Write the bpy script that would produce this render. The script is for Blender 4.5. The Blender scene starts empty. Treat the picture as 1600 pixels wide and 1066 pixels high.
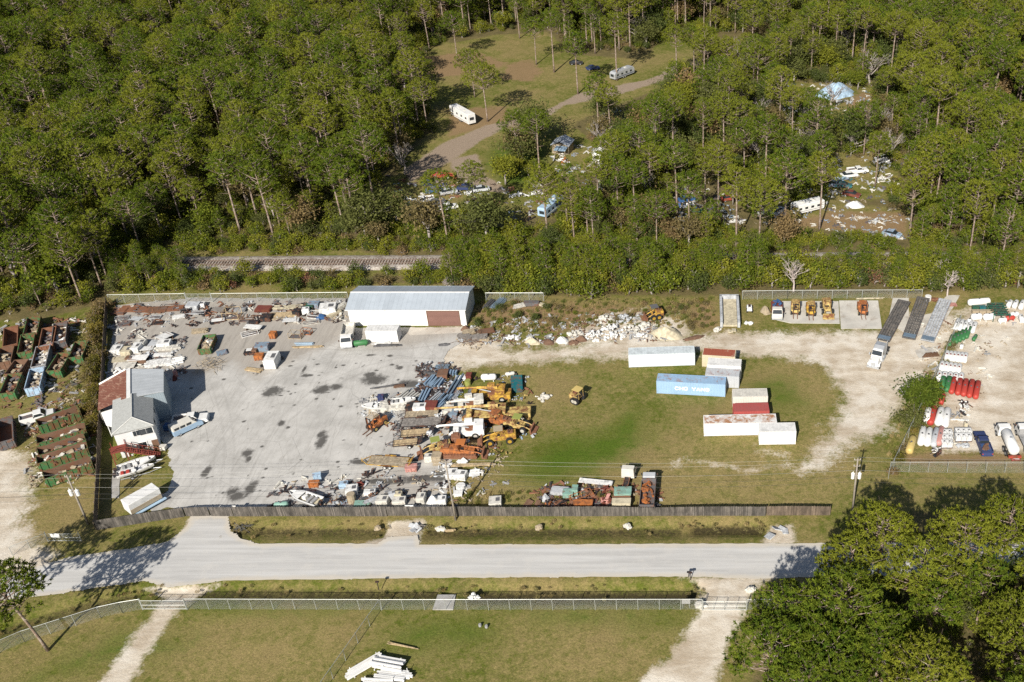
import bpy, bmesh, math, random
import numpy as np
from mathutils import Vector, Matrix, Euler
rnd = random.Random(7)
SC = bpy.context.scene
COL = SC.collection
R = math.radians
# ---------------------------------------------------------------- camera, sky, sun, exposure
FP, PITCH, PX, PY, CAMH = 1600.0, R(33), 1100.0, 533.0, 107.0
cam = bpy.data.cameras.new("camera"); camo = bpy.data.objects.new("camera", cam); COL.objects.link(camo)
cam.sensor_width = 36.0; cam.lens = 36.0 * FP / 1600.0; cam.shift_x = (800 - PX) / 1600.0
cam.clip_start = 1.0; cam.clip_end = 12000.0
camo.location = (0, 0, CAMH); camo.rotation_euler = (R(90) - PITCH, 0, 0)
SC.camera = camo
SUN_EL, SUN_AZ = R(34), R(14)          # shadows run towards +Y, 14 degrees towards +X
W = bpy.data.worlds.new("World"); SC.world = W; W.use_nodes = True
wn = W.node_tree.nodes; wl = W.node_tree.links
sky = wn.new("ShaderNodeTexSky"); sky.sky_type = 'NISHITA'; sky.sun_disc = False
sky.sun_elevation = SUN_EL; sky.sun_rotation = R(180) + SUN_AZ
wl.new(sky.outputs[0], wn["Background"].inputs[0]); wn["Background"].inputs[1].default_value = 0.055
sl = bpy.data.lights.new("sun", 'SUN'); sl.energy = 5.0; sl.angle = R(0.5); sl.color = (1.0, 0.935, 0.84)
so = bpy.data.objects.new("sun", sl); COL.objects.link(so)
sd = Vector((math.sin(SUN_AZ) * math.cos(SUN_EL), math.cos(SUN_AZ) * math.cos(SUN_EL), -math.sin(SUN_EL)))
so.rotation_euler = sd.to_track_quat('-Z', 'Y').to_euler()
SC.view_settings.view_transform = 'Standard'; SC.view_settings.look = 'None'
SC.view_settings.exposure = 0.45; SC.view_settings.gamma = 1.0
SC.render.engine = 'CYCLES'
SC.cycles.use_denoising = False
SC.cycles.max_bounces = 4; SC.cycles.diffuse_bounces = 2; SC.cycles.glossy_bounces = 2
SC.cycles.transmission_bounces = 2; SC.cycles.transparent_max_bounces = 4

# ---------------------------------------------------------------- measuring the place from the photograph
def G(x, y, z=0.0):
    u = (x - PX) / FP; v = (y - PY) / FP
    dy = math.cos(PITCH) - v * math.sin(PITCH); dz = -math.sin(PITCH) - v * math.cos(PITCH)
    t = (CAMH - z) / (-dz)
    return (u * t, dy * t)
def PXY(X, Y, Z=0.0):
    zc = Y * math.cos(PITCH) + (CAMH - Z) * math.sin(PITCH)
    yc = Y * math.sin(PITCH) - (CAMH - Z) * math.cos(PITCH)
    return PX + FP * X / zc, PY - FP * yc / zc
def ang(x0, y0, x1, y1, z=0.0):
    a = G(x0, y0, z); b = G(x1, y1, z)
    return math.atan2(b[1] - a[1], b[0] - a[0])
def span(x0, y0, x1, y1, z=0.0):
    a = G(x0, y0, z); b = G(x1, y1, z)
    return ((a[0] + b[0]) / 2, (a[1] + b[1]) / 2), math.atan2(b[1] - a[1], b[0] - a[0]), math.hypot(b[0] - a[0], b[1] - a[1])
def poly(pts): return [G(x, y) for x, y in pts]
def inside(P, x, y):
    c = False; n = len(P); j = n - 1
    for i in range(n):
        xi, yi = P[i]; xj, yj = P[j]
        if (yi > y) != (yj > y) and x < (xj - xi) * (y - yi) / (yj - yi) + xi: c = not c
        j = i
    return c
def sdist(P, X, Y):
    """signed distance of arrays X,Y to polygon P (negative inside)"""
    d = np.full(X.shape, 1e9); c = np.zeros(X.shape, bool); n = len(P); j = n - 1
    for i in range(n):
        xi, yi = P[i]; xj, yj = P[j]
        ex, ey = xj - xi, yj - yi
        t = np.clip(((X - xi) * ex + (Y - yi) * ey) / (ex * ex + ey * ey + 1e-9), 0, 1)
        d = np.minimum(d, np.hypot(X - xi - t * ex, Y - yi - t * ey))
        m = ((yi > Y) != (yj > Y)) & (X < (xj - xi) * (Y - yi) / (yj - yi + 1e-12) + xi)
        c ^= m; j = i
    return np.where(c, -d, d)
def mask(P, X, Y, soft): return np.clip(0.5 - sdist(P, X, Y) / (2 * soft), 0, 1)
def strip(pts, w):
    """px polyline -> world polygon, w metres wide (number or list)"""
    q = [G(*p) for p in pts]; L = []; Rr = []
    for i, p in enumerate(q):
        a = q[max(0, i - 1)]; b = q[min(len(q) - 1, i + 1)]
        dx, dy = b[0] - a[0], b[1] - a[1]; l = math.hypot(dx, dy) or 1
        ww = (w[i] if isinstance(w, (list, tuple)) else w) / 2
        L.append((p[0] - dy / l * ww, p[1] + dx / l * ww)); Rr.append((p[0] + dy / l * ww, p[1] - dx / l * ww))
    return L + Rr[::-1]

# ---------------------------------------------------------------- node material helpers
def new_mat(name):
    m = bpy.data.materials.new(name); m.use_nodes = True
    nt = m.node_tree; b = nt.nodes["Principled BSDF"]
    return m, nt, b
def nd(nt, t, **kw):
    n = nt.nodes.new(t)
    for k, v in kw.items():
        if k.startswith('i_'):
            key = k[2:]; key = int(key) if key.isdigit() else key.replace('_', ' ')
            n.inputs[key].default_value = v
        else: setattr(n, k, v)
    return n
def noise(nt, scale, detail=4, rough=.6, vec=None, dist=0.0):
    n = nd(nt, "ShaderNodeTexNoise"); n.inputs['Scale'].default_value = scale; n.inputs['Detail'].default_value = detail
    n.inputs['Roughness'].default_value = rough; n.inputs['Distortion'].default_value = dist
    if vec: nt.links.new(vec, n.inputs['Vector'])
    return n.outputs['Fac']
def ramp(nt, fac, a, b, ca=(0, 0, 0, 1), cb=(1, 1, 1, 1)):
    r = nd(nt, "ShaderNodeValToRGB"); e = r.color_ramp.elements
    e[0].position = a; e[1].position = b; e[0].color = ca; e[1].color = cb
    nt.links.new(fac, r.inputs[0]); return r.outputs[0]
def mixc(nt, fac, a, b, mode='MIX'):
    n = nd(nt, "ShaderNodeMix", data_type='RGBA', blend_type=mode)
    for s, v in ((0, fac), (6, a), (7, b)):
        if hasattr(v, 'links'): nt.links.new(v, n.inputs[s])
        else: n.inputs[s].default_value = v if s == 0 else (tuple(v) + (1,))[:4]
    return n.outputs[2]
def mth(nt, op, a, b=0.0, clamp=False):
    n = nd(nt, "ShaderNodeMath", operation=op); n.use_clamp = clamp
    for s, v in ((0, a), (1, b)):
        if hasattr(v, 'links'): nt.links.new(v, n.inputs[s])
        else: n.inputs[s].default_value = v
    return n.outputs[0]
def bump(nt, b, h, strength=.3, dist=.05):
    n = nd(nt, "ShaderNodeBump"); n.inputs['Strength'].default_value = strength; n.inputs['Distance'].default_value = dist
    nt.links.new(h, n.inputs['Height']); nt.links.new(n.outputs[0], b.inputs['Normal'])
MATS = {}
def M(name, col=None, rough=.6, var=.12, scale=1.3, metal=0.0, dirt=None, damt=.5, dscale=.9, bmp=0.0):
    """painted / bare surface: a base colour with uneven tone, and worn or dirty patches of a second colour"""
    if name in MATS: return MATS[name]
    m, nt, b = new_mat(name); MATS[name] = m
    tc = nd(nt, "ShaderNodeTexCoord").outputs['Object']
    n1 = noise(nt, scale, 5, .6, tc)
    lo = tuple(c * (1 - var * 1.6) for c in col); hi = tuple(min(1, c * (1 + var)) for c in col)
    c = mixc(nt, ramp(nt, n1, .3, .7), lo, hi)
    if dirt:
        n2 = noise(nt, dscale, 8, .7, tc, .4)
        c = mixc(nt, ramp(nt, n2, 1 - damt - .12, 1 - damt + .05), c, dirt)
    nt.links.new(c, b.inputs['Base Color'])
    b.inputs['Roughness'].default_value = rough; b.inputs['Metallic'].default_value = metal
    b.inputs['Specular IOR Level'].default_value = .35
    if bmp: bump(nt, b, noise(nt, scale * 6, 4, .6, tc), bmp, .05)
    return m

# ---------------------------------------------------------------- mesh builder
class MB:
    def __init__(s): s.v = []; s.f = []
    def box(s, c, d, rz=0, ry=0, rx=0):
        mt = Matrix.Translation(c) @ Euler((rx, ry, rz)).to_matrix().to_4x4()
        k = len(s.v)
        for z in (-.5, .5):
            for x, y in ((-.5, -.5), (.5, -.5), (.5, .5), (-.5, .5)):
                s.v.append(tuple(mt @ Vector((x * d[0], y * d[1], z * d[2]))))
        for q in ((3, 2, 1, 0), (4, 5, 6, 7), (0, 1, 5, 4), (1, 2, 6, 5), (2, 3, 7, 6), (3, 0, 4, 7)): s.f.append(tuple(k + i for i in q))
        return s
    def tube(s, pts, rad, n=8, cap=True):
        pts = [Vector(p) for p in pts]
        if not isinstance(rad, (list, tuple)): rad = [rad] * len(pts)
        k0 = len(s.v); up = None
        for i, p in enumerate(pts):
            d = (pts[min(i + 1, len(pts) - 1)] - pts[max(i - 1, 0)]).normalized()
            if up is None: up = Vector((0, 0, 1)) if abs(d.z) < .9 else Vector((1, 0, 0))
            a = d.cross(up).normalized(); b = a.cross(d).normalized(); up = b
            for j in range(n):
                t = 2 * math.pi * j / n
                s.v.append(tuple(p + (a * math.cos(t) + b * math.sin(t)) * rad[i]))
        for i in range(len(pts) - 1):
            for j in range(n):
                a = k0 + i * n + j; b = k0 + i * n + (j + 1) % n
                s.f.append((a, a + n, b + n, b))
        if cap:
            s.f.append(tuple(k0 + j for j in range(n))); e = k0 + (len(pts) - 1) * n
            s.f.append(tuple(e + j for j in range(n))[::-1])
        return s
    def prism(s, P, z0, z1):
        """ground-plan polygon raised from z0 to z1"""
        k = len(s.v); n = len(P)
        s.v += [(x, y, z0) for x, y in P] + [(x, y, z1) for x, y in P]
        s.f.append(tuple(range(k + n - 1, k - 1, -1))); s.f.append(tuple(range(k + n, k + 2 * n)))
        for i in range(n):
            j = (i + 1) % n; s.f.append((k + i, k + j, k + n + j, k + n + i))
        return s
    def side(s, P, y0, y1, ins=None):
        """side profile (x,z) carried across from y0 to y1; ins narrows the points above a height: (z, amount)"""
        k = len(s.v); n = len(P)
        for y, sg in ((y0, 1), (y1, -1)):
            for x, z in P:
                yy = y
                if ins and z > ins[0]: yy = y + sg * ins[1]
                s.v.append((x, yy, z))
        s.f.append(tuple(range(k, k + n))); s.f.append(tuple(range(k + 2 * n - 1, k + n - 1, -1)))
        for i in range(n):
            j = (i + 1) % n; s.f.append((k + i, k + n + i, k + n + j, k + j))
        return s
    def quad(s, *p):
        k = len(s.v); s.v += [tuple(q) for q in p]; s.f.append(tuple(range(k, k + len(p)))); return s
    def ball(s, c, r, nu=10, nv=6, sq=(1, 1, 1), jit=0, rg=rnd):
        k = len(s.v)
        for i in range(nv + 1):
            t = math.pi * i / nv
            for j in range(nu):
                a = 2 * math.pi * j / nu; q = r * (1 + (rg.uniform(-jit, jit) if jit else 0))
                s.v.append((c[0] + q * sq[0] * math.sin(t) * math.cos(a), c[1] + q * sq[1] * math.sin(t) * math.sin(a), c[2] + q * sq[2] * math.cos(t)))
        for i in range(nv):
            for j in range(nu):
                a = k + i * nu + j; b = k + i * nu + (j + 1) % nu
                s.f.append((a, a + nu, b + nu, b))
        return s
    def mesh(s, name, mat, smooth=False):
        me = bpy.data.meshes.new(name); me.from_pydata(s.v, [], s.f); me.materials.append(mat)
        if smooth: me.shade_smooth()
        me.update(); return me
    def build(s, name, mat, parent=None, smooth=False, bevel=0, loc=None, rz=None):
        me = s.mesh(name, mat, smooth)
        if bevel:
            bm = bmesh.new(); bm.from_mesh(me)
            es = [e for e in bm.edges if len(e.link_faces) == 2 and e.calc_face_angle(0) > .6]
            try: bmesh.ops.bevel(bm, geom=es, offset=bevel, segments=1, affect='EDGES', clamp_overlap=True)
            except Exception: pass
            bm.to_mesh(me); bm.free()
        o = bpy.data.objects.new(name, me); COL.objects.link(o)
        if parent: o.parent = parent
        if loc is not None: o.location = loc
        if rz is not None: o.rotation_euler = (0, 0, rz)
        return o
def tag(o, label, cat, group=None, kind=None):
    if label: o['label'] = label
    if cat: o['category'] = cat
    if group: o['group'] = group
    if kind: o['kind'] = kind
    return o
def thing(name, label, cat, loc=(0, 0, 0), rz=0.0, group=None, rx=0.0, ry=0.0, scale=1.0):
    o = bpy.data.objects.new(name, None); COL.objects.link(o)
    o.location = (loc[0], loc[1], loc[2] if len(loc) > 2 else 0); o.rotation_euler = (rx, ry, rz)
    o.scale = (scale,) * 3; o.empty_display_size = .3
    return tag(o, label, cat, group)
def dup(root, loc, rz=0.0, label=None, group=None, scale=None):
    r = root.copy(); COL.objects.link(r)
    r.location = (loc[0], loc[1], loc[2] if len(loc) > 2 else 0); r.rotation_euler = (0, 0, rz)
    if scale is not None: r.scale = (scale,) * 3 if not isinstance(scale, tuple) else scale
    if label: r['label'] = label
    if group: r['group'] = group
    for ch in list(root.children):
        c = ch.copy(); COL.objects.link(c); c.parent = r
        for g in list(ch.children):
            d = g.copy(); COL.objects.link(d); d.parent = c
    return r
def snap(P, co, lim):
    X, Y = co[:, 0].copy(), co[:, 1].copy(); d = np.full(X.shape, 1e9); NXX, NYY = X.copy(), Y.copy(); n = len(P); j = n - 1
    for i in range(n):
        xi, yi = P[i]; xj, yj = P[j]; ex, ey = xj - xi, yj - yi
        t = np.clip(((X - xi) * ex + (Y - yi) * ey) / (ex * ex + ey * ey + 1e-9), 0, 1)
        qx, qy = xi + t * ex, yi + t * ey; dd = np.hypot(X - qx, Y - qy); m = dd < d; d[m] = dd[m]; NXX[m] = qx[m]; NYY[m] = qy[m]; j = i
    m = d < lim; co[m, 0] = NXX[m]; co[m, 1] = NYY[m]
def grid_sheet(name, xs, ys, zfun, mat, attrs, keep=None, z=0.0, edge=None):
    X, Y = np.meshgrid(xs, ys); nx, ny = len(xs), len(ys)
    Z = zfun(X, Y) + z if zfun else np.full(X.shape, z)
    co = np.stack([X.ravel(), Y.ravel(), Z.ravel()], 1).astype(np.float32)
    i = np.arange(ny - 1)[:, None] * nx + np.arange(nx - 1)[None, :]
    q = np.stack([i, i + 1, i + nx + 1, i + nx], -1).reshape(-1, 4)
    if keep is not None:
        cx = (X[:-1, :-1] + X[1:, 1:]) / 2; cy = (Y[:-1, :-1] + Y[1:, 1:]) / 2
        q = q[keep(cx, cy).ravel()]
        used = np.unique(q); re = np.full(nx * ny, -1); re[used] = np.arange(len(used)); q = re[q]; co = co[used]
        if edge: snap(edge, co, .155)
    else: used = np.arange(nx * ny)
    me = bpy.data.meshes.new(name); me.vertices.add(len(co)); me.vertices.foreach_set('co', co.ravel())
    me.loops.add(len(q) * 4); me.loops.foreach_set('vertex_index', q.ravel().astype(np.int32))
    me.polygons.add(len(q)); me.polygons.foreach_set('loop_start', np.arange(0, len(q) * 4, 4, dtype=np.int32))
    me.polygons.foreach_set('loop_total', np.full(len(q), 4, dtype=np.int32)); me.update(calc_edges=True)
    for an, fn in attrs.items():
        at = me.attributes.new(an, 'FLOAT', 'POINT'); at.data.foreach_set('value', fn(X, Y).ravel()[used].astype(np.float32))
    me.materials.append(mat); me.shade_smooth()
    o = bpy.data.objects.new(name, me); COL.objects.link(o); o['kind'] = 'structure'; return o
# ================================================================ GROUND
SAND = [poly(q) for q in (
 [(560,560),(640,540),(700,512),(742,512),(800,548),(880,543),(930,535),(975,528),(1050,530),(1100,524),(1120,519),(1200,520),(1310,518),(1395,520),(1410,490),(1500,490),(1475,560),(1440,600),(1400,640),(1385,680),(1330,690),(1290,730),(1250,735),(1285,690),(1312,650),(1318,620),(1300,585),(1270,565),(1200,556),(1160,556),(1090,548),(1040,556),(975,560),(900,560),(800,568),(720,574),(640,580)],
 [(860,535),(905,515),(930,500),(960,487),(1010,482),(1060,495),(1080,520),(1060,534),(980,540)],
 [(1496,508),(1512,478),(1700,470),(1700,706),(1500,706),(1462,706),(1470,640),(1490,560)],
 [(-120,668),(0,680),(22,700),(44,716),(52,770),(36,820),(64,850),(84,862),(60,900),(-140,960)],
 [(1100,900),(1168,904),(1166,950),(1135,1010),(1120,1070),(1105,1200),(930,1200),(990,1075),(1050,1020),(1090,960)],
 [(1062,900),(1210,902),(1178,918),(1168,945),(1098,945),(1098,922),(1080,908)],
 [(225,915),(345,912),(305,928),(296,948),(240,948),(262,930)],
 [(605,812),(662,812),(654,850),(672,856),(560,856),(600,836)],
 [(296,806),(358,806),(358,830),(376,848),(420,856),(250,856),(280,836)],
 [(1204,822),(1236,820),(1246,850),(1190,850)],
 [(640,285),(700,255),(760,215),(800,195),(850,190),(880,165),(960,150),(1040,125),(1150,85),(1185,60),(1165,60),(1100,90),(1010,125),(905,145),(840,180),(760,195),(690,225),(630,265)],
 [(700,250),(745,240),(760,275),(800,300),(760,300),(715,280)],
)]
SAND_SOFT = [5.0, 4, 3.0, 4.5, 2.0, 1.6, 1.6, 1.2, .9, 1.4, 1.4, 1.4]
TRACK = strip([(290,925),(268,940),(235,985),(190,1050),(150,1120)], [6, 4, 3.6, 4.5, 5])
SANDLT = [strip(q, w) for q, w in (([(1300,650),(1290,690),(1250,725),(1180,735),(1060,715)],2.5), ([(1050,560),(1200,545),(1330,560),(1350,640)],2.5), ([(1170,700),(1240,712)],3),([(1050,715),(1065,735)],3))]
WOODF = [poly(q) for q in (
 [(-400,-60),(700,-60),(690,60),(655,85),(645,130),(680,200),(640,240),(630,300),(600,340),(560,390),(300,392),(250,400),(170,462),(165,475),(120,485),(60,500),(-80,500),(-500,500)],
 [(700,-60),(1900,-60),(1900,450),(1500,450),(1480,458),(1150,462),(860,462),(750,450),(740,440),(300,442),(300,428),(600,432),(1400,412),(1400,398),(600,400),(560,390),(640,340),(690,310),(760,300),(850,300),(880,230),(900,190),(1000,150),(1090,110),(1180,60),(1040,60),(1000,92),(880,84),(855,50),(770,55),(700,70)],
 [(1235,960),(1270,890),(1340,800),(1600,800),(1900,780),(1900,1400),(1150,1400),(1165,1080)],
)]
GREEN = [poly(q) for q in ([(860,690),(940,670),(990,640),(1020,690),(960,730),(840,760),(800,745)],[(1165,600),(1230,590),(1260,630),(1210,640)],[(640,975),(740,965),(770,990),(700,1010),(600,1020)],[(800,950),(1000,955),(1080,965),(1085,975),(830,970)],
   [(300,1000),(180,990),(90,1040),(40,1066),(250,1020)],[(175,600),(190,600),(205,720),(172,720)],[(780,220),(860,225),(850,290),(790,290),(750,260)],[(640,940),(560,955),(430,960),(330,955),(300,945)])]
ORANGE = [poly(q) for q in ([(790,100),(830,92),(850,112),(830,128),(780,125)],[(660,88),(740,78),(800,100),(720,118),(665,125)],[(700,170),(790,165),(800,190),(740,205),(700,215)],[(1340,140),(1385,150),(1360,175),(1320,165)],[(1300,330),(1420,330),(1420,375),(1200,350),(1140,360)],
   [(1410,700),(1420,706),(1600,706),(1600,726),(1400,730)],[(730,480),(800,470),(1000,478),(1010,500),(880,520),(800,512),(740,508)],[(1075,470),(1120,465),(1120,518),(1085,512)],[(700,655),(760,650),(760,700),(700,690)])]
NX = np.concatenate([[-4000, -2500, -1500, -900, -600, -450], np.arange(-380, -135, 1.8), np.arange(-134, 64, .75), np.arange(64, 170, 1.8), [200, 260, 400, 700, 1200, 2500, 4000]])
NY = np.concatenate([[-600, -200, 0, 40, 60], np.arange(70, 205, .7), np.arange(205, 440, 1.6), [460, 500, 600, 800, 1300, 2200, 3600, 6000]])
DITCH = [(strip([(365,826),(430,828),(600,828)], 1), .55), (strip([(668,828),(800,828),(1060,828)], 1), .6), (strip([(1085,824),(1190,824)], 1), .8),
         (strip([(250,925),(420,926),(690,926)], 1), .6), (strip([(735,926),(900,926),(1090,926)], 1), .9), (strip([(0,985),(130,945),(215,930)], 1), .5)]
def gz(X, Y):
    Z = 0.05 * np.sin(X * .11 + 1) * np.cos(Y * .13) - .05
    m = (Y < 122)
    for P, dep in DITCH:
        d = np.maximum(sdist(P, X, Y), 0); Z = Z - dep * np.exp(-(d / 1.1) ** 2) * m
    return Z
def a_sand(X, Y):
    v = np.zeros(X.shape)
    for P, s in zip(SAND, SAND_SOFT): v = np.maximum(v, mask(P, X, Y, s))
    v = np.maximum(v, .85 * mask(TRACK, X, Y, 1.6))
    for P in SANDLT: v = np.maximum(v, .62 * mask(P, X, Y, 2.5))
    return v
OPENW = [poly(q) for q in ([(650,90),(700,70),(860,56),(885,90),(1000,105),(1060,125),(960,155),(880,190),(840,215),(770,240),(800,300),(700,300),(640,300),(625,268),(690,225),(700,200),(645,130)],[(850,205),(905,205),(950,240),(900,280),(860,270)],[(1140,310),(1300,318),(1420,325),(1420,372),(1200,350)],[(1280,235),(1410,240),(1400,310),(1290,315)],[(1200,125),(1390,135),(1370,185),(1210,180)],[(600,275),(860,300),(850,340),(620,335)])]
def a_wood(X, Y):
    v = np.max([mask(P, X, Y, 3) for P in WOODF] + [(Y > 425) * 1.0, (X < -300) * 1.0, (X > 130) * 1.0], axis=0)
    return v * (1 - np.max([mask(P, X, Y, 3) for P in OPENW], axis=0))
def a_green(X, Y): return np.max([mask(P, X, Y, 4) for P in GREEN], axis=0)
def a_orange(X, Y): return np.max([mask(P, X, Y, 2.5) for P in ORANGE], axis=0)
DRY = [poly(q) for q in ([(980,700),(1180,690),(1300,640),(1385,650),(1380,790),(900,795)],[(1180,555),(1300,570),(1320,640),(1270,650),(1230,590)],[(330,975),(540,965),(500,1066),(240,1090)],[(830,985),(1060,985),(960,1090),(760,1090)],[(60,760),(150,740),(150,820),(70,850)],[(730,735),(1000,765),(1000,795),(730,795)],[(760,575),(900,575),(860,640),(830,640)],[(1380,440),(1500,440),(1500,720),(1420,720)])]
def a_dry(X, Y): return np.max([mask(P, X, Y, 5) for P in DRY], axis=0)
def a_wet(X, Y):
    v = np.zeros(X.shape)
    for P, dep in DITCH: v = np.maximum(v, np.exp(-(np.maximum(sdist(P, X, Y), 0) / .9) ** 2) * min(1, dep + .3))
    return v
gm, nt, b = new_mat("ground")
tc = nd(nt, "ShaderNodeTexCoord").outputs['Object']
def at(nt, n): return nd(nt, "ShaderNodeAttribute", attribute_name=n).outputs['Fac']
nb = noise(nt, .055, 6, .62, tc); nm = noise(nt, .35, 6, .65, tc); nf = noise(nt, 2.6, 5, .75, tc); nff = noise(nt, 9, 3, .7, tc)
nh = noise(nt, 1.1, 8, .78, tc, .3)
mixn = mth(nt, 'ADD', mth(nt, 'MULTIPLY', nh, .75), mth(nt, 'ADD', mth(nt, 'MULTIPLY', nm, .35), mth(nt, 'ADD', mth(nt, 'MULTIPLY', nb, .55), mth(nt, 'MULTIPLY', at(nt, 'dry'), .085))))
grass = mixc(nt, ramp(nt, mixn, .70, .96), (.105, .128, .020), (.290, .232, .100))
grass = mixc(nt, mth(nt, 'MULTIPLY', ramp(nt, nb, .50, .60), .35), grass, (.215, .165, .075))
gg = mth(nt, 'ADD', mth(nt, 'MULTIPLY', at(nt, 'green'), .9), mth(nt, 'MULTIPLY', mth(nt, 'SUBTRACT', mth(nt, 'ADD', nh, nm), 1.0), 1.5))
grass = mixc(nt, mth(nt, 'MULTIPLY', ramp(nt, gg, .30, .95), .9), grass, (.070, .125, .010))
grass = mixc(nt, 1.0, grass, ramp(nt, noise(nt, 4.5, 5, .8, tc), .34, .68, (.58, .58, .56, 1), (1.32, 1.30, 1.25, 1)), 'MULTIPLY')
og = mth(nt, 'ADD', at(nt, 'orange'), mth(nt, 'MULTIPLY', mth(nt, 'SUBTRACT', nm, .5), 1.4))
grass = mixc(nt, mth(nt, 'MULTIPLY', ramp(nt, og, .4, .8), .8), grass, mixc(nt, ramp(nt, nf, .3, .7), (.20, .125, .065), (.30, .20, .12)))
wt = mth(nt, 'ADD', at(nt, 'wet'), mth(nt, 'MULTIPLY', mth(nt, 'SUBTRACT', nf, .5), 1.3))
grass = mixc(nt, ramp(nt, wt, .55, 1.0), grass, (.055, .045, .022))
wd = mth(nt, 'ADD', at(nt, 'wood'), mth(nt, 'MULTIPLY', mth(nt, 'SUBTRACT', nm, .5), .9))
fl = mixc(nt, ramp(nt, nm, .3, .7), mixc(nt, ramp(nt, nf, .35, .65), (.055, .058, .020), (.13, .10, .05)), mixc(nt, ramp(nt, nf, .35, .65), (.12, .115, .035), (.23, .17, .09)))
c = mixc(nt, ramp(nt, wd, .4, .6), grass, fl)
sn = mth(nt, 'ADD', at(nt, 'sand'), mth(nt, 'ADD', mth(nt, 'MULTIPLY', mth(nt, 'SUBTRACT', nf, .5), .7), mth(nt, 'MULTIPLY', mth(nt, 'SUBTRACT', nm, .5), .9)))
mp = nd(nt, "ShaderNodeMapping"); mp.inputs['Scale'].default_value = (.25, .8, 1); mp.inputs['Rotation'].default_value = (0, 0, .08); nt.links.new(tc, mp.inputs[0])
stk = mth(nt, 'ADD', mth(nt, 'MULTIPLY', noise(nt, .5, 7, .62, mp.outputs[0], .5), .5), mth(nt, 'MULTIPLY', noise(nt, .22, 8, .65, tc), .5))
sand = mixc(nt, ramp(nt, stk, .36, .62), (.38, .305, .215), (.68, .62, .52))
sand = mixc(nt, mth(nt, 'MULTIPLY', ramp(nt, nh, .5, .72), .55), sand, (.36, .29, .20))
sand = mixc(nt, mth(nt, 'MULTIPLY', ramp(nt, noise(nt, .16, 5, .6, tc), .5, .62), .6), sand, (.72, .68, .60))
sand = mixc(nt, mth(nt, 'MULTIPLY', ramp(nt, nff, .4, .8), .12), sand, (.34, .30, .24))
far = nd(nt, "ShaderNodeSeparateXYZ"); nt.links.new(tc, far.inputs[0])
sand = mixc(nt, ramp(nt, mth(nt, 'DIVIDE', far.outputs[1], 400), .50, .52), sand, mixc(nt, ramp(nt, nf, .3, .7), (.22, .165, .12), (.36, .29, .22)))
c = mixc(nt, ramp(nt, sn, .38, .66), c, sand)
nt.links.new(c, b.inputs['Base Color']); b.inputs['Roughness'].default_value = .95; b.inputs['Specular IOR Level'].default_value = .1
bump(nt, b, mth(nt, 'ADD', nff, mth(nt, 'MULTIPLY', nf, 2)), .45, .10)
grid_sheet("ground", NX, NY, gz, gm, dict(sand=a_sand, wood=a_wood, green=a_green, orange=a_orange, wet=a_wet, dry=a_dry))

# road and yard paving
def rag(P, step=.9, amp=.35, seed=1):
    """ragged edge: the polygon's sides broken into short uneven steps"""
    rg = random.Random(seed); out = []
    for i in range(len(P)):
        a, b2 = P[i], P[(i + 1) % len(P)]; l = math.hypot(b2[0] - a[0], b2[1] - a[1]); n = max(1, int(l / step))
        for k in range(n):
            t = k / n; w = amp * (.5 if k == 0 else 1)
            out.append((a[0] + (b2[0] - a[0]) * t + rg.gauss(0, w * .5), a[1] + (b2[1] - a[1]) * t + rg.gauss(0, w * .5)))
    return out
rm, nt, b = new_mat("road_surface")
tc = nd(nt, "ShaderNodeTexCoord").outputs['Object']
mp = nd(nt, "ShaderNodeMapping"); mp.inputs['Scale'].default_value = (.05, 1.0, 1); nt.links.new(tc, mp.inputs[0])
n1 = noise(nt, 1.2, 7, .6, mp.outputs[0], .3); n2 = noise(nt, .5, 6, .7, tc); n3 = noise(nt, 14, 3, .7, tc); n4 = noise(nt, .9, 9, .72, tc, 1.2)
c = mixc(nt, ramp(nt, n1, .3, .7), (.42, .415, .40), (.575, .572, .555))
c = mixc(nt, mth(nt, 'MULTIPLY', ramp(nt, n2, .5, .68), .6), c, (.56, .545, .51))
c = mixc(nt, mth(nt, 'MULTIPLY', ramp(nt, n3, .35, .7), .22), c, (.33, .32, .30))
c = mixc(nt, mth(nt, 'MULTIPLY', ramp(nt, n4, .64, .68), .5), c, (.34, .33, .31))
ev = at(nt, 'edge'); ee = mth(nt, 'ADD', ev, mth(nt, 'MULTIPLY', mth(nt, 'SUBTRACT', n2, .5), 1.0))
c = mixc(nt, mth(nt, 'MULTIPLY', ramp(nt, ee, .3, .8), .75), c, mixc(nt, ramp(nt, n3, .3, .7), (.44, .39, .31), (.64, .59, .50)))
nt.links.new(c, b.inputs['Base Color']); b.inputs['Roughness'].default_value = .9; b.inputs['Specular IOR Level'].default_value = .15
bump(nt, b, n3, .4, .03)
RP = rag(poly([(-260,985),(-100,945),(0,938),(60,932),(150,918),(225,908),(262,918),(300,914),(360,907),(700,903),(1000,901),(1112,902),(1180,905),(1300,901),(1500,900),(1760,900),(1760,846),(1500,848),(1250,849),(1000,850),(656,851),(652,836),(604,840),(590,850),(470,849),(405,850),(376,842),(360,826),(357,806),(298,805),(292,824),(262,846),(200,858),(120,868),(60,884),(0,902),(-100,922),(-260,950)]), 1.0, .12, 3)
def rkeep(X, Y): return sdist(RP, X, Y) < 0
def redge(X, Y): return np.clip(1 + sdist(RP, X, Y) / 1.4, 0, 1)
grid_sheet("road", np.arange(-170, 75, .3), np.arange(93, 120, .3), None, rm, dict(edge=redge), rkeep, .012, RP)

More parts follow.
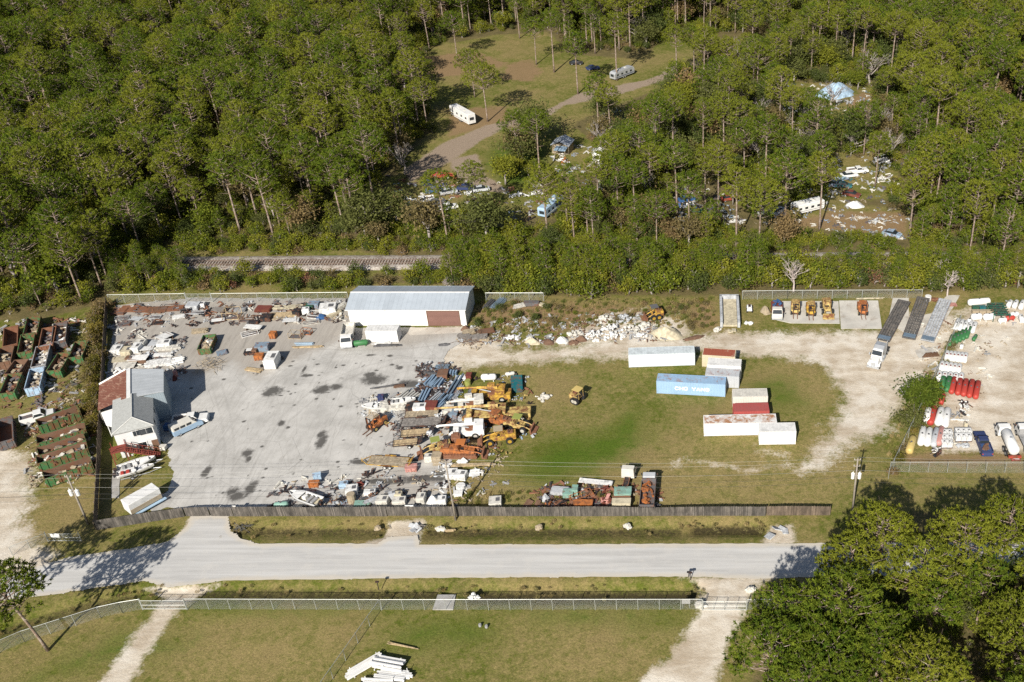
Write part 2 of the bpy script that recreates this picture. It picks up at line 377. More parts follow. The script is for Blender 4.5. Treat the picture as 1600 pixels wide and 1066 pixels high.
YP = poly([(183,476),(300,466),(545,466),(548,512),(742,512),(745,520),(700,548),(690,575),(700,612),(715,640),(712,670),(700,690),(706,720),(702,760),(690,796),(300,797),(262,792),(238,800),(225,790),(262,768),(270,742),(264,716),(262,700),(245,680),(176,680),(160,640),(170,560)])
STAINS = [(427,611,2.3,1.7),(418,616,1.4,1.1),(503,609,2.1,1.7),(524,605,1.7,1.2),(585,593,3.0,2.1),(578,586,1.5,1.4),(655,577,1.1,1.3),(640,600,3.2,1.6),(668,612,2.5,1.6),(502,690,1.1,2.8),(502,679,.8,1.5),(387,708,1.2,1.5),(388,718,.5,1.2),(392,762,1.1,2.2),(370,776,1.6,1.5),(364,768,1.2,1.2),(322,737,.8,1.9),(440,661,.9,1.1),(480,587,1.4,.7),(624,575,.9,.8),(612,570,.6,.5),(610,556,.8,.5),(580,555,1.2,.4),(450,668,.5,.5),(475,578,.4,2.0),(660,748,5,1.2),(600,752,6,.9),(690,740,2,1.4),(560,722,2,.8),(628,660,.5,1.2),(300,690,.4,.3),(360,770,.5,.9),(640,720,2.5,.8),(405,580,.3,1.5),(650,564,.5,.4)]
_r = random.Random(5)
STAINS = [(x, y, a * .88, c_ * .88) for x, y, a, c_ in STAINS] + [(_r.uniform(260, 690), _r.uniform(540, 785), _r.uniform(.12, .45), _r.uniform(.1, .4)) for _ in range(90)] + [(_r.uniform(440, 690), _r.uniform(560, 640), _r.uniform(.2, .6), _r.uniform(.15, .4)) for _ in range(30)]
YR = rag(YP, .8, .28, 5)
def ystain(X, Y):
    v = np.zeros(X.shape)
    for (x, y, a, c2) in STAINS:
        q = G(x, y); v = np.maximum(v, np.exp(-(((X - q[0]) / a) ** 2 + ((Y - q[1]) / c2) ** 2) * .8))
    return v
BR = [poly([(170,460),(560,460),(560,512),(520,540),(430,580),(400,600),(360,570),(300,600),(270,590),(170,600)]), poly([(560,505),(745,505),(745,520),(640,545),(570,550),(545,530)]), poly([(560,735),(700,725),(715,796),(470,796),(520,770)]), poly([(620,600),(720,590),(720,740),(650,730)])]
def ybrown(X, Y): return np.max([mask(P, X, Y, 2.5) * w for P, w in zip(BR, (1, .9, .75, .6))], axis=0)
ym, nt, b = new_mat("yard_concrete")
tc = nd(nt, "ShaderNodeTexCoord").outputs['Object']
n1 = noise(nt, .22, 6, .6, tc); n2 = noise(nt, 1.2, 7, .7, tc); n3 = noise(nt, 10, 3, .7, tc)
mp = nd(nt, "ShaderNodeMapping"); mp.inputs['Scale'].default_value = (1.2, .12, 1); mp.inputs['Rotation'].default_value = (0, 0, .9); nt.links.new(tc, mp.inputs[0])
n4 = noise(nt, 1.5, 8, .72, mp.outputs[0], .8)
c = mixc(nt, ramp(nt, n1, .35, .65), (.405, .395, .37), (.565, .552, .52))
c = mixc(nt, mth(nt, 'MULTIPLY', ramp(nt, n4, .5, .7), .6), c, (.27, .258, .235))
c = mixc(nt, mth(nt, 'MULTIPLY', ramp(nt, n2, .52, .7), .45), c, (.58, .575, .555))
bv = mth(nt, 'ADD', at(nt, 'brown'), mth(nt, 'MULTIPLY', mth(nt, 'SUBTRACT', n2, .5), 1.2))
c = mixc(nt, mth(nt, 'MULTIPLY', ramp(nt, bv, .35, .9), .8), c, mixc(nt, ramp(nt, n4, .35, .65), (.27, .24, .205), (.42, .385, .335)))
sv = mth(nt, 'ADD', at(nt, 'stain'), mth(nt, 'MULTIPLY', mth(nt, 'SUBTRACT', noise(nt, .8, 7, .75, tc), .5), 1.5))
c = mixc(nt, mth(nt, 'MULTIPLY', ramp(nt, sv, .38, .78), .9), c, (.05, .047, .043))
br = nd(nt, "ShaderNodeTexVoronoi", feature='DISTANCE_TO_EDGE'); br.inputs['Scale'].default_value = .16
wv = mixc(nt, .05, tc, nd(nt, "ShaderNodeTexNoise").outputs['Color']); nt.links.new(wv, br.inputs['Vector'])
cr = mth(nt, 'MULTIPLY', mth(nt, 'LESS_THAN', br.outputs['Distance'], .0045), .28)
c = mixc(nt, cr, c, (.13, .125, .11))
c = mixc(nt, mth(nt, 'MULTIPLY', ramp(nt, mth(nt, 'MULTIPLY', at(nt, 'tyre'), mth(nt, 'ADD', n2, .35)), .35, .9), .30), c, (.17, .16, .145))
c = mixc(nt, mth(nt, 'MULTIPLY', ramp(nt, n3, .35, .75), .25), c, (.25, .24, .22))
nt.links.new(c, b.inputs['Base Color']); b.inputs['Roughness'].default_value = .88; b.inputs['Specular IOR Level'].default_value = .2
bump(nt, b, n3, .3, .03)
TYRES = [strip(q, w) for q, w in (([(548,548),(500,556),(455,572),(415,600),(385,625)],.4), ([(552,553),(505,561),(462,577),(424,606)],.35), ([(700,560),(620,560),(560,575),(500,600),(440,650),(400,720),(372,790)],.5), ([(708,566),(628,567),(568,582),(510,608),(452,658),(412,726),(386,790)],.5),
  ([(575,664),(560,690),(560,705),(575,722)],.35), ([(330,600),(345,650),(352,700),(340,790)],.45), ([(346,600),(360,650),(367,700),(356,790)],.45), ([(680,540),(640,545),(560,548),(470,545),(420,552)],.6), ([(520,790),(560,740),(640,735),(700,745)],.6), ([(280,560),(330,590),(380,585),(440,560)],.4), ([(445,680),(452,730)],.3), ([(330,788),(336,700),(380,640),(470,600),(560,590)],.4))]
def ytyre(X, Y): return np.max([mask(P, X, Y, .3) for P in TYRES], axis=0)
grid_sheet("concrete_yard", np.arange(-125, -38, .3), np.arange(114, 184, .3), None, ym, dict(stain=ystain, brown=ybrown, tyre=ytyre), lambda X, Y: sdist(YR, X, Y) < 0, .008, YR)
# concrete pads on the right: slabs
pm = M("pad_concrete", (.52, .50, .45), .9, .12, .3, dirt=(.34, .30, .25), damt=.36, dscale=.35)
def slab(name, pts, z0, z1, mat, rough=0):
    P = poly(pts); P = rag(P, 1.2, rough, 9) if rough else P
    o = MB().prism(P, z0, z1).build(name, mat); o['kind'] = 'structure'; return o
slab("concrete_pad", [(1215,471),(1310,471),(1312,506),(1235,505),(1213,500)], -.1, .05, pm)
slab("concrete_pad", [(1311,470),(1372,470),(1378,514),(1314,514)], -.1, .058, pm)
slab("concrete_pad", [(1395,466),(1420,466),(1420,512),(1385,514)], -.1, .06, pm)
slab("concrete_pad", [(1428,530),(1478,500),(1500,462),(1480,462),(1455,490),(1405,500),(1400,512)], -.1, .045, pm, .15)
slab("concrete_pad", [(1430,548),(1468,540),(1462,552),(1452,560),(1436,560)], -.1, .05, pm, .1)
slab("concrete_apron", [(620,512),(742,512),(720,520),(640,524)], -.1, .02, M("apron_concrete", (.50, .46, .40), .9, .1, .4, dirt=(.34, .28, .22), damt=.35))
slab("culvert_slab", [(684,930),(712,930),(708,953),(676,953)], -.5, .1, M("old_slab", (.40, .39, .37), .9, .12, .6, dirt=(.28, .26, .22), damt=.4))
slab("garden_path", [(176,735),(188,735),(186,778),(174,778)], -.1, .03, M("old_slab"), .08)
# railway: ballast bank, sleepers, rails
a = G(200, 414.5); c0 = G(1700, 404.5)
ra = math.atan2(c0[1] - a[1], c0[0] - a[0]); RL = math.hypot(c0[0] - a[0], c0[1] - a[1]); RC = ((a[0] + c0[0]) / 2, (a[1] + c0[1]) / 2)
bal = M("ballast_gravel", (.48, .44, .39), .95, .3, 3.0, dirt=(.20, .155, .125), damt=.44, dscale=1.5, bmp=.8)
m = MB().side([(-2.9, -.1), (-2.3, .28), (-1.7, .42), (1.7, .42), (2.8, .28), (4.0, -.1)], -RL / 2, RL / 2)
m.v = [(y, x, z) for x, y, z in m.v]
o = m.build("railway_ballast", bal, loc=(RC[0], RC[1], 0), rz=ra); o['kind'] = 'structure'
rt = thing("railway_track", "straight single railway track of brown sleepers and steel rails on pale gravel", "railway track", (RC[0], RC[1], .42), ra)
m = MB()
for k in range(int(RL / .62)): m.box((-RL / 2 + .62 * k, rnd.uniform(-.05, .05), .03), (.26, 2.6, .14), rnd.uniform(-.02, .02))
m.build("sleepers", M("sleeper_wood", (.13, .085, .06), .9, .3, 2), rt)
for s in (-1, 1):
    m = MB(); m.side([(-.07, .1), (-.02, .13), (-.035, .22), (.035, .22), (.02, .13), (.07, .1)], -RL / 2, RL / 2)
    m.v = [(y, x + s * .76, z) for x, y, z in m.v]
    m.build("rail", M("rail_steel", (.30, .24, .20), .5, .15, 2, metal=.5), rt)
# ================================================================ VEGETATION
def leaf_mat(name, a, b2, sub=.25, hv=.25):
    m, nt, b = new_mat(name); MATS[name] = m
    oi = nd(nt, "ShaderNodeObjectInfo"); geo = nd(nt, "ShaderNodeNewGeometry")
    n1 = noise(nt, .9, 3, .6, nd(nt, "ShaderNodeTexCoord").outputs['Object'])
    c = mixc(nt, ramp(nt, n1, .32, .68), a, b2)
    c = mixc(nt, mth(nt, 'MULTIPLY', oi.outputs['Random'], .55), c, mixc(nt, ramp(nt, oi.outputs['Random'], .45, .55), tuple(x * .72 for x in a), (b2[0] * 1.25, b2[1] * 1.05, b2[2] * 1.1)))
    c = mixc(nt, 1.0, c, ramp(nt, geo.outputs['Random Per Island'], 0, 1, (1 - hv,) * 3 + (1,), (1 + hv,) * 3 + (1,)), 'MULTIPLY')
    df = nd(nt, "ShaderNodeBsdfDiffuse"); tr = nd(nt, "ShaderNodeBsdfTranslucent"); mx = nd(nt, "ShaderNodeMixShader")
    mx.inputs[0].default_value = sub
    nt.links.new(c, df.inputs[0]); nt.links.new(mixc(nt, 1.0, c, (1.1, 1.15, .6), 'MULTIPLY'), tr.inputs[0])
    nt.links.new(df.outputs[0], mx.inputs[1]); nt.links.new(tr.outputs[0], mx.inputs[2])
    nt.nodes.remove(b); nt.links.new(mx.outputs[0], nt.nodes['Material Output'].inputs[0]); return m
PINE = leaf_mat("pine_needles", (.045, .088, .010), (.175, .205, .024), .12)
OAK = leaf_mat("oak_leaves", (.060, .085, .022), (.110, .130, .040), .2)
BUSH = leaf_mat("bush_leaves", (.065, .10, .013), (.20, .22, .028), .2)
DRYB = leaf_mat("dry_brush_leaves", (.13, .11, .045), (.22, .17, .08), .2)
RUSTB = leaf_mat("russet_leaves", (.16, .09, .05), (.26, .14, .09), .2)
PALM = leaf_mat("palm_fronds", (.10, .13, .03), (.24, .22, .06), .25)
WEED = leaf_mat("tall_weeds", (.12, .15, .035), (.24, .23, .075), .25)
BARK = M("pine_bark", (.22, .155, .115), .95, .35, 1.5, dirt=(.38, .33, .28), damt=.42, dscale=2.5)
BARKG = M("grey_bark", (.36, .32, .29), .95, .25, 2)
BARKP = M("bleached_bark", (.52, .45, .42), .95, .2, 2)
def tuft(v, f, c, L, w, n, rg, nrm):
    """needle spray: short blades fanning out of c, lying across the outward direction nrm like the shell of the clump"""
    for _ in range(n):
        d = Vector((rg.gauss(0, 1), rg.gauss(0, 1), rg.gauss(0, 1))) + nrm * .55
        if d.length < .1: continue
        d.normalize(); s = d.cross(nrm + Vector((rg.gauss(0, .35), rg.gauss(0, .35), rg.gauss(0, .35))))
        if s.length < .05: continue
        s = s.normalized() * w; l = L * rg.uniform(.7, 1.2); k = len(v); b = c - d * l * .1; e = c + d * l
        v += [tuple(b - s), tuple(b + s), tuple(e + s * .5), tuple(e - s * .5)]; f.append((k, k + 1, k + 2, k + 3))
def clump(v, f, c, r, nt_, blade, rg, out, L=.36, w=.055):
    for _ in range(nt_):
        u = Vector((rg.gauss(0, 1), rg.gauss(0, 1), rg.gauss(.35, .8)))
        if u.length < .1: continue
        u.normalize(); p = c + Vector((u.x, u.y, u.z * .62)) * r * rg.uniform(.7, 1.0)
        tuft(v, f, p, L, w, blade, rg, (u + out * .4).normalized())
def pine_meshes(seed, H, Rc, dens=1.0, blade=9, frac=.42, open_=.0):
    """a tall pine: bare trunk, a high rounded crown of limbs that carry dense clumps of needles; returns trunk and crown meshes"""
    rg = random.Random(seed); tb = MB(); v, f = [], []
    bx, by = rg.uniform(-.5, .5), rg.uniform(-.5, .5)
    P = [Vector((bx * (t ** 2) * H * .07, by * (t ** 2) * H * .07, t * H * .95)) for t in (0, .15, .35, .55, .75, .9, 1)]
    tb.tube(P, [.22 * H / 17 * k for k in (1.25, .95, .85, .75, .55, .3, .08)], 7)
    def axis(z):
        t = z / (H * .95); return Vector((bx * t * t * H * .07, by * t * t * H * .07, z))
    n = int(30 * dens * (Rc / 4) ** 1.3 + 8); hz = H * frac * .5; cz = H * (1 - frac * .5)
    for i in range(n):
        if rg.random() < open_: continue
        q = (i + .5) / n; zz = 1 - 1.55 * q; a = i * 2.4 + rg.uniform(-.35, .35)      # from the top of the dome down its flanks
        rr = math.sqrt(max(0, 1 - zz * zz)) if zz > 0 else 1 - .25 * zz * zz
        fr = rg.uniform(.72, 1.08); u = Vector((math.cos(a) * rr * Rc * fr, math.sin(a) * rr * Rc * fr, zz * hz * rg.uniform(.85, 1.1)))
        c = axis(cz) + u; r = rg.uniform(.75, 1.25) * (.8 + .2 * Rc / 4)
        o = axis(min(H * .93, max(H * (1 - frac), c.z - .45 * math.hypot(u.x, u.y) - .3)))
        tb.tube([o, (o + c) / 2 + Vector((0, 0, -.25)), c], [.08, .055, .025], 4, False)
        for _ in range(2): tb.tube([c, c + Vector((rg.gauss(0, .6), rg.gauss(0, .6), rg.uniform(-.1, .6))) * r], [.03, .012], 3, False)
        clump(v, f, c, r, int(15 * r), blade, rg, u.normalized())
    for i in range(int(8 * dens)):    # inner clumps
        a = rg.uniform(0, 6.3); c = axis(cz) + Vector((math.cos(a) * Rc * .45, math.sin(a) * Rc * .45, rg.uniform(-.5, .9) * hz)); clump(v, f, c, .8, 8, blade, rg, Vector((0, 0, 1)))
    for _ in range(3):   # dead snags under the crown
        z = H * rg.uniform(.35, .6); a = rg.uniform(0, 6.3); o = axis(z)
        tb.tube([o, o + Vector((math.cos(a), math.sin(a), .2)) * rg.uniform(.8, 2.2)], [.06, .015], 4, False)
    t = tb.mesh("trunk", BARK, True); c = bpy.data.meshes.new("crown"); c.from_pydata(v, [], f); c.materials.append(PINE); c.update()
    return t, c
def leafy_meshes(seed, H, Rc, mat, n=900, leaf=.22, trunk=.25, base=.15, flat=.75, bark=None):
    """a broad-leaved crown: clumps of leaf faces round forked limbs"""
    rg = random.Random(seed); tb = MB(); v, f = [], []; ends = []
    z0 = H * trunk
    nl = max(4, int(5 + Rc))
    for i in range(nl):
        a = i * 2.4 + rg.uniform(-.4, .4); el = R(rg.uniform(20, 80)); l = Rc * rg.uniform(.55, .95)
        d = Vector((math.cos(a) * math.cos(el), math.sin(a) * math.cos(el), math.sin(el) * (H - z0) / Rc * flat))
        o = Vector((0, 0, z0 * rg.uniform(.7, 1))); mid = o + d * l * .5 + Vector((rg.gauss(0, .1), rg.gauss(0, .1), .1)) * Rc; e = o + d * l
        tb.tube([o, mid, e], [.07 * Rc ** .6, .045 * Rc ** .6, .015], 5, False); ends += [mid, e, (mid + e) / 2]
        for _ in range(3):
            e2 = mid + (e - mid) * rg.random() + Vector((rg.gauss(0, .28), rg.gauss(0, .28), rg.gauss(.12, .2))) * Rc
            tb.tube([mid, e2], [.03, .01], 3, False); ends.append(e2)
    tb.tube([(0, 0, 0), (rg.uniform(-.1, .1), rg.uniform(-.1, .1), z0 * .6), (0, 0, z0 + .1)], [.11 * Rc ** .7, .09 * Rc ** .7, .07 * Rc ** .7], 6)
    for k in range(n):
        e = ends[rg.randrange(len(ends))]; s = Rc * .24
        c = e + Vector((rg.gauss(0, s), rg.gauss(0, s), rg.gauss(0, s * .75)))
        if c.z < base * H: c.z = base * H + rg.random() * .3
        d = Vector((rg.gauss(0, 1), rg.gauss(0, 1), rg.gauss(.3, 1))).normalized(); s1 = d.orthogonal().normalized(); s2 = d.cross(s1)
        for _ in range(2):
            ra_ = rg.uniform(0, 6.3); u = (s1 * math.cos(ra_) + s2 * math.sin(ra_)) * leaf * rg.uniform(.6, 1.2); w = d.cross(u) * .7
            cc = c + Vector((rg.gauss(0, .15), rg.gauss(0, .15), rg.gauss(0, .12))); q = len(v)
            v += [tuple(cc - u), tuple(cc - w), tuple(cc + u), tuple(cc + w)]; f.append((q, q + 1, q + 2, q + 3))
            d = Vector((d.y, d.z, d.x))
    t = tb.mesh("trunk", bark or BARKG, True); c = bpy.data.meshes.new("crown"); c.from_pydata(v, [], f); c.materials.append(mat); c.update()
    return t, c
def bare_mesh(seed, H, Rc, bark, n=7, depth=4):
    rg = random.Random(seed); tb = MB()
    def br(p, d, l, r, k):
        e = p + d * l; tb.tube([p, p + d * l * .5 + Vector((rg.gauss(0, .05), rg.gauss(0, .05), .02)) * l, e], [r, r * .8, r * .55], 5 if k > 1 else 3, False)
        if k == 0: return
        for i in range(n if k == depth else (3 if k > 1 else 4)):
            dd = (d * .75 + Vector((rg.gauss(0, .55), rg.gauss(0, .55), rg.gauss(.28, .25)))).normalized()
            br(p + d * l * rg.uniform(.55, 1), dd, l * rg.uniform(.5, .75), max(r * .5, .022), k - 1)
    br(Vector((0, 0, 0)), Vector((rg.uniform(-.1, .1), rg.uniform(-.1, .1), 1)).normalized(), H * .42, .06 * Rc + .05, depth)
    return tb.mesh("trunk", bark, True)
def frond_mesh(seed, H, Rc, n=16, stem=True, fan=True):
    """palmetto / cabbage palm: fan fronds of split blades round a stem"""
    rg = random.Random(seed); v, f = [], []; tb = MB()
    if stem: tb.tube([(0, 0, 0), (.1, 0, H * .5), (.12, .05, H)], [.2, .16, .18], 7)
    else: tb.tube([(0, 0, 0), (0, 0, .4)], [.15, .1], 6)
    for i in range(n):
        a = i * 2.4; el = R(rg.uniform(-35 if stem else 15, 80)); o = Vector((.1 if stem else 0, 0, H if stem else .35))
        d = Vector((math.cos(a) * math.cos(el), math.sin(a) * math.cos(el), math.sin(el))); sd_ = d.cross(Vector((0, 0, 1))).normalized()
        c = o + d * Rc * .55
        tb.tube([o, c], [.02, .015], 3, False)
        for k in range(9):
            t = (k - 4) / 4 * 1.15; dd = (d * math.cos(t) + sd_ * math.sin(t)).normalized(); e = c + dd * Rc * .5 + Vector((0, 0, -.12 * Rc)); w = dd.cross(Vector((0, 0, 1))).normalized() * .05 * Rc
            q = len(v); v += [tuple(c), tuple(c + dd * Rc * .3 + w), tuple(e), tuple(c + dd * Rc * .3 - w)]; f.append((q, q + 1, q + 2, q + 3))
    t = tb.mesh("stem", BARKG, True); c = bpy.data.meshes.new("fronds"); c.from_pydata(v, [], f); c.materials.append(PALM); c.update()
    return t, c
def plant(name, meshes, x, y, rz, sc, label, cat, group=None, tilt=(0, 0)):
    o = thing(name, label, cat, (x, y, -.06), rz, group, tilt[0], tilt[1]); o.scale = sc if isinstance(sc, tuple) else (sc,) * 3
    for me in meshes:
        c = bpy.data.objects.new(me.name.split('.')[0], me); COL.objects.link(c); c.parent = o
    return o
PV = [pine_meshes(11, 18, 4.1, 1.1, 9, .42), pine_meshes(12, 19, 3.5, 1.0, 9, .42), pine_meshes(13, 17, 4.8, 1.1, 9, .44), pine_meshes(14, 20, 3.7, 1.0, 9, .34), pine_meshes(15, 16, 3.5, 1.0, 9, .46, .25), pine_meshes(16, 18, 3.8, 1.1, 9, .55), pine_meshes(17, 12, 2.4, 1.2, 9, .75)]
NEARP = [pine_meshes(31, 15, 4.2, 1.5, 12, .5), pine_meshes(32, 16, 4.6, 1.5, 12, .48), pine_meshes(33, 14, 3.8, 1.4, 12, .55), pine_meshes(34, 15, 3.9, 1.3, 12, .5, .22)]
BV = [leafy_meshes(41, 3.2, 1.9, BUSH, 420, .17, .12, .05), leafy_meshes(42, 4.2, 2.1, BUSH, 480, .18, .15, .05), leafy_meshes(43, 2.4, 1.6, DRYB, 330, .15, .1, .03), leafy_meshes(44, 5.5, 2.0, BUSH, 560, .18, .2, .1), leafy_meshes(45, 3.6, 1.8, OAK, 460, .17, .12, .05), leafy_meshes(46, 3.4, 1.6, RUSTB, 260, .16, .2, .1)]
OV = [leafy_meshes(51, 9, 4.2, OAK, 2200, .2, .3, .25), leafy_meshes(52, 8, 3.6, OAK, 1800, .2, .3, .25), leafy_meshes(53, 8, 3.2, BUSH, 1500, .2, .3, .2)]
PM = [frond_mesh(61, .4, 1.5, 13, False), frond_mesh(62, .4, 1.3, 11, False)]
CP = [frond_mesh(63, 5.5, 1.8, 30, True), frond_mesh(64, 4.0, 1.7, 28, True)]
BT = [bare_mesh(71, 9, 3.5, BARKG), bare_mesh(72, 10, 3.5, BARKP), bare_mesh(73, 7, 3.0, BARKP)]

def inpx(polys, x, y): return any(inside(P, x, y) for P in polys)
WOODS = WOODF
CLEAR = [poly(q) for q in ([(665,110),(710,92),(775,85),(860,80),(885,100),(1000,116),(1060,116),(1150,82),(1160,88),(1060,125),(960,155),(880,190),(840,215),(770,240),(800,300),(700,300),(640,300),(625,268),(690,225),(700,200),(645,130)],
   [(600,265),(760,265),(860,290),(860,360),(620,345),(590,300)], [(860,205),(905,205),(960,250),(930,320),(850,340),(845,240)],
   [(1040,300),(1160,300),(1160,330),(1050,345)], [(1170,322),(1300,325),(1410,328),(1410,372),(1160,348)], [(1220,128),(1375,138),(1360,182),(1225,178)],[(1290,245),(1395,250),(1390,325),(1290,325)],
   [(290,398),(700,398),(700,436),(290,436)], [(700,399),(1700,398),(1700,424),(700,430)],[(865,122),(1045,118),(1045,198),(960,205),(870,215)], [(1262,178),(1352,178),(1345,225),(1270,225)], [(1140,330),(1300,345),(1420,350),(1420,392),(1140,380)], [(640,300),(860,300),(860,372),(620,372)], [(1040,285),(1150,290),(1150,350),(1050,362)])]
pts = []
def scatter(step, fn, x0=-330, x1=150, y0=80, y1=440, seed=3, jit=.42):
    rg = random.Random(seed); out = []
    y = y0
    while y < y1:
        x = x0 + (step / 2 if int((y - y0) / step) % 2 else 0)
        while x < x1:
            X, Y = x + rg.uniform(-jit, jit) * step, y + rg.uniform(-jit, jit) * step
            if fn(X, Y, rg): out.append((X, Y, rg.random(), rg.random(), rg.uniform(0, 6.28)))
            x += step
        y += step * .9
    return out
def view(X, Y, mx=140, my=60):
    u, v = PXY(X, Y); return -mx < u < 1600 + mx and -my < v < 1066 + 190
DENSE = [poly(q) for q in ([(-400,-80),(700,-80),(700,60),(655,90),(640,130),(690,200),(640,230),(625,290),(590,330),(555,372),(300,378),(230,396),(165,452),(150,470),(60,492),(-80,500),(-500,500)],
   [(700,-80),(1900,-80),(1900,440),(1560,440),(1480,420),(1410,392),(1440,330),(1400,250),(1400,150),(1300,90),(1190,50),(1040,60),(1000,84),(890,74),(860,44),(770,50),(700,64)])]
MID = [poly(q) for q in ([(590,340),(860,240),(900,170),(1060,120),(1190,60),(1300,95),(1400,150),(1400,390),(560,385)],)]
SOUTH = [poly([(1235,1020),(1262,975),(1315,940),(1390,915),(1470,888),(1540,880),(1620,890),(1760,890),(1760,1240),(1150,1240),(1165,1100)])]
EXC = CLEAR
def f_dense(X, Y, rg):
    if not view(X, Y): return False
    return inpx(DENSE, X, Y) and not inpx(EXC, X, Y)
def f_mid(X, Y, rg): return view(X, Y) and inpx(MID, X, Y) and not inpx(EXC, X, Y)
ROWB = [poly(q) for q in ([(885,366),(1040,368),(1040,390),(885,390)], [(1425,372),(1500,372),(1500,392),(1425,392)], [(1150,378),(1210,378),(1210,392),(1150,392)])]
trees = [(p, 'north') for p in scatter(7.3, f_dense)] + [(p, 'mid') for p in scatter(11.0, f_mid, seed=5)] + [(p, 'row') for p in scatter(7.5, lambda X, Y, rg: view(X, Y) and inpx(ROWB, X, Y), seed=55)]
trees = [t for t in trees if not (t[1] == 'north' and t[0][3] < .05)]
trees.sort(key=lambda t: t[0][1] ** 2 + t[0][0] ** 2)
SPECIAL = [  # single trees one can pick out: px base, variant, height scale, label
 (762,190,2,1.0,"lone thin pine in front of the clearing beside the white fifth-wheel camper"), (838,101,4,.95,"thin bare-stemmed pine standing left of the twin pines on the clearing's grass"), (866,113,3,1.0,"tall thin pine on the clearing by the patch of bare red earth"),
 (903,147,1,1.0,"straight pine beside the pale track, nearest the two dark junk cars"), (964,126,3,1.05,"tall pine leaning in front of the silver travel trailer"), (1226,365,2,1.15,"big round-crowned pine with dead lower limbs above the scrap clearing"),
 (1280,360,1,1.0,"forked pale-trunked pine right of the big round-crowned pine"), (937,364,3,.95,"slim pine north of the railway, second in the row of bare trunks"), (967,359,0,1.0,"slim pine north of the railway with the brightest trunk in the row"), (888,368,1,.9,"leaning slim pine at the left end of the row of bare trunks"),
 (1058,340,3,.95,"reddish-trunked pine beside the blue junk pile"), (1102,331,1,.85,"pine with forked bare top near the red junk car"), (1122,331,0,.95,"pine standing right beside the red junk car"), (1420,370,3,.95,"pine at the right edge of the scrap clearing"), (1458,352,1,1.1,"tall pale-trunked pine right of the scrap clearing"), (1478,320,0,1.05,"slim pine beside the tall pale-trunked pine on the right"),
 (1367,292,4,.9,"very thin straight pole-like pine in the scrap clearing"), (745,350,0,.85,"pine over the junk cars by the bend of the dirt road"),(1000,300,2,1.0,"spreading pine above the middle of the woods' junk"),(1150,250,2,1.0,"round pine in front of the pale fallen branches")]
for i, (x, y, k, s, lb) in enumerate(SPECIAL):
    q = G(x, y); plant("pine_tree", PV[k], q[0], q[1], i * 1.3, s, lb, "tree", "pine trees north of the yard")
def where_x(u):
    for lim, w in ((70, "above the left-edge dumpsters"), (165, "above the left hedge"), (235, "above the rusty plates"), (300, "above the back wire gate"), (400, "above the track's left end"), (520, "above the long pale beams"), (620, "above the warehouse's left half"), (745, "above the warehouse's right half"), (860, "above the dry weeds"), (900, "above the brown mulch heaps"), (935, "above the rubble pile's left tip"), (970, "above the white rubble pile"), (1015, "above the skid-steer"), (1080, "above the smooth sand heap"), (1160, "above the concrete bin"), (1240, "above the red and blue lorry"), (1310, "above the yellow forklifts"), (1380, "above the orange forklift"), (1440, "above the first low trailer"), (1500, "above the pale low trailer")):
        if u < lim: return w
    return "above the tank lot"
def where_y(v):
    for lim, w in ((90, "near the top edge"), (150, "level with the dirt clearing"), (200, "level with the white camper"), (240, "level with the shed"), (280, "level with the dirt road bend"), (320, "level with the junk cars"), (350, "well behind the railway"), (380, "behind the railway"), (420, "beside the railway"), (445, "between railway and yard")):
        if v < lim: return w
    return "closest to the yard"
NIND = 250
rest = [[] for _ in PV]
cnt = 0
for p, zone in trees:
    k = int(p[2] * 6.99); s = .8 + .4 * p[3]
    if zone == 'mid': s *= .9
    if zone == 'row': s *= .62 + .3 * p[2]
    if cnt < NIND and 0 < PXY(p[0], p[1])[0] < 1600:
        cnt += 1; u, v_ = PXY(p[0], p[1])
        lb = "%s %s %s, %s" % ("short" if s < .93 else "tall" if s > 1.07 else "average", ("round-crowned pine", "narrow pine", "wide-crowned pine", "high-crowned pine", "open-crowned pine", "deep-crowned pine", "small pine")[k], where_x(u), where_y(v_))
        plant("pine_tree", PV[k], p[0], p[1], p[4], (s * (.95 + .1 * p[2]), s, s * (.9 + .2 * p[2])), lb, "tree", "pine trees north of the yard")
    else: rest[k].append((p[0], p[1], s, p[4]))
